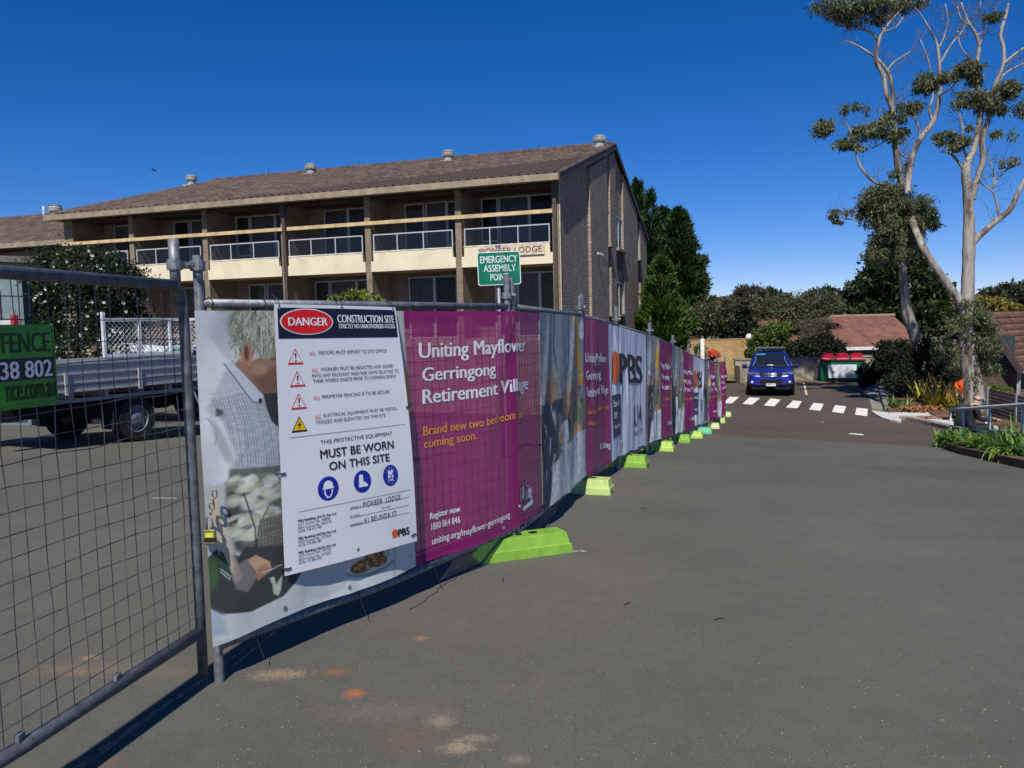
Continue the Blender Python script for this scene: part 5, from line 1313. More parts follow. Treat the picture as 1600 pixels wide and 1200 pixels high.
for sgn, e_pt in ((-1, aL), (1, aR)):
    x_e, z_e = e_pt.x, e_pt.z; mb = MB(); mb.add([(x_e, 0, z_e), (ap.x, 0, ap.z), (ap.x, 11, ap.z), (x_e, 11, z_e), (x_e, 0, z_e-.08), (ap.x, 0, ap.z-.08), (ap.x, 11, ap.z-.08), (x_e, 11, z_e-.08)], [(0, 1, 2, 3), (7, 6, 5, 4), (0, 4, 5, 1), (2, 6, 7, 3), (0, 3, 7, 4)]); rfm = mb.build('roof', M_dark, villa, world=False)
    # tiles laid on the slope
    w_, d_ = .27, .27; L = math.hypot(ap.x-x_e, ap.z-z_e); nr = int(L/d_); V, F_ = tile_mesh(w_, L/nr); Va = np.array(V); Fa = np.array(F_)
    X = np.array([0, 1, 0.]) ; S = np.array([ap.x-x_e, 0, ap.z-z_e])/L; N = np.cross(S, X) if sgn < 0 else np.cross(X, S); N = N if N[2] > 0 else -N
    av = []; af = []; o_ = 0
    for r in range(nr):
        for c_ in range(40):
            base = np.array([x_e, 0, z_e])+S*L*r/nr+X*c_*w_+N*.02
            av.append(base+Va[:, :1]*X+Va[:, 1:2]*S+Va[:, 2:]*N); af.append(Fa+o_ if sgn > 0 else (Fa+o_)); o_ += len(Va)
    stuff(npmesh('roof_tiles', np.vstack(av), np.vstack(af), mat('villa_tile', (.13, .066, .05), rough=.85, island=.2, scale=2), villa, world=False))
lb('gutter', [((aR.x-.02, -.05, aR.z-.12), (aR.x+.12, 11, aR.z+.0))], mat('grey_gutter', (.33, .34, .36), rough=.5), villa)
lb('downpipe', [((aR.x-.12, .22, -.4), (aR.x-.02, .32, aR.z-.12))], mat('grey_gutter'), villa)
lb('window', [((aL.x+1.4, .30, 1.0), (aL.x+2.3, .345, 2.2))], mat('villa_window', (.05, .07, .08), rough=.2), villa)
# ------------------------------------------------------------ vehicles
M_tyre = mat('tyre_rubber', (.014, .014, .015), rough=.85, var=.2)
M_rim = mat('alloy_rim', (.40, .41, .43), rough=.35, metal=.6)
M_chrome = mat('chrome', (.75, .76, .78), rough=.12, metal=1.0, var=.02)
M_lens = mat('lamp_lens', (.55, .58, .62), rough=.08, spec=.9, var=.05)
M_under = mat('shaded_underbody', (.005, .005, .006), rough=.9)  # near black: shade low on the vehicle front is put into this colour
M_carglass = mat('dark_windscreen', (.010, .014, .022), rough=.06, spec=.9, var=.02)
def wheel(mb_parent, x, y, r, w, side, rimm, rim_r=.2):
    Tm = Matrix.Translation((x, y, r)) @ Matrix.Rotation(PI/2, 4, 'Y')
    t = MB(); t.lathe([(r*.62, -w/2), (r*.93, -w/2), (r, -w*.36), (r, w*.36), (r*.93, w/2), (r*.62, w/2)], (0, 0, 0), 28, T=Tm.to_3x3().to_4x4(), cap=False); t.v = [tuple(Vector(v)+Tm.translation) for v in t.v]
    wo_ = t.build('wheel', M_tyre, mb_parent, world=False, smooth=False)
    s = MB(); z = side*w*.42; s.lathe([(rim_r*1.12, z-side*.03), (rim_r*1.12, z+side*.01), (rim_r*.95, z+side*.0), (rim_r*.85, z-side*.05), (rim_r*.35, z-side*.04), (rim_r*.3, z+side*.0), (.02, z+side*.01)], (0, 0, 0), 24, T=Tm.to_3x3().to_4x4())
    for k in range(6):
        a = 2*PI*k/6; p = Vector((math.cos(a)*rim_r*.3, math.sin(a)*rim_r*.3, z-side*.012)); q = Vector((math.cos(a)*rim_r*.95, math.sin(a)*rim_r*.95, z-side*.004))
        s.obox(Tm.to_3x3() @ p, Tm.to_3x3() @ q, .055, .02, up=Tm.to_3x3() @ Vector((0, 0, 1)))
    s.v = [tuple(Vector(v)+Tm.translation) for v in s.v]
    s.build('rim', rimm, wo_, world=False)
def rings_loft(root, name, st, m, sub=2, n_extra=0):
    """st: (y, half profile [(x,z)...] from bottom centre over the side to top centre)"""
    R_ = []
    for y, hp in st:
        ring = [Vector((x, y, z)) for x, z in hp]+[Vector((-x, y, z)) for x, z in hp[::-1] if abs(x) > 1e-6]
        R_.append(ring)
    mb = MB(); mb.loft(R_); return mb.build(name, m, root, world=False, smooth=True, sub=sub)
def ute(loc, rz, paint, label, detail=True):
    t = thing('parked_ute', label, 'ute', loc, rz)
    def P(zb, xb, zs, xs, zt, xt, zc):
        zs2 = (zs+zt)/2
        return [(0, zb), (xb*.6, zb), (xb, zb+.01), (xs*.985, zb+.10), (xs, zs*.8+zb*.2), (xs, zs), (xs*.985, zs+(zt-zs)*.6), (xt+.02, zt-.015), (xt-.03, zt), (xt*.55, zc-.003), (0, zc)]
    st = [(-2.665, P(.46, .50, .62, .66, .80, .60, .80)), (-2.62, P(.42, .64, .62, .80, .88, .72, .88)), (-2.50, P(.40, .76, .66, .895, .97, .80, .985)), (-2.25, P(.40, .84, .74, .925, 1.03, .84, 1.065)),
          (-1.6, P(.40, .86, .80, .925, 1.07, .86, 1.13)), (-1.25, P(.42, .86, .82, .925, 1.10, .87, 1.16)), (-.3, P(.42, .86, .82, .925, 1.10, .86, 1.12)), (1.15, P(.42, .86, .82, .925, 1.10, .86, 1.12)),
          (1.3, P(.42, .86, .82, .925, 1.12, .88, 1.12)), (2.5, P(.46, .86, .82, .925, 1.12, .88, 1.12)), (2.66, P(.5, .82, .82, .90, 1.10, .86, 1.10))]
    rings_loft(t, 'body', st, paint, 1)
    # cabin
    gh = []
    for z, x, y0, y1, r in ((1.09, .865, -1.42, 1.24, .10), (1.30, .815, -1.12, 1.20, .12), (1.62, .70, -.62, 1.08, .14), (1.735, .62, -.38, .92, .18), (1.775, .46, -.15, .72, .2)):
        ring = []
        for cx_, cy_, a0 in ((x-r, y1-r, 0), (-x+r, y1-r, 90), (-x+r, y0+r, 180), (x-r, y0+r, 270)):
            for k in range(4): a = rad(a0+30*k); ring.append(Vector((cx_+r*math.cos(a), cy_+r*math.sin(a), z)))
        gh.append(ring)
    mb = MB(); mb.loft(gh); cab = mb.build('cabin', paint, t, world=False, smooth=True)
    def quad(name, pts, m, parent=t, n=6, bow=.0):
        A, B, C_, D = [Vector(p) for p in pts]; mb = MB(); nn = (B-A).cross(D-A).normalized(); V = []
        for j in range(n+1):
            for i in range(n+1):
                u, v = i/n, j/n; V.append((A*(1-u)+B*u)*(1-v)+(D*(1-u)+C_*u)*v+nn*bow*math.sin(PI*u)*1.0)
        mb.add(V, [(j*(n+1)+i, j*(n+1)+i+1, (j+1)*(n+1)+i+1, (j+1)*(n+1)+i) for j in range(n) for i in range(n)]); return mb.build(name, m, parent, world=False, smooth=True)
    ws = quad('windscreen', [(-.735, -1.36, 1.135), (.735, -1.36, 1.135), (.585, -.60, 1.665), (-.585, -.60, 1.665)], M_carglass, t, 8, .03)
    quad('rear_window', [(.6, 1.262, 1.2), (-.6, 1.262, 1.2), (-.52, 1.11, 1.6), (.52, 1.11, 1.6)], M_carglass, t, 4)
    for s in (1, -1):
        for (ya, yb_, yc, yd) in ((-1.02, -.12, -.12, -.55), (-.06, .98, .90, -.06)):
            pts = [(s*.862, ya, 1.15), (s*.862, yb_, 1.15), (s*.722, yc, 1.60), (s*.722, yd, 1.60)]
            quad('side_window', pts if s > 0 else pts[::-1], M_carglass, t, 2)
        for ya in (-.09, 1.02, -1.22): MB().box((s*.928-.003, ya, .5), (s*.928+.003, ya+.012, 1.08)).build('door_gap', M_under, t, world=False)
        for ya in (-.32, .72): MB().box((s*.93-.02, ya, .93), (s*.93+.02, ya+.18, .96)).build('door_handle', M_chrome, t, world=False)
        mb = MB(); mb.loft([[Vector((s*a, -1.0+b, 1.16+c_)) for b, c_ in ((-.05, -.09), (.05, -.09), (.07, 0), (.05, .09), (-.05, .09), (-.09, 0))] for a in (.95, .98, 1.13, 1.15)]); mr = mb.build('wing_mirror', mat('mirror_shell', (.012, .018, .09), rough=.8, spec=.15), t, world=False, smooth=False)
        MB().obox((s*.84, -.98, 1.12), (s*.95, -.98, 1.12), .06, .04).build('mirror_arm', M_black, mr, world=False)
        # lamps
        mb = MB(); Fp = [(s*.40, -2.585, .90), (s*.60, -2.545, .87), (s*.84, -2.44, .90), (s*.885, -2.33, 1.0), (s*.62, -2.50, .995), (s*.42, -2.56, .975)]
        mb.add([Vector(p)+Vector((0, -.045, 0)) for p in Fp]+[Vector(p)+Vector((0, .1, 0)) for p in Fp], [tuple(range(6)) if s < 0 else tuple(range(5, -1, -1))]+[(k, (k+1) % 6, 6+(k+1) % 6, 6+k) for k in range(6)]); hl = mb.build('headlight', mat('smoked_lamp', (.10, .11, .13), rough=.08, spec=1, var=.05), t, world=False)
        MB().lathe([(.055, 0), (.05, -.02), (.02, -.03)], (0, 0, 0), 12, T=Matrix.Translation((s*.76, -2.535, .925)) @ Matrix.Rotation(-PI/2*1, 4, 'X').inverted()).build('headlight_bulb', M_chrome, hl, world=False)
        mb = MB(); mb.lathe([(.085, 0), (.085, .02), (.06, .03)], (0, 0, 0), 14, T=Matrix.Translation((s*.73, -2.61, .60)) @ Matrix.Rotation(PI/2, 4, 'X')); fg = mb.build('fog_lamp_surround', M_under, t, world=False)
        mb = MB(); mb.lathe([(.05, .022), (.05, .035), (.02, .045)], (0, 0, 0), 12, T=Matrix.Translation((s*.73, -2.61, .60)) @ Matrix.Rotation(PI/2, 4, 'X')); mb.build('fog_lamp', M_lens, fg, world=False)
        for yy in (-1.72, 1.42):
            mb = MB(); mb.lathe([(.45, -.012), (.45, .012), (.38, .014), (.38, -.014)], (0, 0, 0), 26, T=Matrix.Translation((s*.925, yy, .44)) @ Matrix.Rotation(PI/2, 4, 'Y')); mb.build('wheel_arch', M_under, t, world=False)
            wheel(t, s*.80, yy, .385, .26, s, M_rim, .22)
    # face: grille, lower intake, badge, plate
    gr = MB(); gr.loft([[Vector((x, -2.60-dy-.03*(1-abs(x)), z)) for x, z in ((-.44, .86), (-.36, .795), (.36, .795), (.44, .86), (.43, .965), (-.43, .965))] for dy in (-.08, .035)]); gri = gr.build('grille', M_under, t, world=False)
    mb = MB()
    for z in (.965, .905, .845): mb.tube([(-.44, -2.635, z), (-.2, -2.675, z-.01), (0, -2.685, z-.012), (.2, -2.675, z-.01), (.44, -2.635, z)], .017, 6)
    mb.build('grille_bar', M_chrome, gri, world=False, smooth=True)
    mb = MB(); mb.lathe([(.075, 0), (.06, .02), (.02, .03)], (0, 0, 0), 16, T=Matrix.Translation((0, -2.69, .90)) @ Matrix.Rotation(PI/2, 4, 'X')); mb.build('badge', M_chrome, gri, world=False)
    mb = MB(); mb.loft([[Vector((x, -2.635-dy, z)) for x, z in ((-.46, .58), (-.40, .50), (.40, .50), (.46, .58), (.40, .70), (-.40, .70))] for dy in (-.05, .035)]); mb.build('lower_intake', M_under, t, world=False)
    MB().loft([[Vector((x, -2.665-dy, z)) for x, z in ((-.62, .505), (.62, .505), (.60, .53), (-.60, .53))] for dy in (0, .03)]).build('bumper_trim', paint, t, world=False)
    np_ = MB().box((-.186, -2.722, .44), (.186, -2.705, .545)).build('number_plate', mat('plate_white', (.66, .66, .62), rough=.4), t, world=False)
    if detail:
        mb = MB(); letter(mb, 'YNM 83J', (-.15, .462, .15, .522), lambda x, y: (x, -2.7245, y), bold=.01); mb.build('plate_lettering', mat('plate_ink', (.03, .035, .05), rough=.5), np_, world=False)
    MB().box((-.80, -2.45, .30), (.80, 2.4, .42)).build('chassis', M_under, t, world=False)
    MB().loft([[Vector((x, -2.60+dy, z)) for x, z in ((-.72, .30), (.72, .30), (.78, .43), (-.78, .43))] for dy in (0, .2)]).build('lower_valance', M_under, t, world=False)
    # wipers, sticker, dash paper, interior mirror, dash top
    def wsp(x, v, lift=.012): return Vector((x, -1.36+.76*v, 1.135+.53*v))+Vector((0, -.57, .82))*lift+Vector((0, -.57, .82))*.03*math.sin(PI*min(1, max(0, (x+.735)/1.47)))
    mb = MB(); mb.tube([wsp(-.55, .02, .03), wsp(.0, .06, .025)], .009, 5); mb.tube([wsp(.08, .02, .03), wsp(.6, .07, .025)], .009, 5); mb.build('wiper', M_black, ws, world=False)
    mb = MB(); mb.add([wsp(-.56, .90, .012), wsp(-.20, .90, .012), wsp(-.20, .965, .012), wsp(-.56, .965, .012)], [(0, 1, 2, 3)]); mb.build('screen_sticker', mat('aqua_sticker', (.05, .42, .34), rough=.4), ws, world=False)
    mb = MB(); mb.add([wsp(-.12, .06, .012), wsp(.12, .05, .012), wsp(.12, .12, .012), wsp(-.12, .13, .012)], [(0, 1, 2, 3)]); mb.build('dash_paper', mat('paper_white', (.6, .6, .6), rough=.8), ws, world=False)
    for s in (-1, 1): 
        mb = MB(); mb.tube([wsp(s*.69, .12), wsp(s*.61, .42), wsp(s*.58, .62), wsp(s*.60, .8)], .006, 5); mb.build('pillar_glint', M_alu, ws, world=False)  # pale bars put in for the reflections along the windscreen pillars
    # roof rack
    for yy in (-.30, .35):
        mb = MB(); mb.obox((-.62, yy, 1.885), (.62, yy, 1.885), .06, .028)
        for s in (-1, 1): mb.obox((s*.54, yy, 1.70), (s*.54, yy, 1.885), .05, .05)
        mb.build('roof_bar', mat('rack_steel', (.12, .12, .12), rough=.5), t, world=False)
    MB().box((-.60, -.45, 1.90), (.60, .5, 1.93)).build('roof_platform', mat('rack_steel'), t, world=False)
    mb = MB(); mb.box((-.80, 1.32, 1.125), (.80, 2.6, 1.15)); mb.build('tray_cover', M_black, t, world=False)
    MB().box((-.004, -.35, 1.778), (.004, .8, 1.786)).build('roof_seam', M_under, t, world=False)
    return t
M_bluep = mat('blue_car_paint', (.008, .018, .24), rough=.28, metal=.25, var=.03, coat=.8, spec=.6)
M_whitep = mat('white_car_paint', (.55, .57, .60), rough=.35, var=.03, coat=.5)
c0 = G(1203, 620); ang = math.atan2(c0.x, c0.y)
cen = Vector((c0.x, c0.y, 0))+Vector((math.sin(ang), math.cos(ang), 0))*2.75
ute((cen.x, cen.y, gz(cen.x, cen.y)), -ang+rad(0.8), M_bluep, 'dark blue dual cab ute parked facing the camera beyond the zebra crossing')
w = at(262, 560, 20.5)
ute((w.x, w.y, gz(w.x, w.y)+.12), -rad(-62), M_whitep, 'white dual cab ute parked behind the white tray truck', False)
# ------------------------------------------------------------ white tray truck seen through the gate mesh
TA = rad(24.2); tf = Vector((math.sin(TA), math.cos(TA), 0)); tr_ = Vector((tf.y, -tf.x, 0))
axle = at(211, 648, 13.0); org = Vector((axle.x, axle.y, 0))-tr_*.84; org.z = gz(org.x, org.y)
tk = thing('tray_truck', 'white steel tray truck with mesh rack parked behind the gate at left', 'truck', org, PI/2-TA)
M_tray = mat('white_steel_tray', (.35, .355, .365), rough=.5, scale=3, var=.05, dirt=(.30, .28, .26), dscale=6)
M_tgrey = mat('tray_grey', (.27, .28, .31), rough=.6, var=.1)
# local x forward, y to the left; near side is y = -0.95
def tb(name, boxes, m, parent=tk, **k):
    mb = MB()
    for a, b_ in boxes: mb.box(a, b_)
    return mb.build(name, m, parent, world=False, **k)
X0, X1 = -1.95, 3.0
tb('tray_floor', [((X0, -.93, .93), (X1, .93, .985))], M_tgrey)
for s in (-1, 1):
    side = tb('drop_side', [((X0, s*.95-.015, .90), (X1, s*.95+.015, 1.34))], M_tray)
    yo = s*.967
    for z0_, z1_ in ((.905, .945), (1.035, 1.065), (1.165, 1.195), (1.31, 1.345)): tb('side_rib', [((X0+.002, min(yo, yo+s*.022), z0_), (X1-.002, max(yo, yo+s*.022), z1_))], M_tray, side)
    for x in (-1.3, .0, 1.25, 2.5):
        l_ = tb('side_post', [((x-.03, min(yo+s*.024, yo+s*.05), .86), (x+.03, max(yo+s*.024, yo+s*.05), 1.20))], M_tray, side)
        tb('latch', [((x-.05, min(yo+s*.05, yo+s*.07), .83), (x+.04, max(yo+s*.05, yo+s*.07), .87))], M_chrome, side)
tb('tail_gate', [((X0-.03, -.94, .90), (X0-.002, .94, 1.34))], M_tray)
tb('under_rail', [((X0, -.90, .74), (X1, -.85, .80)), ((X0, .85, .74), (X1, .90, .80))], M_tgrey)
tb('cross_member', [((x, -.92, .80), (x+.07, .92, .928)) for x in (-1.8, -1.2, -.6, .05, .65, 1.3, 1.9, 2.5)], M_tgrey)
tb('chassis', [((X0-.1, -.45, .52), (5.1, -.33, .74)), ((X0-.1, .33, .52), (5.1, .45, .74)), ((-.2, -.8, .38), (.2, .8, .5)), ((1.2, -.8, .42), (2.0, -.50, .72))], M_under)
mb = MB(); mb.tube([(1.15, -.93, .78), (1.3, -.95, .42), (1.45, -.96, .36), (2.6, -.96, .36)], .018, 6); mb.build('step_bar', M_tgrey, tk, world=False)
for yy in (-.78, .78):
    for xx in (0.0, 4.1):
        r_ = .37; s_ = -1 if yy < 0 else 1
        Tm = Matrix.Rotation(PI/2, 4, 'X')
        t_ = MB(); t_.lathe([(r_*.6, -.12), (r_*.93, -.12), (r_, -.08), (r_, .08), (r_*.93, .12), (r_*.6, .12)], (xx, yy, r_), 28, T=Tm, cap=False); wo_ = t_.build('wheel', M_tyre, tk, world=False)
        s2 = MB(); z = .10*(-s_)*1; s2.lathe([(.235, z*.6), (.235, z*1.12), (.21, z*1.15), (.2, z*.6), (.14, z*.3), (.12, z*1.05), (.06, z*1.25), (.01, z*1.25)], (xx, yy, r_), 24, T=Tm)
        for k in range(8): a = 2*PI*k/8; s2.lathe([(.014, z*.5), (.014, z*.9)], (xx+.165*math.cos(a), yy-z*.05, r_+.165*math.sin(a)), 6, T=Tm)
        s2.build('rim', mat('steel_rim', (.22, .24, .27), rough=.5, metal=.4), wo_, world=False)
        tb('mud_flap', [((xx-.47, yy-.14, .25), (xx-.455, yy+.14, .75))], M_under)
# mesh rack along the far side
def diam(mb, x0, x1, z0, z1, y, st_, r, plane='x'):
    for sg in (1, -1):
        c_ = -3.0
        while c_ < 8:
            pts = []
            for a in (x0, x1):
                zz_ = z0+c_+sg*(a-x0)
                if z0-1e-6 <= zz_ <= z1+1e-6: pts.append((a, zz_))
            for b_ in (z0, z1):
                xx = x0+(b_-z0-c_)*sg
                if x0-1e-6 <= xx <= x1+1e-6: pts.append((xx, b_))
            if len(pts) >= 2:
                p, q = min(pts), max(pts)
                if math.hypot(p[0]-q[0], p[1]-q[1]) > .04: mb.obox((p[0], y+.003*sg, p[1]), (q[0], y+.003*sg, q[1]), .011, .005) if plane == 'x' else mb.obox((y+.003*sg, p[0], p[1]), (y+.003*sg, q[0], q[1]), .011, .005, up=(0, 0, 1))
            c_ += st_
rk = thing('mesh_rack', 'white diamond mesh side rack standing on the tray truck', 'rack', org, PI/2-TA)
rk.parent = None
zr0_, zr1_ = 1.36, 2.02
xa_, xb_ = .95, 2.98
mb = MB()
for (a, b_) in (((xa_, .95, zr1_), (xb_, .95, zr1_)), ((xa_, .95, zr0_), (xb_, .95, zr0_))): mb.obox(a, b_, .05, .06)
for x in (xa_, xa_+.78, xa_+1.5, xb_): mb.obox((x, .95, zr0_-.02), (x, .95, zr1_+(.14 if x == xa_ else 0)), .05, .055, up=(0, 1, 0))
bpy.data.objects.remove(rk)
mb.build('rack_frame', mat('rack_white', (.56, .57, .58), rough=.4), tk, world=False)
mb = MB(); diam(mb, xa_+.03, xb_-.03, zr0_+.03, zr1_-.03, .95, .105, .01); mb.build('rack_mesh', mat('rack_white'), tk, world=False)
mb = MB(); diam(mb, -.9, .9, zr0_+.03, zr1_-.03, xb_, .105, .01, 'y'); mb.obox((xb_, -.93, zr1_), (xb_, .93, zr1_), .05, .05); mb.build('headboard_mesh', mat('rack_white'), tk, world=False)
# rear rack with red and white bar
mb = MB(); mb.obox((X0-.02, -.93, 1.30), (X0-.02, -.93, 2.05), .06, .06); mb.obox((X0-.02, .93, 1.30), (X0-.02, .93, 2.05), .06, .06); mb.obox((X0-.02, -.90, 1.95), (X0-.02, .90, 1.95), .05, .06); mb.build('rear_rack', mat('rack_white'), tk, world=False)
tb('red_tape', [((X0-.055, -.965, 1.88), (X0+.015, -.895, 2.05)), ((X0-.055, -.35, 1.915), (X0+.012, .2, 1.985)), ((X0-.055, .5, 1.915), (X0+.012, .85, 1.985))], mat('tape_red', (.5, .02, .03), rough=.4))
mb = MB(); mb.tube([(X0-.02, -.93, 2.04), (X0-.02, -.93, 2.12)], .02, 6); mb.build('marker_stub', M_tgrey, tk, world=False)
# cab ahead of the tray
cb_ = MB(); R_ = []
for x, zt_, xw in ((3.12, 1.95, .80), (3.3, 2.02, .82), (4.2, 2.0, .82), (4.75, 1.35, .86), (5.25, 1.15, .84), (5.4, .75, .82)):
    R_.append([Vector((x, -.88, .55)), Vector((x, -.88, min(1.25, zt_-.05))), Vector((x, -xw+.06, zt_-.05)), Vector((x, -xw+.16, zt_)), Vector((x, xw-.16, zt_)), Vector((x, xw-.06, zt_-.05)), Vector((x, .88, min(1.25, zt_-.05))), Vector((x, .88, .55))])
cb_.loft(R_); cab_ = cb_.build('cab', M_whitep, tk, world=False)
tb('rear_window', [((3.10, -.6, 1.4), (3.118, .6, 1.85))], M_carglass)
for s in (-1, 1):
    mb = MB(); mb.add([(3.4, s*.885, 1.28), (4.5, s*.885, 1.28), (4.15, s*.79, 1.9), (3.4, s*.79, 1.9)], [(0, 1, 2, 3)]); mb.build('side_window', M_carglass, tk, world=False)
# ------------------------------------------------------------ steel bin with three lids
bx = G(1281, 597); bb = G(1345, 597)
bw = bb.x-bx.x; bz = gz(bx.x, 38.6)
by = bx.y
bn_ = thing('waste_bin', 'green steel waste bin with three red lids and a white panel against the block wall', 'bin', (bx.x+.98+.18, by+.16, bz), rad(-21))
M_bg = mat('bin_green', srgb(14, 96, 74), rough=.5, scale=2, var=.08, dirt=srgb(20, 80, 62), dscale=4)
M_bred = mat('lid_red', srgb(160, 16, 34), rough=.4, var=.06)
bw = 2.0; w2_ = bw/2; Hb = 1.02
mb = MB(); mb.loft([[Vector((s[0]*w2_*k, s[1]*.55*k2, z)) for s in ((-1, -1), (1, -1), (1, 1), (-1, 1))] for z, k, k2 in ((.06, .98, .85), (Hb, 1.0, 1.0))]); mb.build('bin_body', M_bg, bn_, world=False, bevel=.01)
tb('rim_rail', [((-w2_-.02, -.58, Hb+.001), (w2_+.02, .58, Hb+.06))], M_black, bn_)
for i in range(3):
    xa = -w2_+i*bw/3+.03; xb = xa+bw/3-.06
    mb = MB(); mb.loft([[Vector((xa+e, -.56+e, z)), Vector((xb-e, -.56+e, z)), Vector((xb-e, .5-e, z+dz)), Vector((xa+e, .5-e, z+dz))] for e, z, dz in ((0, Hb+.062, .06), (.01, Hb+.11, .12), (.05, Hb+.17, .16), (.16, Hb+.19, .18))]); mb.build('lid', M_bred, bn_, world=False, bevel=.008)
wp = tb('white_panel', [((-w2_+.36, -.565, .20), (w2_-.36, -.548, .86))], mat('panel_white', (.62, .65, .70), rough=.5, var=.04), bn_)
mb = MB(); mb.box((-w2_+.56, -.57, .42), (-w2_+.62, -.566, .56)); mb.box((-w2_+.53, -.57, .5), (-w2_+.66, -.566, .53)); mb.build('panel_mark', M_ink, wp, world=False)
for x in (-w2_+.18, w2_-.18): tb('latch', [((x-.05, -.60, .66), (x+.05, -.545, .80))], M_black, bn_)
for x in (-w2_+.15, w2_-.15):
    for y in (-.35, .35): MB().lathe([(.07, -.03), (.07, .03)], (x, y, .05), 12, T=Matrix.Rotation(PI/2, 4, 'Y')).build('castor', M_black, bn_, world=False)
# ------------------------------------------------------------ people
def figure(name, label, loc, rz, J, E_, regions, extra=None):
    """J joints {name:(x,y,z,r)}; E_ edges; skinned to one surface; regions: list of (material, test(point)) first match wins"""
    names = list(J); idx = {n: i for i, n in enumerate(names)}
    me = bpy.data.meshes.new('body_source'); me.from_pydata([J[n][:3] for n in names], [(idx[a], idx[b]) for a, b in E_], [])
    o = bpy.data.objects.new('body_source', me); col.objects.link(o)
    sk = o.modifiers.new('skin', 'SKIN'); sk.use_smooth_shade = True; o.modifiers.new('sub', 'SUBSURF').levels = 2; o.modifiers['sub'].render_levels = 2
    for i, n in enumerate(names):
        r = J[n][3]; d = me.skin_vertices[0].data[i]; d.radius = r if isinstance(r, tuple) else (r, r); d.use_root = (n == 'pelvis')
    dg = bpy.context.evaluated_depsgraph_get(); dg.update(); m2 = bpy.data.meshes.new_from_object(o.evaluated_get(dg)); bpy.data.objects.remove(o)
    m2.name = 'body'; m2.materials.clear()
    for m_, _ in regions: m2.materials.append(m_)
    for p in m2.polygons:
        p.use_smooth = True
        for k, (_, test) in enumerate(regions):
            if test(p.center): p.material_index = k; break
    t = thing('person', label, 'person', loc, rz)
    b_ = bpy.data.objects.new('body', m2); col.objects.link(b_); b_.parent = t; WM[b_.name] = WM[t.name]
    return t
M_skin = mat('skin_fair', (.50, .29, .21), rough=.55, var=.06, scale=20)
M_navyc = mat('navy_knit', (.012, .013, .022), rough=.9, var=.2, scale=30)
M_trous = mat('dark_trousers', (.018, .02, .035), rough=.9)
M_shirt = mat('cream_shirt', (.55, .42, .25), rough=.9)
M_shoe = mat('tan_shoe', (.10, .06, .045), rough=.7)
def seated(lean=.06, reach=.36):
    J = {'pelvis': (0, 0, .50, (.15, .13)), 'waist': (.01, 0, .64, (.135, .12)), 'chest': (.03+lean*.4, 0, .83, (.155, .13)), 'upper': (.05+lean*.7, 0, .95, (.11, .11)), 'neck': (.07+lean, 0, 1.02, .056), 'skull0': (.10+lean, 0, 1.09, .07), 'skull1': (.105+lean, 0, 1.16, .092), 'skull2': (.10+lean, 0, 1.225, .075), 'jaw': (.155+lean, 0, 1.09, .05), 'nose': (.205+lean, 0, 1.145, .014)}
    E_ = [('pelvis', 'waist'), ('waist', 'chest'), ('chest', 'upper'), ('upper', 'neck'), ('neck', 'skull0'), ('skull0', 'skull1'), ('skull1', 'skull2'), ('skull0', 'jaw'), ('skull1', 'nose')]
    for s, sn in ((-1, 'r'), (1, 'l')):
        J.update({sn+'ear': (.09+lean, s*.098, 1.14, .018), sn+'sh': (.05+lean*.7, s*.19, .93, .068), sn+'el': (.10+lean, s*.23, .68, .05), sn+'wr': (.10+reach, s*.14, .66, .032), sn+'palm': (.16+reach, s*.13, .67, (.036, .022)),
                  sn+'hip': (.03, s*.10, .49, .09), sn+'kn': (.46, s*.12, .50, .066), sn+'cf': (.47, s*.12, .34, .055), sn+'an': (.47, s*.12, .10, .04), sn+'heel': (.44, s*.12, .05, .045), sn+'toe': (.66, s*.13, .04, .04)})
        E_ += [('skull1', sn+'ear'), ('upper', sn+'sh'), (sn+'sh', sn+'el'), (sn+'el', sn+'wr'), (sn+'wr', sn+'palm'), ('pelvis', sn+'hip'), (sn+'hip', sn+'kn'), (sn+'kn', sn+'cf'), (sn+'cf', sn+'an'), (sn+'an', sn+'heel'), (sn+'heel', sn+'toe')]
        for f, (dy, L) in enumerate(((-.027, .062), (-.009, .075), (.009, .07), (.026, .055))):
            a, b_, c_ = sn+f'f{f}a', sn+f'f{f}b', sn+f'f{f}c'; x = .19+reach
            J[a] = (x, s*.13+dy, .672, .0095); J[b_] = (x+L*.55, s*.13+dy, .664, .0088); J[c_] = (x+L*.85, s*.13+dy, .645, .008)
            E_ += [(sn+'palm', a), (a, b_), (b_, c_)]
        J[sn+'t0'] = (.165+reach, s*.13-s*.035, .662, .011); J[sn+'t1'] = (.195+reach, s*.13-s*.05, .65, .0095); E_ += [(sn+'palm', sn+'t0'), (sn+'t0', sn+'t1')]
    D = .14
    for k_ in J:
        x_, y_, z_, r_q = J[k_]
        if z_ > .45: J[k_] = (x_, y_, z_-D, r_q)
        elif k_.endswith('cf'): J[k_] = (x_, y_, .24, r_q)
    return J, E_
J, E_ = seated(.07, .40)
mloc = at(1521, 660, 17.2); mz = gz(mloc.x, mloc.y)+.02
mrz = rad(-12)
man = figure('person', 'bald elderly man in a dark jumper and cream collar sitting beside the handrail', (mloc.x-.1, mloc.y, mz), mrz, J, E_, [
    (mat('white_hair', (.50, .48, .45), rough=.8), lambda p: .955 < p.z < 1.03 and p.x < .165 and not (p.x > .12 and abs(p.y) < .05)),
    (M_skin, lambda p: p.z > .905 or p.x > .545 and .44 < p.z < .58), (M_shirt, lambda p: p.z > .86 and abs(p.y) < .085), (M_shoe, lambda p: p.z < .095),
    (M_trous, lambda p: p.z < .42 and (p.x > .12 or p.z < .33)), (M_navyc, lambda p: True)])
man.scale = (.93, .93, .93)
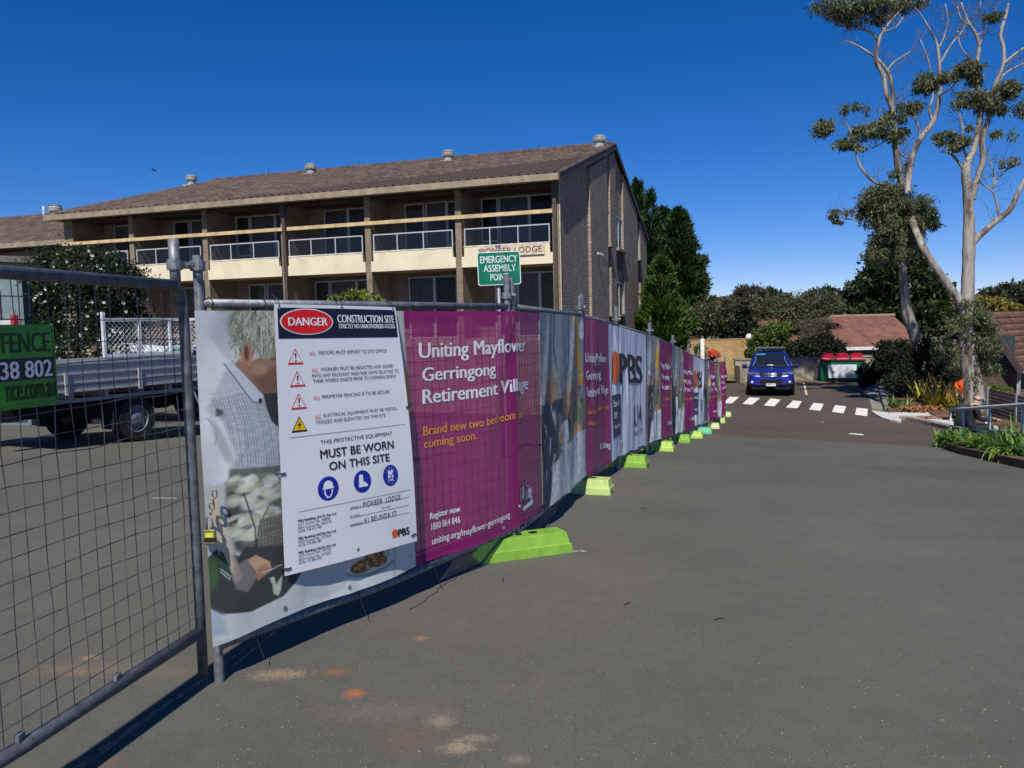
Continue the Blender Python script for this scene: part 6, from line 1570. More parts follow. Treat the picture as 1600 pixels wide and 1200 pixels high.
for s in (-1, 1):
    MB().lathe([(.001, -.009), (.007, -.005), (.009, 0), (.007, .005), (.001, .009)], (.243, s*.032, 1.025), 8).build('eye', M_ink, man, world=False)
mb = MB(); mb.obox((.215, -.02, .96), (.215, .02, .96), .012, .006); mb.build('mouth', mat('lips', (.25, .09, .08), rough=.6), man, world=False)
J2, E2 = seated(.02, .30)
w_ = at(1505.5, 660, 18.4)
wom = figure('person', 'dark haired person in a dark green top sitting left of the bald man', (w_.x-.02, w_.y+.1, gz(w_.x, w_.y)), rad(55), J2, E2, [
    (M_skin, lambda p: p.x > .44 and .44 < p.z < .58), (M_skin, lambda p: p.z > .89 and p.x > .13), (mat('dark_hair', (.01, .009, .009), rough=.6), lambda p: p.z > .86), (M_under, lambda p: p.z < .09), (M_trous, lambda p: p.z < .42 and (p.x > .12 or p.z < .33)), (mat('bottle_green_knit', (.008, .018, .016), rough=.9), lambda p: True)])
wom.scale = (.86, .8, .88)
bt = thing('garden_bench', 'low dark slatted bench under the bald man by the handrail', 'bench', (mloc.x-.12, mloc.y, mz-.02), rad(-12))
M_bench = mat('bench_dark', (.03, .026, .024), rough=.7)
for i in range(4): MB().box((-.40, -.20+i*.11, .21), (.32, -.11+i*.11, .235)).build('slat', M_bench, bt, world=False)
for x in (-.36, .28):
    for y in (-.17, .19): MB().box((x-.025, y-.025, 0), (x+.025, y+.025, .208)).build('leg', M_bench, bt, world=False)
# ------------------------------------------------------------ kerbs, ramp and beds on the right
def slab(name, px, m, lift, thick=.14, kind=True, label=None, cat=None):
    P = [G(a, b_, lift) for a, b_ in px]; P = [Vector((p.x, p.y, gz(p.x, p.y)+lift)) for p in P]; n = len(P)
    import mathutils
    tri = mathutils.geometry.tessellate_polygon([[Vector((p.x, p.y, 0)) for p in P]])
    mb = MB(); mb.add([tuple(p) for p in P]+[tuple(p-Vector((0, 0, thick))) for p in P], [tuple(t) for t in tri]+[(k, (k+1) % n, n+(k+1) % n, n+k) for k in range(n)])
    o = mb.build(name, m); 
    import bmesh as _b
    bm = _b.new(); bm.from_mesh(o.data); _b.ops.recalc_face_normals(bm, faces=bm.faces); bm.to_mesh(o.data); bm.free()
    if kind: struct(o)
    return o
def pxbar(name, px, m, w, h, lift=0):
    mb = MB(); P = [G(*p) for p in px]; n = len(P); rings = []
    for i, p in enumerate(P):
        d = (P[min(i+1, n-1)]-P[max(i-1, 0)]); d.z = 0; d.normalize(); s_ = Vector((-d.y, d.x, 0)); b_ = Vector((p.x, p.y, gz(p.x, p.y)+lift))
        rings.append([b_-s_*w*.5-up*.1, b_-s_*w*.5+up*(h-.02), b_-s_*w*.4+up*h, b_+s_*w*.4+up*h, b_+s_*w*.5+up*(h-.02), b_+s_*w*.5-up*.1])
    mb.loft(rings); return struct(mb.build(name, m))
slab('concrete_gutter', [(1352, 600), (1357, 618), (1363, 640), (1384, 643), (1378, 615), (1372, 600)], M_conc, .006, .1)
slab('concrete_ramp', [(1361, 641), (1368, 646.5), (1378, 652), (1390, 655.5), (1402, 657.5), (1408, 658), (1408, 654), (1415, 650.5), (1430, 651.5), (1450, 655), (1478, 662), (1500, 668), (1530, 672), (1560, 672), (1560, 664), (1515, 659), (1485, 655), (1468, 650), (1455, 645), (1449, 638.5), (1389, 638.5), (1386, 644)], M_newconc, .05, .12)
pxbar('kerb', [(1407, 656), (1420, 657), (1440, 660.5), (1460, 665), (1480, 670), (1500, 675)], M_conc, .22, .12)
pxbar('kerb', [(1376, 606), (1378, 616), (1382, 630), (1387, 643)], M_conc, .18, .15)
slab('garden_soil', [(1380, 606), (1388, 642), (1449, 639), (1456, 646), (1470, 651), (1492, 656), (1530, 660), (1640, 668), (1660, 628), (1600, 606), (1500, 596)], mat('mulch', (.16, .085, .05), rough=.95, scale=8, col2=(.05, .035, .025), bump=.8, bscale=25), .11, .25)
pxbar('bed_edging', [(1473, 693), (1500, 701), (1540, 709.5), (1580, 718), (1640, 730)], mat('dark_edging', (.022, .02, .019), rough=.9, var=.2), .10, .15)
slab('garden_soil', [(1475, 691), (1500, 699), (1540, 707), (1580, 715), (1640, 727), (1680, 700), (1640, 675), (1560, 672), (1500, 672), (1480, 678)], mat('mulch'), .12, .25)
# handrail
M_hr = mat('handrail_grey', (.50, .51, .52), rough=.75, var=.1, spec=.2)
hr = thing('handrail', 'grey tubular steel handrail along the green bed at right', 'handrail', G(1505, 698))
hp_ = []
for px, yb_, yt in ((1484, 688, 640), (1505, 698, 639), (1545, 706, 636), (1597, 717, 632.5), (1660, 729, 628)):
    g = G(px, yb_); z = at(px, yt, g.y).z; hp_.append((g, z)); MB().tube([g+up*-.05, Vector((g.x, g.y, z-.02))], .024, 8).build('post', M_hr, hr, smooth=True)
MB().tube([Vector((g.x, g.y, z)) for g, z in hp_], .033, 8).build('top_rail', M_hr, hr, smooth=True)
MB().tube([Vector((g.x, g.y, z-(z-g.z)*.52)) for g, z in hp_], .02, 8).build('mid_rail', M_hr, hr, smooth=True)
hr2 = thing('handrail', 'pale painted handrail behind the grey one, beside the seated man', 'handrail', G(1543, 690))
q = [at(1487, 642.5, 19.8), at(1541, 653.5, 18.4)]; MB().tube([q[0], q[1], at(1542, 676, 18.4)], .026, 8).build('top_rail', mat('pale_rail', (.58, .60, .62), rough=.4), hr2, smooth=True)
for p in (q[0], q[1]): MB().tube([p, Vector((p.x, p.y, gz(p.x, p.y)))], .022, 8).build('post', mat('pale_rail'), hr2, smooth=True)
# slat fence
sf = thing('slat_fence', 'charcoal horizontal slat fence on the far right behind the man', 'fence', at(1545, 660, 23.0))
a0 = at(1546, 606, 23.5); a1 = at(1640, 628, 20.2); M_sl = mat('charcoal_slat', (.085, .088, .095), rough=.6, var=.1)
for k in range(10):
    z0_ = -.105*k-.02; mb = MB(); mb.obox(a0+up*(z0_-.05), a1+up*(z0_-.05), .018, .088); mb.build('slat', M_sl, sf)
for t in (0, .52, 1):
    p = a0.lerp(a1, t)+Vector((0, .04, 0)); MB().box((p.x-.035, p.y-.0, gz(p.x, p.y)-.1), (p.x+.035, p.y+.07, p.z+.04)).build('post', mat('post_pale', (.26, .27, .28), rough=.6), sf)
# ------------------------------------------------------------ strappy and rosette plants
def blade(mb, base, az, L, w, rise, droop, m=0, n=4):
    d = Vector((math.cos(az), math.sin(az), 0)); s_ = Vector((-d.y, d.x, 0)); rings = []
    for i in range(n+1):
        t = i/n; p = base+d*L*t*(1-.15*t)+up*(rise*L*t-droop*L*t*t); ww = w*(1-t**1.6)*(.75+.5*min(1, t*3)) if i < n else .002
        rings.append((p-s_*ww/2+up*.15*ww, p, p+s_*ww/2+up*.15*ww))
    V = [q for r in rings for q in r]; F_ = []
    for i in range(n): F_ += [(i*3, i*3+1, i*3+4, i*3+3), (i*3+1, i*3+2, i*3+5, i*3+4)]
    mb.add(V, F_, m)
def rosette(name, lab, cat, px, py, n, L, w, m, rise=1.1, droop=.9, lift=.10, group=None, spread=.06):
    g = G(px, py, lift); g.z = gz(g.x, g.y)+lift; mb = MB()
    for k in range(n):
        t = k/n; az = k*2.4+random.uniform(-.3, .3); blade(mb, g+Vector((random.uniform(-1, 1), random.uniform(-1, 1), 0))*spread, az, L*random.uniform(.7, 1.1), w*random.uniform(.7, 1.2), rise*(1.6-1.1*t)*random.uniform(.8, 1.2), droop*(.5+t)*random.uniform(.7, 1.2), random.randrange(len(m)) if isinstance(m, list) else 0)
    return center(tag(mb.build(name, m, None), lab, cat, group))
L_yel = [mat('bromeliad_yellow', (.52, .46, .04), rough=.45, island=.25, trans=.25), mat('bromeliad_lime', (.25, .30, .03), rough=.45, island=.25, trans=.25), mat('bromeliad_tan', (.34, .19, .07), rough=.6, island=.2)]
L_grn = [mat('strap_green', (.09, .20, .025), rough=.4, island=.3, trans=.25), mat('strap_dark', (.04, .11, .02), rough=.45, island=.3, trans=.2), mat('strap_bright', (.17, .27, .04), rough=.4, island=.2, trans=.25)]
for i, (px, py, n, L, lab) in enumerate(((1437, 628, 40, .62, 'yellow bromeliad clump nearest the left gum trunk'), (1452, 632, 34, .5, 'yellow green bromeliad clump, second from the left gum trunk'), (1463, 638, 44, .62, 'dense yellow bromeliad clump in the middle of the bed'), (1477, 637, 44, .68, 'bright yellow bromeliad clump right of the middle of the bed'), (1487, 640, 34, .6, 'lime bromeliad clump left of the orange cloth'), (1496, 642, 34, .66, 'yellow bromeliad clump below the orange cloth'), (1446, 622, 30, .6, 'rear tan leaved bromeliad clump behind the yellow ones'))):
    rosette('bromeliad', lab, 'plant', px, py, n, L, .075, L_yel, 1.3, .8, group='yellow bromeliads round the gum trees')
rosette('lily_clump', 'low dark green lily clump at the front left corner of the bed', 'plant', 1400, 637, 60, .42, .05, L_grn, 1.1, .9, spread=.22)
rosette('lily_clump', 'low green lily clump beside the dry fronds', 'plant', 1413, 638, 40, .36, .045, L_grn, 1.1, .9, spread=.15)
rosette('cordyline', 'dark strappy plant in the shade at the rear left of the bed', 'plant', 1412, 620, 30, .8, .08, L_grn[1], 1.3, .8)
rosette('pink_bromeliad', 'small reddish bromeliad at the left corner of the bed', 'plant', 1400, 619, 24, .38, .05, mat('bromeliad_red', (.30, .10, .06), rough=.5, island=.3), 1.2, .8)
mb = MB(); g = G(1440, 641, .1)
for k in range(120): blade(mb, g+Vector((random.uniform(-.55, .6), random.uniform(-.25, .3), random.uniform(0, .12))), random.uniform(0, 6.3), random.uniform(.2, .5), .05, .35, .5)
center(tag(mb.build('dry_fronds', mat('dry_rust', (.36, .15, .055), rough=.9, island=.4)), 'heap of rust brown dry fronds at the front of the bed', 'dry leaves'))
mb = MB(); g = G(1465, 651, .1)
for k in range(80): blade(mb, g+Vector((random.uniform(-.55, .5), random.uniform(-.15, .15), 0)), random.uniform(0, 6.3), random.uniform(.15, .35), .05, .25, .4)
center(tag(mb.build('dry_fronds', mat('dry_rust')), 'small strip of dry leaves along the path edge before the man', 'dry leaves'))
# orange cloth on a stake
oc = thing('orange_cloth', 'bright orange cloth hung on a stake beside the right gum trunk', 'cloth', G(1500, 636, .1))
gs = at(1504, 592, 22.5); MB().tube([Vector((gs.x, 22.5, -1.4)), gs], .02, 6).build('stake', mat('stake_timber', (.25, .18, .1), rough=.8), oc)
mb = MB(); V = []
for j in range(9):
    for i in range(7):
        u, v = i/6, j/8; px = 1505-(13 if v < .45 else 13-(v-.45)*18)*u+2*math.sin(v*5)*0; py = 592+20*v+(6*u if v < .4 else 3*u*(1-v)); p = at(px, py, 22.45+.05*math.sin(u*9+v*4)); V.append(p)
mb.add(V, [(j*7+i, j*7+i+1, (j+1)*7+i+1, (j+1)*7+i) for j in range(8) for i in range(6)]); mb.build('cloth_sheet', mat('hi_vis_orange', (.85, .13, .015), rough=.6, var=.04, trans=.3), oc, smooth=True)
# green bed behind the edging: clumps of clivia and agapanthus
labs = ['at the left end of the railed bed', 'behind the first rail post', 'between the first and second rail posts', 'left of the second rail post', 'right of the second rail post', 'midway to the third rail post', 'just left of the third rail post', 'right behind the third rail post']
for i, (px, py) in enumerate(((1483, 690), (1493, 691), (1501, 692), (1510, 695), (1519, 697), (1527, 698), (1536, 700), (1543, 701))):
    rosette('clivia_clump', 'broad leaved green clivia clump '+labs[i], 'plant', px, py, 110, .33, .042, L_grn, .75, .8, lift=.12, group='clivia clumps in the railed bed', spread=.2)
for i, (px, py, L) in enumerate(((1556, 704, .8), (1568, 706, .9), (1582, 708, .9), (1598, 712, .95), (1583, 696, .9), (1606, 700, .95))):
    rosette('agapanthus', ['tall fine strappy agapanthus right of the third rail post', 'arching agapanthus, second clump right of the third rail post', 'arching agapanthus spilling over the dark edging', 'large agapanthus in the right bottom corner of the bed', 'tall agapanthus in front of the slat fence', 'agapanthus at the right frame edge by the slats'][i], 'plant', px, py, 80, L*.58, .028, L_grn, .95, 1.15, lift=.12, group='agapanthus clumps in the railed bed', spread=.12)
mb = MB(); g = G(1574, 722); 
for k in range(26): blade(mb, g+Vector((random.uniform(-.1, .1), .1, .15)), -PI/2+random.uniform(-1.1, 1.1), random.uniform(.45, .75), .04, .7, .95, 0)
center(tag(mb.build('spider_plant', L_grn[2]), 'pale green spider plant arching over the dark edging onto the road', 'plant'))
# litter on the road
for px, py, nm in ((975, 947, 'twig'), (1116, 970, 'twig'), (785, 910, 'twig'), (1010, 796, 'twig')):
    g = G(px, py); mb = MB(); a = random.uniform(0, 3); mb.tube([g+up*.004, g+Vector((math.cos(a)*.03, math.sin(a)*.03, .01)), g+Vector((math.cos(a)*.065, math.sin(a)*.06, .004))], .003, 5)
    center(tag(mb.build('twig', mat('twig_dark', (.03, .022, .018), rough=.9)), {975: 'small dark twig lying on the open asphalt in the middle foreground', 1116: 'dark flat twig on the asphalt right of the middle foreground', 785: 'tiny twig near the corner fence foot', 1010: 'tiny twig on the asphalt beside the pale fence foot'}[px], 'twig'))
# loose grit
mb = MB(); r_ = random.Random(8)
for _ in range(900):
    px = r_.uniform(340, 1600); py = 640+560*r_.random()**.6
    if px < 900 and py < 1000-(px-340)*.25: continue
    g = G(px, py, .001); s_ = r_.uniform(.002, .0045)
    mb.add([g+Vector((s_*r_.uniform(.6, 1.3), 0, 0)), g+Vector((0, s_*r_.uniform(.6, 1.3), 0)), g+Vector((-s_*r_.uniform(.6, 1.3), 0, 0)), g+Vector((0, -s_, 0)), g+Vector((0, 0, s_*.9))], [(0, 1, 4), (1, 2, 4), (2, 3, 4), (3, 0, 4)])
stuff(mb.build('loose_grit', mat('pale_grit', (.19, .178, .16), rough=.9, island=.5)))
# ------------------------------------------------------------ trees and shrubs
def fol(name, c, isl=.4, tr=.25, rough=.5, c2=None): return mat(name, c, rough=rough, scale=1.1, col2=c2 if c2 else tuple(x*.62 for x in c), island=isl, trans=tr, spec=.35)
F_gum = fol('gum_leaf', (.13, .145, .065), c2=(.075, .088, .04)); F_dark = fol('shade_dark_leaf', (.015, .024, .009), rough=.75, tr=.1); F_fig = fol('fig_leaf', (.034, .056, .016)); F_con = fol('conifer_leaf', (.045, .085, .024), c2=(.022, .044, .015))  # F_dark: gum-tree shade over the hedges is put into the leaf colour
F_cypr = fol('bright_conifer_leaf', (.065, .125, .018), c2=(.035, .07, .012)); F_cam = fol('camellia_leaf', (.035, .055, .022), rough=.35); F_olive = fol('olive_leaf', (.095, .105, .045)); F_gold = fol('golden_leaf', (.21, .17, .03)); F_lime = fol('lime_leaf', (.13, .19, .025)); F_far = fol('far_leaf', (.055, .068, .035), c2=(.035, .045, .025)); F_grey = fol('grey_twig_leaf', (.15, .125, .095))
def barkmat(name, c1, c2, c3):
    m = bpy.data.materials.new(name); m.use_nodes = True; nt = m.node_tree; n = nt.nodes; l = nt.links; b = n['Principled BSDF']; b.inputs['Roughness'].default_value = .8
    tc = n.new('ShaderNodeTexCoord'); mp = n.new('ShaderNodeMapping'); mp.inputs['Scale'].default_value = (2.6, 2.6, .55); l.new(tc.outputs['Object'], mp.inputs[0])
    no = n.new('ShaderNodeTexNoise'); no.inputs['Scale'].default_value = 1.4; no.inputs['Detail'].default_value = 7; no.inputs['Roughness'].default_value = .65; l.new(mp.outputs[0], no.inputs['Vector'])
    r = n.new('ShaderNodeValToRGB'); e = r.color_ramp.elements; e[0].position = .41; e[0].color = (*c3, 1); e[1].position = .58; e[1].color = (*c1, 1); q = e.new(.46); q.color = (*c2, 1)
    l.new(no.outputs['Fac'], r.inputs[0]); l.new(r.outputs[0], b.inputs['Base Color'])
    n2 = n.new('ShaderNodeTexNoise'); n2.inputs['Scale'].default_value = 9; n2.inputs['Detail'].default_value = 5; l.new(mp.outputs[0], n2.inputs['Vector']); bp = n.new('ShaderNodeBump'); bp.inputs['Strength'].default_value = .5; bp.inputs['Distance'].default_value = .03; l.new(n2.outputs['Fac'], bp.inputs['Height']); l.new(bp.outputs[0], b.inputs['Normal'])
    return m
B_gum = barkmat('gum_bark', (.33, .30, .265), (.19, .165, .14), (.095, .06, .042)); B_twig = mat('twig_bark', (.16, .12, .10), rough=.9, var=.2); B_dark = mat('dark_bark', (.06, .045, .035), rough=.95, scale=5, var=.2, bump=.5, bscale=12)
def limb(mb, pts, Y, n=8, rough=0.0):
    """pts: (px,py,radius px[,distance]) on the photograph, at distance Y"""
    q = [(p[0], p[1], p[2], (p[3] if len(p) > 3 else Y)) for p in pts]; s_ = smoothline(q, 4); P = []; R_ = []
    for a in s_:
        P.append(at(a[0], a[1], a[3])); R_.append(max(.006, a[2]*a[3]/FOC*(1+random.uniform(-rough, rough))))
    mb.tube(P, R_, n); return P, R_
def twigs(mb, P, R_, n, L, r0, seed, upb=.5):
    r = random.Random(seed)
    for _ in range(n):
        i = r.randrange(len(P)//3, len(P)); p = P[i].copy(); d = Vector((r.gauss(0, 1), r.gauss(0, .7), r.gauss(upb, .6))).normalized(); rr_ = min(R_[i]*.6, r0); pts = [p]; rs = [rr_]; l_ = L*r.uniform(.4, 1.1)
        for k in range(5):
            d = (d+Vector((r.gauss(0, .35), r.gauss(0, .35), r.gauss(.08, .3)))).normalized(); p = p+d*l_/5; pts.append(p.copy()); rs.append(rr_*(1-(k+1)/5.6))
            if k in (1, 2, 3) and r.random() < .75:
                e = (d+Vector((r.gauss(0, .8), r.gauss(0, .8), r.gauss(.1, .6)))).normalized(); q = p+e*l_*.18; q2 = q+(e+Vector((r.gauss(0, .4), r.gauss(0, .4), .1)))*l_*.15; mb.tube([p, q, q2], [rr_*.5, rr_*.3, rr_*.12], 4, cap=False)
        mb.tube(pts, rs, 5, cap=False)
def tree_thing(label, base, cat='tree', name='gum_tree', group=None): return thing(name, label, cat, base, 0, group)
# --- left gum
YL = 30.0
gl = tree_thing('tall pale barked gum tree left of the pair, with a dark leafy middle', at(1450, 606, YL))
mb = MB(); tr1, rr1 = limb(mb, [(1453, 612, 13), (1450, 600, 10.5), (1446, 577, 9), (1437, 547, 9), (1427, 517, 8.5), (1418, 490, 8), (1413, 454, 6.8), (1410, 420, 5.6), (1412, 385, 5.2), (1412, 340, 5), (1410, 296, 5), (1403, 262, 4.8), (1399, 225, 4.6), (1397, 200, 4.3), (1395, 175, 4), (1385, 146, 3.6), (1380, 117, 3.4), (1369, 96, 3.2), (1372, 68, 2.6), (1380, 48, 2.2), (1397, 27, 1.6), (1412, 10, 1)], YL, 10, .06)
mb.build('trunk', B_gum, gl, smooth=True)
mb = MB(); tw_ = MB()
for pts in ([(1395, 172, 2.8), (1395, 146, 2.6), (1391, 121, 2.5), (1386, 110, 2.4), (1373, 94, 2.1), (1361, 85, 1.8), (1348, 76, 1.5), (1330, 67, 1.1), (1320, 64, .7)], [(1386, 111, 1.9), (1397, 97, 1.5), (1411, 88, 1.2), (1423, 80, .9)],
            [(1374, 66, 1.9), (1362, 52, 1.6), (1345, 46, 1.3), (1322, 40, 1), (1300, 32, .7)], [(1380, 50, 1.4), (1372, 34, 1.2), (1356, 22, .9), (1350, 5, .7)], [(1380, 50, 1.5), (1400, 42, 1.2), (1412, 26, .9)],
            [(1412, 300, 2.6), (1384, 290, 2.4), (1366, 284, 2.2), (1348, 266, 2), (1339, 247, 1.8), (1338, 228, 1.3)], [(1340, 250, 1.3), (1331, 212, 1.1), (1320, 188, .9), (1312, 172, .6)], [(1338, 235, 1.1), (1350, 215, .9), (1365, 190, .7)],
            [(1410, 360, 2.2), (1380, 350, 1.8), (1345, 345, 1.3), (1310, 340, .8)], [(1397, 205, 1.4), (1380, 222, 1.1), (1362, 232, .8)], [(1400, 235, 1.8), (1412, 244, 1.4), (1425, 250, 1)], [(1369, 98, 1.6), (1377, 108, 1.2), (1388, 124, .9), (1396, 145, .7), (1410, 165, .8)]):
    P, R_ = limb(mb, pts, YL, 6); twigs(tw_, P, R_, 8, 1.3, .011, int(pts[0][1]*7+pts[-1][0]))
twigs(tw_, tr1[len(tr1)//2:], rr1[len(tr1)//2:], 14, 1.5, .014, 77)
mb.build('limbs', B_gum, gl, smooth=True); tw_.build('twigs', B_twig, gl)
cl = [(1300, 8, 26, 11, 800), (1328, 14, 28, 13, 900), (1352, 8, 26, 13, 900), (1320, 26, 18, 7, 350), (1382, 22, 14, 7, 350), (1376, 4, 22, 10, 500), (1410, 6, 18, 9, 500), (1430, 2, 20, 8, 400), (1370, 28, 22, 6, 300), (1335, 36, 12, 4, 140), (1288, 198, 15, 11, 800),
      (1330, 222, 16, 9, 500), (1312, 226, 12, 5, 160), (1352, 206, 20, 12, 800), (1375, 200, 18, 12, 700), (1385, 182, 9, 8, 250), (1395, 215, 14, 9, 300), (1420, 168, 17, 9, 550), (1408, 205, 12, 6, 300), (1436, 163, 8, 6, 160), (1335, 164, 14, 5, 160), (1318, 172, 5, 5, 90), (1356, 170, 5, 7, 60), (1345, 232, 8, 4, 80), (1405, 185, 10, 6, 220),
      (1368, 308, 22, 16, 1300), (1352, 322, 13, 13, 600), (1390, 300, 22, 14, 900), (1398, 330, 22, 22, 1500), (1378, 345, 20, 18, 1000), (1432, 322, 20, 13, 900), (1440, 345, 18, 11, 700), (1460, 350, 9, 8, 180), (1420, 352, 22, 18, 1200), (1395, 372, 20, 16, 900), (1372, 378, 16, 12, 500), (1302, 337, 9, 9, 240), (1326, 331, 9, 6, 120), (1312, 345, 7, 3, 60), (1405, 398, 16, 14, 500), (1385, 400, 16, 12, 400), (1415, 262, 8, 14, 120), (1395, 270, 10, 8, 150)]
cl += [(1385, 318, 26, 24, 2600), (1362, 335, 18, 14, 900), (1408, 365, 24, 20, 1800), (1440, 335, 20, 16, 1000), (1372, 400, 24, 14, 900)]
V, Q = leaves([pxclump(a, b_, c_*1.3, d*1.35, YL, int(n*1.3)) for a, b_, c_, d, n in cl], .15, .28, droop=.7, sub=17, spread=.27, seed=21, shell=.25)
npmesh('crown', V, Q, F_gum, gl)
# --- right gum
YR = 25.0
gr_ = tree_thing('largest pale gum tree at right, forked low with a long leaning limb', at(1521, 640, YR))
mb = MB(); T2, RR2 = limb(mb, [(1523, 645, 19), (1521, 625, 16.5), (1520, 600, 15.5), (1516, 560, 14.5), (1513, 520, 13.5), (1511, 488, 11), (1512, 455, 9.3), (1513, 420, 9), (1514, 384, 9.2), (1514, 341, 7.8), (1512, 300, 7), (1509, 270, 6.4), (1513, 250, 5.6), (1521, 235, 4.8), (1527, 212, 4.4), (1531, 190, 4.2), (1529, 150, 3.8), (1526, 120, 3.4), (1527, 94, 3), (1530, 74, 2.7), (1525, 54, 2.3), (1515, 38, 2), (1508, 24, 1.6), (1502, 4, 1.2)], YR, 12, .05); mb.build('trunk', B_gum, gr_, smooth=True)
mb = MB()
SB_ = limb(mb, [(1513, 496, 7.5), (1504, 478, 7), (1493, 461, 6.6), (1478, 441, 6.2), (1458, 413, 5.8), (1443, 388, 5.5), (1434, 368, 5.2, 25.6), (1424, 342, 5, 26.5), (1419, 312, 4.8, 27.5), (1420, 274, 4.7, 28), (1425, 247, 4.5, 28), (1432, 228, 4.4, 28), (1443, 210, 4.2, 28), (1457, 192, 4, 28), (1465, 167, 3.6, 28), (1469, 144, 3.2, 28), (1468, 112, 2.7, 28), (1467, 90, 2.3, 28), (1463, 66, 1.8, 28), (1452, 45, 1.3, 28), (1441, 26, .9, 28), (1430, 12, .6, 28)], YR, 9, .05)
mb.build('leaning_limb', B_gum, gr_, smooth=True)
mb = MB(); tw_ = MB()
for pts, Y in (([(1519, 312, 5), (1522, 296, 4.8), (1531, 268, 4.4), (1536, 247, 4.2), (1535, 216, 4), (1543, 192, 3.7), (1548, 172, 3.4), (1552, 140, 3), (1560, 121, 2.8), (1568, 99, 2.7), (1568, 74, 2.6), (1563, 54, 2.6), (1571, 27, 2.2), (1576, 5, 1.7)], YR), ([(1568, 100, 2.4), (1582, 88, 2.1), (1600, 75, 1.8), (1618, 62, 1.4)], YR), ([(1556, 134, 2.2), (1568, 118, 2), (1582, 108, 1.8), (1602, 98, 1.4), (1620, 90, 1)], YR),
               ([(1518, 384, 4.6), (1527, 372, 4.8), (1540, 360, 4.6), (1559, 343, 4.4), (1577, 329, 4), (1589, 306, 3.7), (1597, 288, 3.2), (1612, 266, 2.6)], YR), ([(1561, 340, 2), (1557, 314, 1.7), (1550, 298, 1.5), (1541, 292, 1.3), (1530, 284, 1)], YR), ([(1550, 297, 1.3), (1554, 275, 1.1), (1548, 255, .9), (1540, 235, .6)], YR), ([(1553, 290, 1.2), (1568, 270, 1), (1585, 258, .8)], YR),
               ([(1508, 268, 2.6), (1495, 250, 2), (1484, 240, 1.6), (1472, 237, 1)], YR), ([(1512, 250, 2.2), (1505, 228, 1.8), (1504, 200, 1.5), (1498, 176, 1.2), (1490, 160, 1)], YR), ([(1469, 100, 1.8, 28), (1481, 78, 1.5, 28), (1492, 62, 1.3, 28), (1505, 46, 1.1, 28), (1510, 22, .8, 28)], 28), ([(1467, 75, 1.4, 28), (1476, 55, 1.2, 28), (1481, 30, .9, 28), (1477, 6, .6, 28)], 28), ([(1457, 190, 2, 28), (1449, 187, 1.9, 28), (1437, 212, 1.7, 28), (1436, 198, 1.6, 28), (1424, 178, 1.2, 28), (1410, 165, .8, 28)][0:1]+[(1452, 170, 1.8, 28), (1458, 150, 1.5, 28), (1456, 120, 1.2, 28), (1449, 90, 1, 28), (1438, 62, .8, 28)], 28),
               ([(1437, 222, 1.8, 28), (1436, 200, 1.6, 28), (1426, 182, 1.2, 28)], 28), ([(1467, 150, 1.5, 28), (1485, 138, 1.3, 27), (1500, 122, 1.1, 26), (1512, 108, 1, 26)], 27), ([(1530, 74, 1.6), (1536, 56, 1.3), (1548, 38, 1.1), (1556, 14, .8)], YR), ([(1517, 40, 1.3), (1502, 30, 1.1), (1496, 10, .8)], YR), ([(1526, 56, 1.4), (1538, 44, 1.2), (1530, 22, 1), (1533, 2, .7)], YR), ([(1525, 100, 1.5), (1512, 88, 1.2), (1500, 70, 1), (1497, 48, .7)], YR)):
    P, R_ = limb(mb, pts, Y, 7); twigs(tw_, P, R_, 9, 1.3, .010, int(pts[0][1]*3+pts[-1][0]*5))
mb.build('limbs', B_gum, gr_, smooth=True); tw_.build('twigs', B_twig, gr_)
cl = [(1450, 127, 19, 14, 1200), (1470, 120, 14, 9, 400), (1488, 119, 10, 7, 300), (1512, 106, 18, 12, 1100), (1530, 122, 12, 9, 400), (1515, 152, 22, 11, 800), (1540, 158, 22, 13, 1000), (1566, 142, 17, 13, 900), (1580, 138, 12, 12, 500), (1558, 170, 15, 8, 400), (1480, 212, 17, 9, 800), (1500, 222, 14, 9, 500), (1488, 230, 12, 5, 250), (1548, 27, 12, 6, 300), (1560, 22, 8, 5, 140), (1556, 208, 9, 5, 200), (1515, 200, 6, 4, 90), (1568, 256, 12, 7, 110), (1585, 250, 9, 6, 90), (1582, 212, 7, 9, 60), (1600, 170, 14, 14, 300),
      (1512, 470, 14, 8, 200), (1520, 492, 22, 14, 900), (1500, 503, 13, 10, 450), (1535, 508, 18, 14, 900), (1525, 530, 20, 16, 1000), (1540, 548, 14, 14, 700), (1532, 570, 14, 12, 500), (1548, 575, 9, 9, 240), (1518, 585, 9, 10, 200), (1482, 512, 9, 9, 160), (1490, 560, 8, 14, 160), (1478, 540, 8, 10, 140)]
V, Q = leaves([pxclump(a, b_, c_*1.25, d*1.3, YR-.1, int(n*1.35), .7 if b_ > 450 else None) for a, b_, c_, d, n in cl]+[pxclump(a, b_, c_, d, 26.4, n) for a, b_, c_, d, n in ((1432, 345, 22, 18, 1900), (1415, 322, 18, 16, 1500), (1425, 372, 20, 12, 1300), (1400, 350, 18, 18, 1400))], .13, .26, droop=.9, sub=17, spread=.27, seed=5, shell=.25)
npmesh('crown', V, Q, F_gum, gr_)
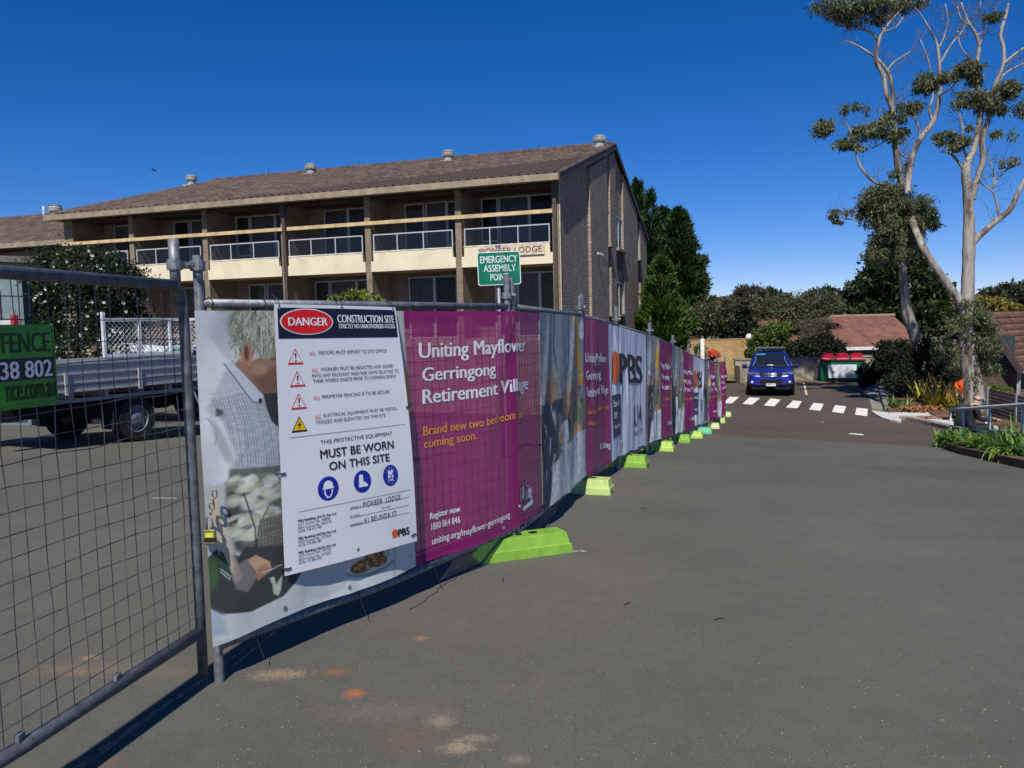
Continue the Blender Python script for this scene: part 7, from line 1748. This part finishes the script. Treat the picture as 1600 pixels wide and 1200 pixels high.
# --- generic round tree or shrub
def bush(label, cat, base_px, Y, cl, m, size, name='shrub', seed=1, aspect=.5, trunk=True, group=None, droop=0, sub=16, spread=.34, shell=.55, trunk_to=None, barkm=None):
    """cl: (px,py,rx,ry,n) ellipses; stands on the ground below base_px at distance Y"""
    b_ = at(base_px, 600, Y); gzz = gz(b_.x, b_.y); t = thing(name, label, cat, (b_.x, Y, gzz), 0, group)
    V, Q = leaves([pxclump(a, c_, rx, ry, Y, n) for a, c_, rx, ry, n in cl], size, aspect, droop, sub, spread, seed, shell); npmesh('crown' if cat == 'tree' else 'foliage', V, Q, m, t)
    if trunk:
        r = random.Random(seed); mb = MB(); k = Y/FOC
        for (a, c_, rx, ry, n) in sorted(cl, key=lambda q: -q[4])[:7]:
            p = at(a, c_, Y); q = Vector((b_.x, Y, gzz)); mid = q.lerp(p, .5)+Vector((r.uniform(-.1, .1), r.uniform(-.1, .1), .1))*(p-q).length
            R0_ = .02*(p-q).length; mb.tube([q-up*.2, q.lerp(mid, .5), mid, p], [R0_, R0_*.8, R0_*.55, R0_*.2], 6)
        mb.build('trunk' if cat == 'tree' else 'stem', barkm or B_dark, t, smooth=True)
    return t
# flowering camellia behind the truck
cm = bush('dark glossy shrub full of white flowers standing behind the tray truck at left', 'shrub', 130, 17, [(130, 430, 75, 40, 5200), (70, 450, 38, 45, 2600), (180, 460, 45, 40, 3000), (110, 500, 70, 45, 4200), (190, 505, 40, 35, 2200), (85, 405, 28, 16, 700), (150, 402, 45, 16, 1100), (60, 500, 28, 40, 1600), (205, 440, 30, 30, 1300), (130, 550, 90, 35, 2500)], F_cam, .075, 'camellia', 3, .55, shell=.75)
for _, (px, py) in enumerate([(205+random.uniform(-170, 25)*1, 392+random.uniform(0, 140)) for _ in range(46)]):
    if (px-130)**2/100**2+(py-460)**2/75**2 > 1: continue
    p = at(px, py, 16.3-random.uniform(-.1, .25)); mb = MB()
    for k in range(7):
        a = k*2.4; d = Vector((math.cos(a), -.5, math.sin(a)))*random.uniform(.4, .8); s_ = Vector((-math.sin(a), 0, math.cos(a))); q = p+d*.008; mb.add([q, q+d*.028+s_*.02, q+d*.05+Vector((0, -.01, 0)), q+d*.028-s_*.02], [(0, 1, 2, 3)])
    mb.build('flower', mat('white_petal', (.62, .62, .56), rough=.7, trans=.2, var=.05), cm)
bush('young leafy shrub whose light green tips show above the danger board', 'shrub', 548, 9.0, [(540, 462, 22, 8, 160), (560, 458, 16, 6, 120), (575, 464, 20, 6, 100), (520, 466, 12, 5, 60), (550, 490, 40, 18, 400), (596, 468, 8, 3, 30)], fol('young_leaf', (.16, .22, .03)), .045, 'young_shrub', 12, .5, shell=.3)
# conifers right of the lodge
def conifer(label, apex, base_y, halfw, Y, m, n, seed, size=.30, name='conifer', cols=5):
    r = np.random.default_rng(seed); ax, ay = apex; b_ = at(ax, 600, Y); g = gz(b_.x, b_.y); topz = at(ax, ay, Y).z; k = Y/FOC; botz = at(ax, base_y, Y).z
    t = thing(name, label, 'tree', (b_.x, Y, g)); H = topz-botz; hw_ = halfw*k
    MB().tube([(b_.x, Y, g-.2), (b_.x, Y, botz+H*.5), (b_.x, Y, topz-.1*H)], [hw_*.12, hw_*.07, .02], 8).build('trunk', B_dark, t, smooth=True)
    h = r.random(n)**1.35; az = r.random(n)*2*PI; lay = h*H
    nb = 90; bh = r.random(nb)**1.2; ba = r.random(nb)*2*PI; bl_ = .75+.45*r.random(nb); bi = r.integers(0, nb, n)
    hh = np.clip(bh[bi]+r.normal(size=n)*.025, 0, .995); aa = ba[bi]+r.normal(size=n)*.22
    prof = (1-hh)**.58*(.7+.3*np.minimum(1, hh*5+.3)); rad_ = prof*bl_[bi]*(r.random(n)**.45)
    P = np.stack([b_.x+np.cos(aa)*rad_*hw_, Y+np.sin(aa)*rad_*hw_, botz+hh*H+rad_*H*.10+r.normal(size=n)*.04*H*.3], 1)
    a = np.stack([np.cos(aa), np.sin(aa), .75+.6*r.random(n)], 1)+r.normal(size=(n, 3))*.42; a /= np.linalg.norm(a, axis=1)[:, None]
    b2 = r.normal(size=(n, 3)); b2 -= a*(a*b2).sum(1)[:, None]; b2 /= np.linalg.norm(b2, axis=1)[:, None]; s_ = size*(.5+.8*r.random((n, 1)))*(.6+.6*(1-hh[:, None])); a = a*s_; b2 = b2*s_*.14
    V = np.stack([P, P+a*.4+b2, P+a, P+a*.4-b2], 1).reshape(-1, 3); npmesh('crown', V, np.arange(4*n).reshape(-1, 4), m, t); return t
conifer('dark conifer close behind the gable, tallest of the conifers', (1001, 286), 520, 26, 52, F_con, 9000, 2, .55)
conifer('slim dark conifer just right of the lodge roof line', (1019, 300), 520, 24, 50, F_con, 8000, 3, .5)
conifer('broad dark conifer, rightmost of the tall ones beside the lodge', (1062, 332), 500, 48, 50, F_con, 22000, 4, .55)
conifer('dark conifer with a double top between the slim and the broad one', (1040, 330), 520, 36, 51, F_con, 14000, 6, .5)
conifer('rounded bright green conifer in front of the dark ones', (1036, 405), 560, 42, 41, F_cypr, 24000, 5, .34, cols=3)
bush('bright green conifer shrub at the foot of the tall conifers', 'shrub', 1075, 42, [(1068, 492, 15, 16, 1800), (1078, 505, 14, 12, 1200), (1055, 520, 20, 20, 1600)], F_cypr, .2, 'golden_conifer', 8, .3, shell=.5)
# middle distance shrubs and trees
bush('loose grey green tree over the white pole', 'tree', 1112, 46, [(1105, 490, 26, 20, 1800), (1125, 498, 20, 22, 1500), (1098, 512, 18, 14, 800), (1128, 475, 16, 12, 500), (1110, 470, 14, 8, 300)], F_olive, .22, 'small_tree', 31, .35)
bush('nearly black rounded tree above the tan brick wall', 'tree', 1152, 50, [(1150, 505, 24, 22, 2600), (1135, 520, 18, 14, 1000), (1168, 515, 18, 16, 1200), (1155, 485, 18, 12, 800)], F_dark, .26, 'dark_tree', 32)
bush('olive brown shrub behind the globe lamp', 'tree', 1185, 52, [(1182, 495, 26, 24, 2000), (1205, 490, 26, 24, 1800), (1175, 480, 22, 12, 700), (1195, 472, 24, 10, 700), (1170, 512, 14, 14, 700)], F_olive, .24, 'small_tree', 33, .35)
bush('bright green bush directly above the ute roof', 'shrub', 1205, 44, [(1205, 522, 24, 16, 2400), (1188, 535, 20, 20, 1800), (1218, 512, 18, 10, 900), (1180, 552, 14, 12, 900), (1212, 540, 22, 14, 1200)], fol('mid_leaf', (.10, .15, .03)), .17, 'green_bush', 34)
bush('loose olive tree right of the bright bush behind the block wall', 'tree', 1250, 49, [(1240, 490, 28, 26, 2400), (1265, 485, 28, 24, 2200), (1285, 478, 22, 20, 1400), (1255, 515, 26, 20, 1500), (1225, 480, 18, 16, 900), (1300, 475, 18, 12, 700)], fol('olive_grey_leaf', (.11, .12, .06)), .26, 'olive_tree', 35, .22)
bush('pinkish grey twiggy shrub at the left end of the terracotta roof', 'shrub', 1272, 46, [(1270, 510, 20, 13, 900), (1285, 505, 16, 8, 500), (1262, 522, 14, 10, 400)], F_grey, .2, 'twiggy_shrub', 36, .12)
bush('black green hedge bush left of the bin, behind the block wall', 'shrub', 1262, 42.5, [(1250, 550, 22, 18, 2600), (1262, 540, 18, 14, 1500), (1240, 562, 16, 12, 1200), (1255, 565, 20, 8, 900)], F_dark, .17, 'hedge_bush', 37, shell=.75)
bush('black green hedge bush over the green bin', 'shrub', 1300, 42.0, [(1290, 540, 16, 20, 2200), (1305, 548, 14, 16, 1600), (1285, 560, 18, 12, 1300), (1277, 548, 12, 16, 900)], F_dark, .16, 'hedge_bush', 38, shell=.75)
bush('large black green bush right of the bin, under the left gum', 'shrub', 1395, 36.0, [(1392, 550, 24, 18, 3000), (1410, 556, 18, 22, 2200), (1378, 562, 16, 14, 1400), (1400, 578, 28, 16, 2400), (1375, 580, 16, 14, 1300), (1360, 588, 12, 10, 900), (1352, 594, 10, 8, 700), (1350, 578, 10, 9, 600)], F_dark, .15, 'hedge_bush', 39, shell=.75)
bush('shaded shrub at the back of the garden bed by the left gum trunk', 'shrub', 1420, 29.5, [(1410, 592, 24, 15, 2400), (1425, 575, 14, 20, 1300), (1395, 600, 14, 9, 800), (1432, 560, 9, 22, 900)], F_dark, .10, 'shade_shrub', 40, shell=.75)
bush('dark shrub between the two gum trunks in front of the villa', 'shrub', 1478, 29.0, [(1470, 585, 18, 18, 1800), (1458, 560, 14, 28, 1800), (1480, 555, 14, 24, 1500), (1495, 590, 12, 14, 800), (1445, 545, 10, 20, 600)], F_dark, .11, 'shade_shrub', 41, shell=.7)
bush('clipped yellow green shrub on top of the slat fence', 'shrub', 1560, 24.2, [(1562, 607, 16, 4, 500), (1550, 604, 8, 4, 200)], F_lime, .06, 'low_shrub', 42)
# dense fig behind the roof
bush('dense dark evergreen rising behind the terracotta roof and left gum', 'tree', 1395, 56, [(1392, 400, 30, 24, 2600), (1375, 420, 28, 18, 1600), (1425, 415, 20, 20, 1500), (1395, 415, 26, 22, 2200), (1370, 440, 28, 20, 2200), (1345, 455, 22, 16, 1500), (1335, 475, 22, 16, 1400), (1400, 450, 32, 24, 2600), (1430, 440, 26, 24, 2000), (1455, 450, 22, 22, 1500), (1365, 478, 34, 16, 2200), (1410, 482, 36, 16, 2200), (1450, 482, 28, 16, 1600), (1378, 392, 16, 12, 700), (1320, 490, 24, 8, 900)], F_fig, .36, 'evergreen_tree', 43, .55, shell=.65, sub=20)
bush('golden olive bush glowing behind the right gum trunk', 'tree', 1555, 60, [(1545, 478, 26, 14, 1500), (1570, 482, 24, 10, 1000), (1490, 472, 20, 8, 700), (1525, 470, 16, 8, 500), (1520, 490, 30, 12, 900)], F_gold, .3, 'golden_bush', 44)
bush('dark green far tree at the right frame edge', 'tree', 1580, 78, [(1560, 458, 22, 12, 1100), (1585, 455, 24, 14, 1300), (1595, 475, 20, 18, 1200), (1540, 465, 14, 8, 500), (1610, 462, 20, 16, 800)], F_far, .45, 'far_tree', 45)
# skyline trees
bush('rounded grey brown gum crown on the skyline left of the ute', 'tree', 1168, 95, [(1162, 456, 14, 10, 900), (1178, 458, 16, 10, 1000), (1150, 468, 12, 8, 500), (1170, 470, 24, 8, 900)], fol('far_gum_leaf', (.085, .075, .055)), .45, 'far_tree', 46, .35)
bush('low dark tree on the skyline right of the grey brown crown', 'tree', 1212, 98, [(1200, 462, 16, 9, 900), (1220, 466, 18, 9, 900), (1212, 478, 26, 8, 800)], F_far, .5, 'far_tree', 47)
bush('broad green tree on the skyline behind the olive tree', 'tree', 1285, 100, [(1270, 466, 20, 12, 1000), (1292, 460, 20, 10, 1000), (1310, 468, 18, 12, 900), (1280, 480, 36, 10, 1000)], F_far, .5, 'far_tree', 48)
bush('small skyline tree right behind the conifers', 'tree', 1130, 98, [(1118, 478, 18, 8, 700), (1135, 474, 16, 8, 700), (1148, 480, 16, 8, 600)], F_far, .5, 'far_tree', 49)
bush('far gum crown low on the skyline between the fig and the right gum', 'tree', 1485, 105, [(1480, 468, 20, 8, 700), (1465, 476, 16, 8, 500), (1500, 472, 14, 8, 500)], F_far, .5, 'far_tree', 50)
# low wooded mass that closes the view at ground level
V, Q = leaves([pxclump(px, 505+random.uniform(-6, 8), 34, 22, 70, 1500) for px in range(1080, 1660, 36)], .6, .5, seed=60, shell=.3); stuff(npmesh('far_woodland', V, Q, F_far))
# red flowers at the end of the fence
rf_ = bush('small shrub with scarlet flowers just past the end of the fence', 'shrub', 1116, 34, [(1112, 556, 12, 6, 500), (1104, 562, 10, 8, 400), (1094, 548, 9, 14, 600)], fol('hedge_leaf', (.07, .12, .02)), .12, 'scarlet_shrub', 61)
V, Q = leaves([pxclump(1113, 553, 11, 5, 33.6, 260)], .11, .6, seed=62); npmesh('flowers', V, Q, mat('scarlet_petal', (.62, .07, .02), rough=.6, island=.3), rf_)
# leaf litter near the wall
V = []; 
mb = MB(); r_ = random.Random(17)
for _ in range(260):
    p = G(r_.uniform(1140, 1370), r_.uniform(592, 604)); a = r_.uniform(0, 6.3); s_ = r_.uniform(.03, .06); mb.add([p+Vector((math.cos(a)*s_, math.sin(a)*s_, .01)), p+Vector((-math.sin(a)*s_*.4, math.cos(a)*s_*.4, .02)), p+Vector((-math.cos(a)*s_, -math.sin(a)*s_, .01)), p+Vector((math.sin(a)*s_*.4, -math.cos(a)*s_*.4, .008))], [(0, 1, 2, 3)])
stuff(mb.build('leaf_litter', mat('litter_brown', (.16, .09, .05), rough=.9, island=.5)))
# bird high over the roof
bd = at(241, 266, 40); mb = MB(); mb.loft([[bd+Vector((x, r*math.cos(a), r*math.sin(a))) for a in (0, 1.57, 3.14, 4.71)] for x, r in ((-.14, .004), (-.06, .03), (.04, .035), (.10, .02), (.15, .004))]); mb.add([bd+Vector((-.03, 0, 0)), bd+Vector((.06, 0, 0)), bd+Vector((.0, .22, .06)), bd+Vector((-.06, .24, .07))], [(0, 1, 2, 3)]); mb.add([bd+Vector((-.03, 0, 0)), bd+Vector((.06, 0, 0)), bd+Vector((.0, -.22, .06)), bd+Vector((-.06, -.24, .07))], [(0, 1, 2, 3)])
center(tag(mb.build('bird', M_black), 'tiny dark bird flying in the blue sky above the left roof', 'bird'))
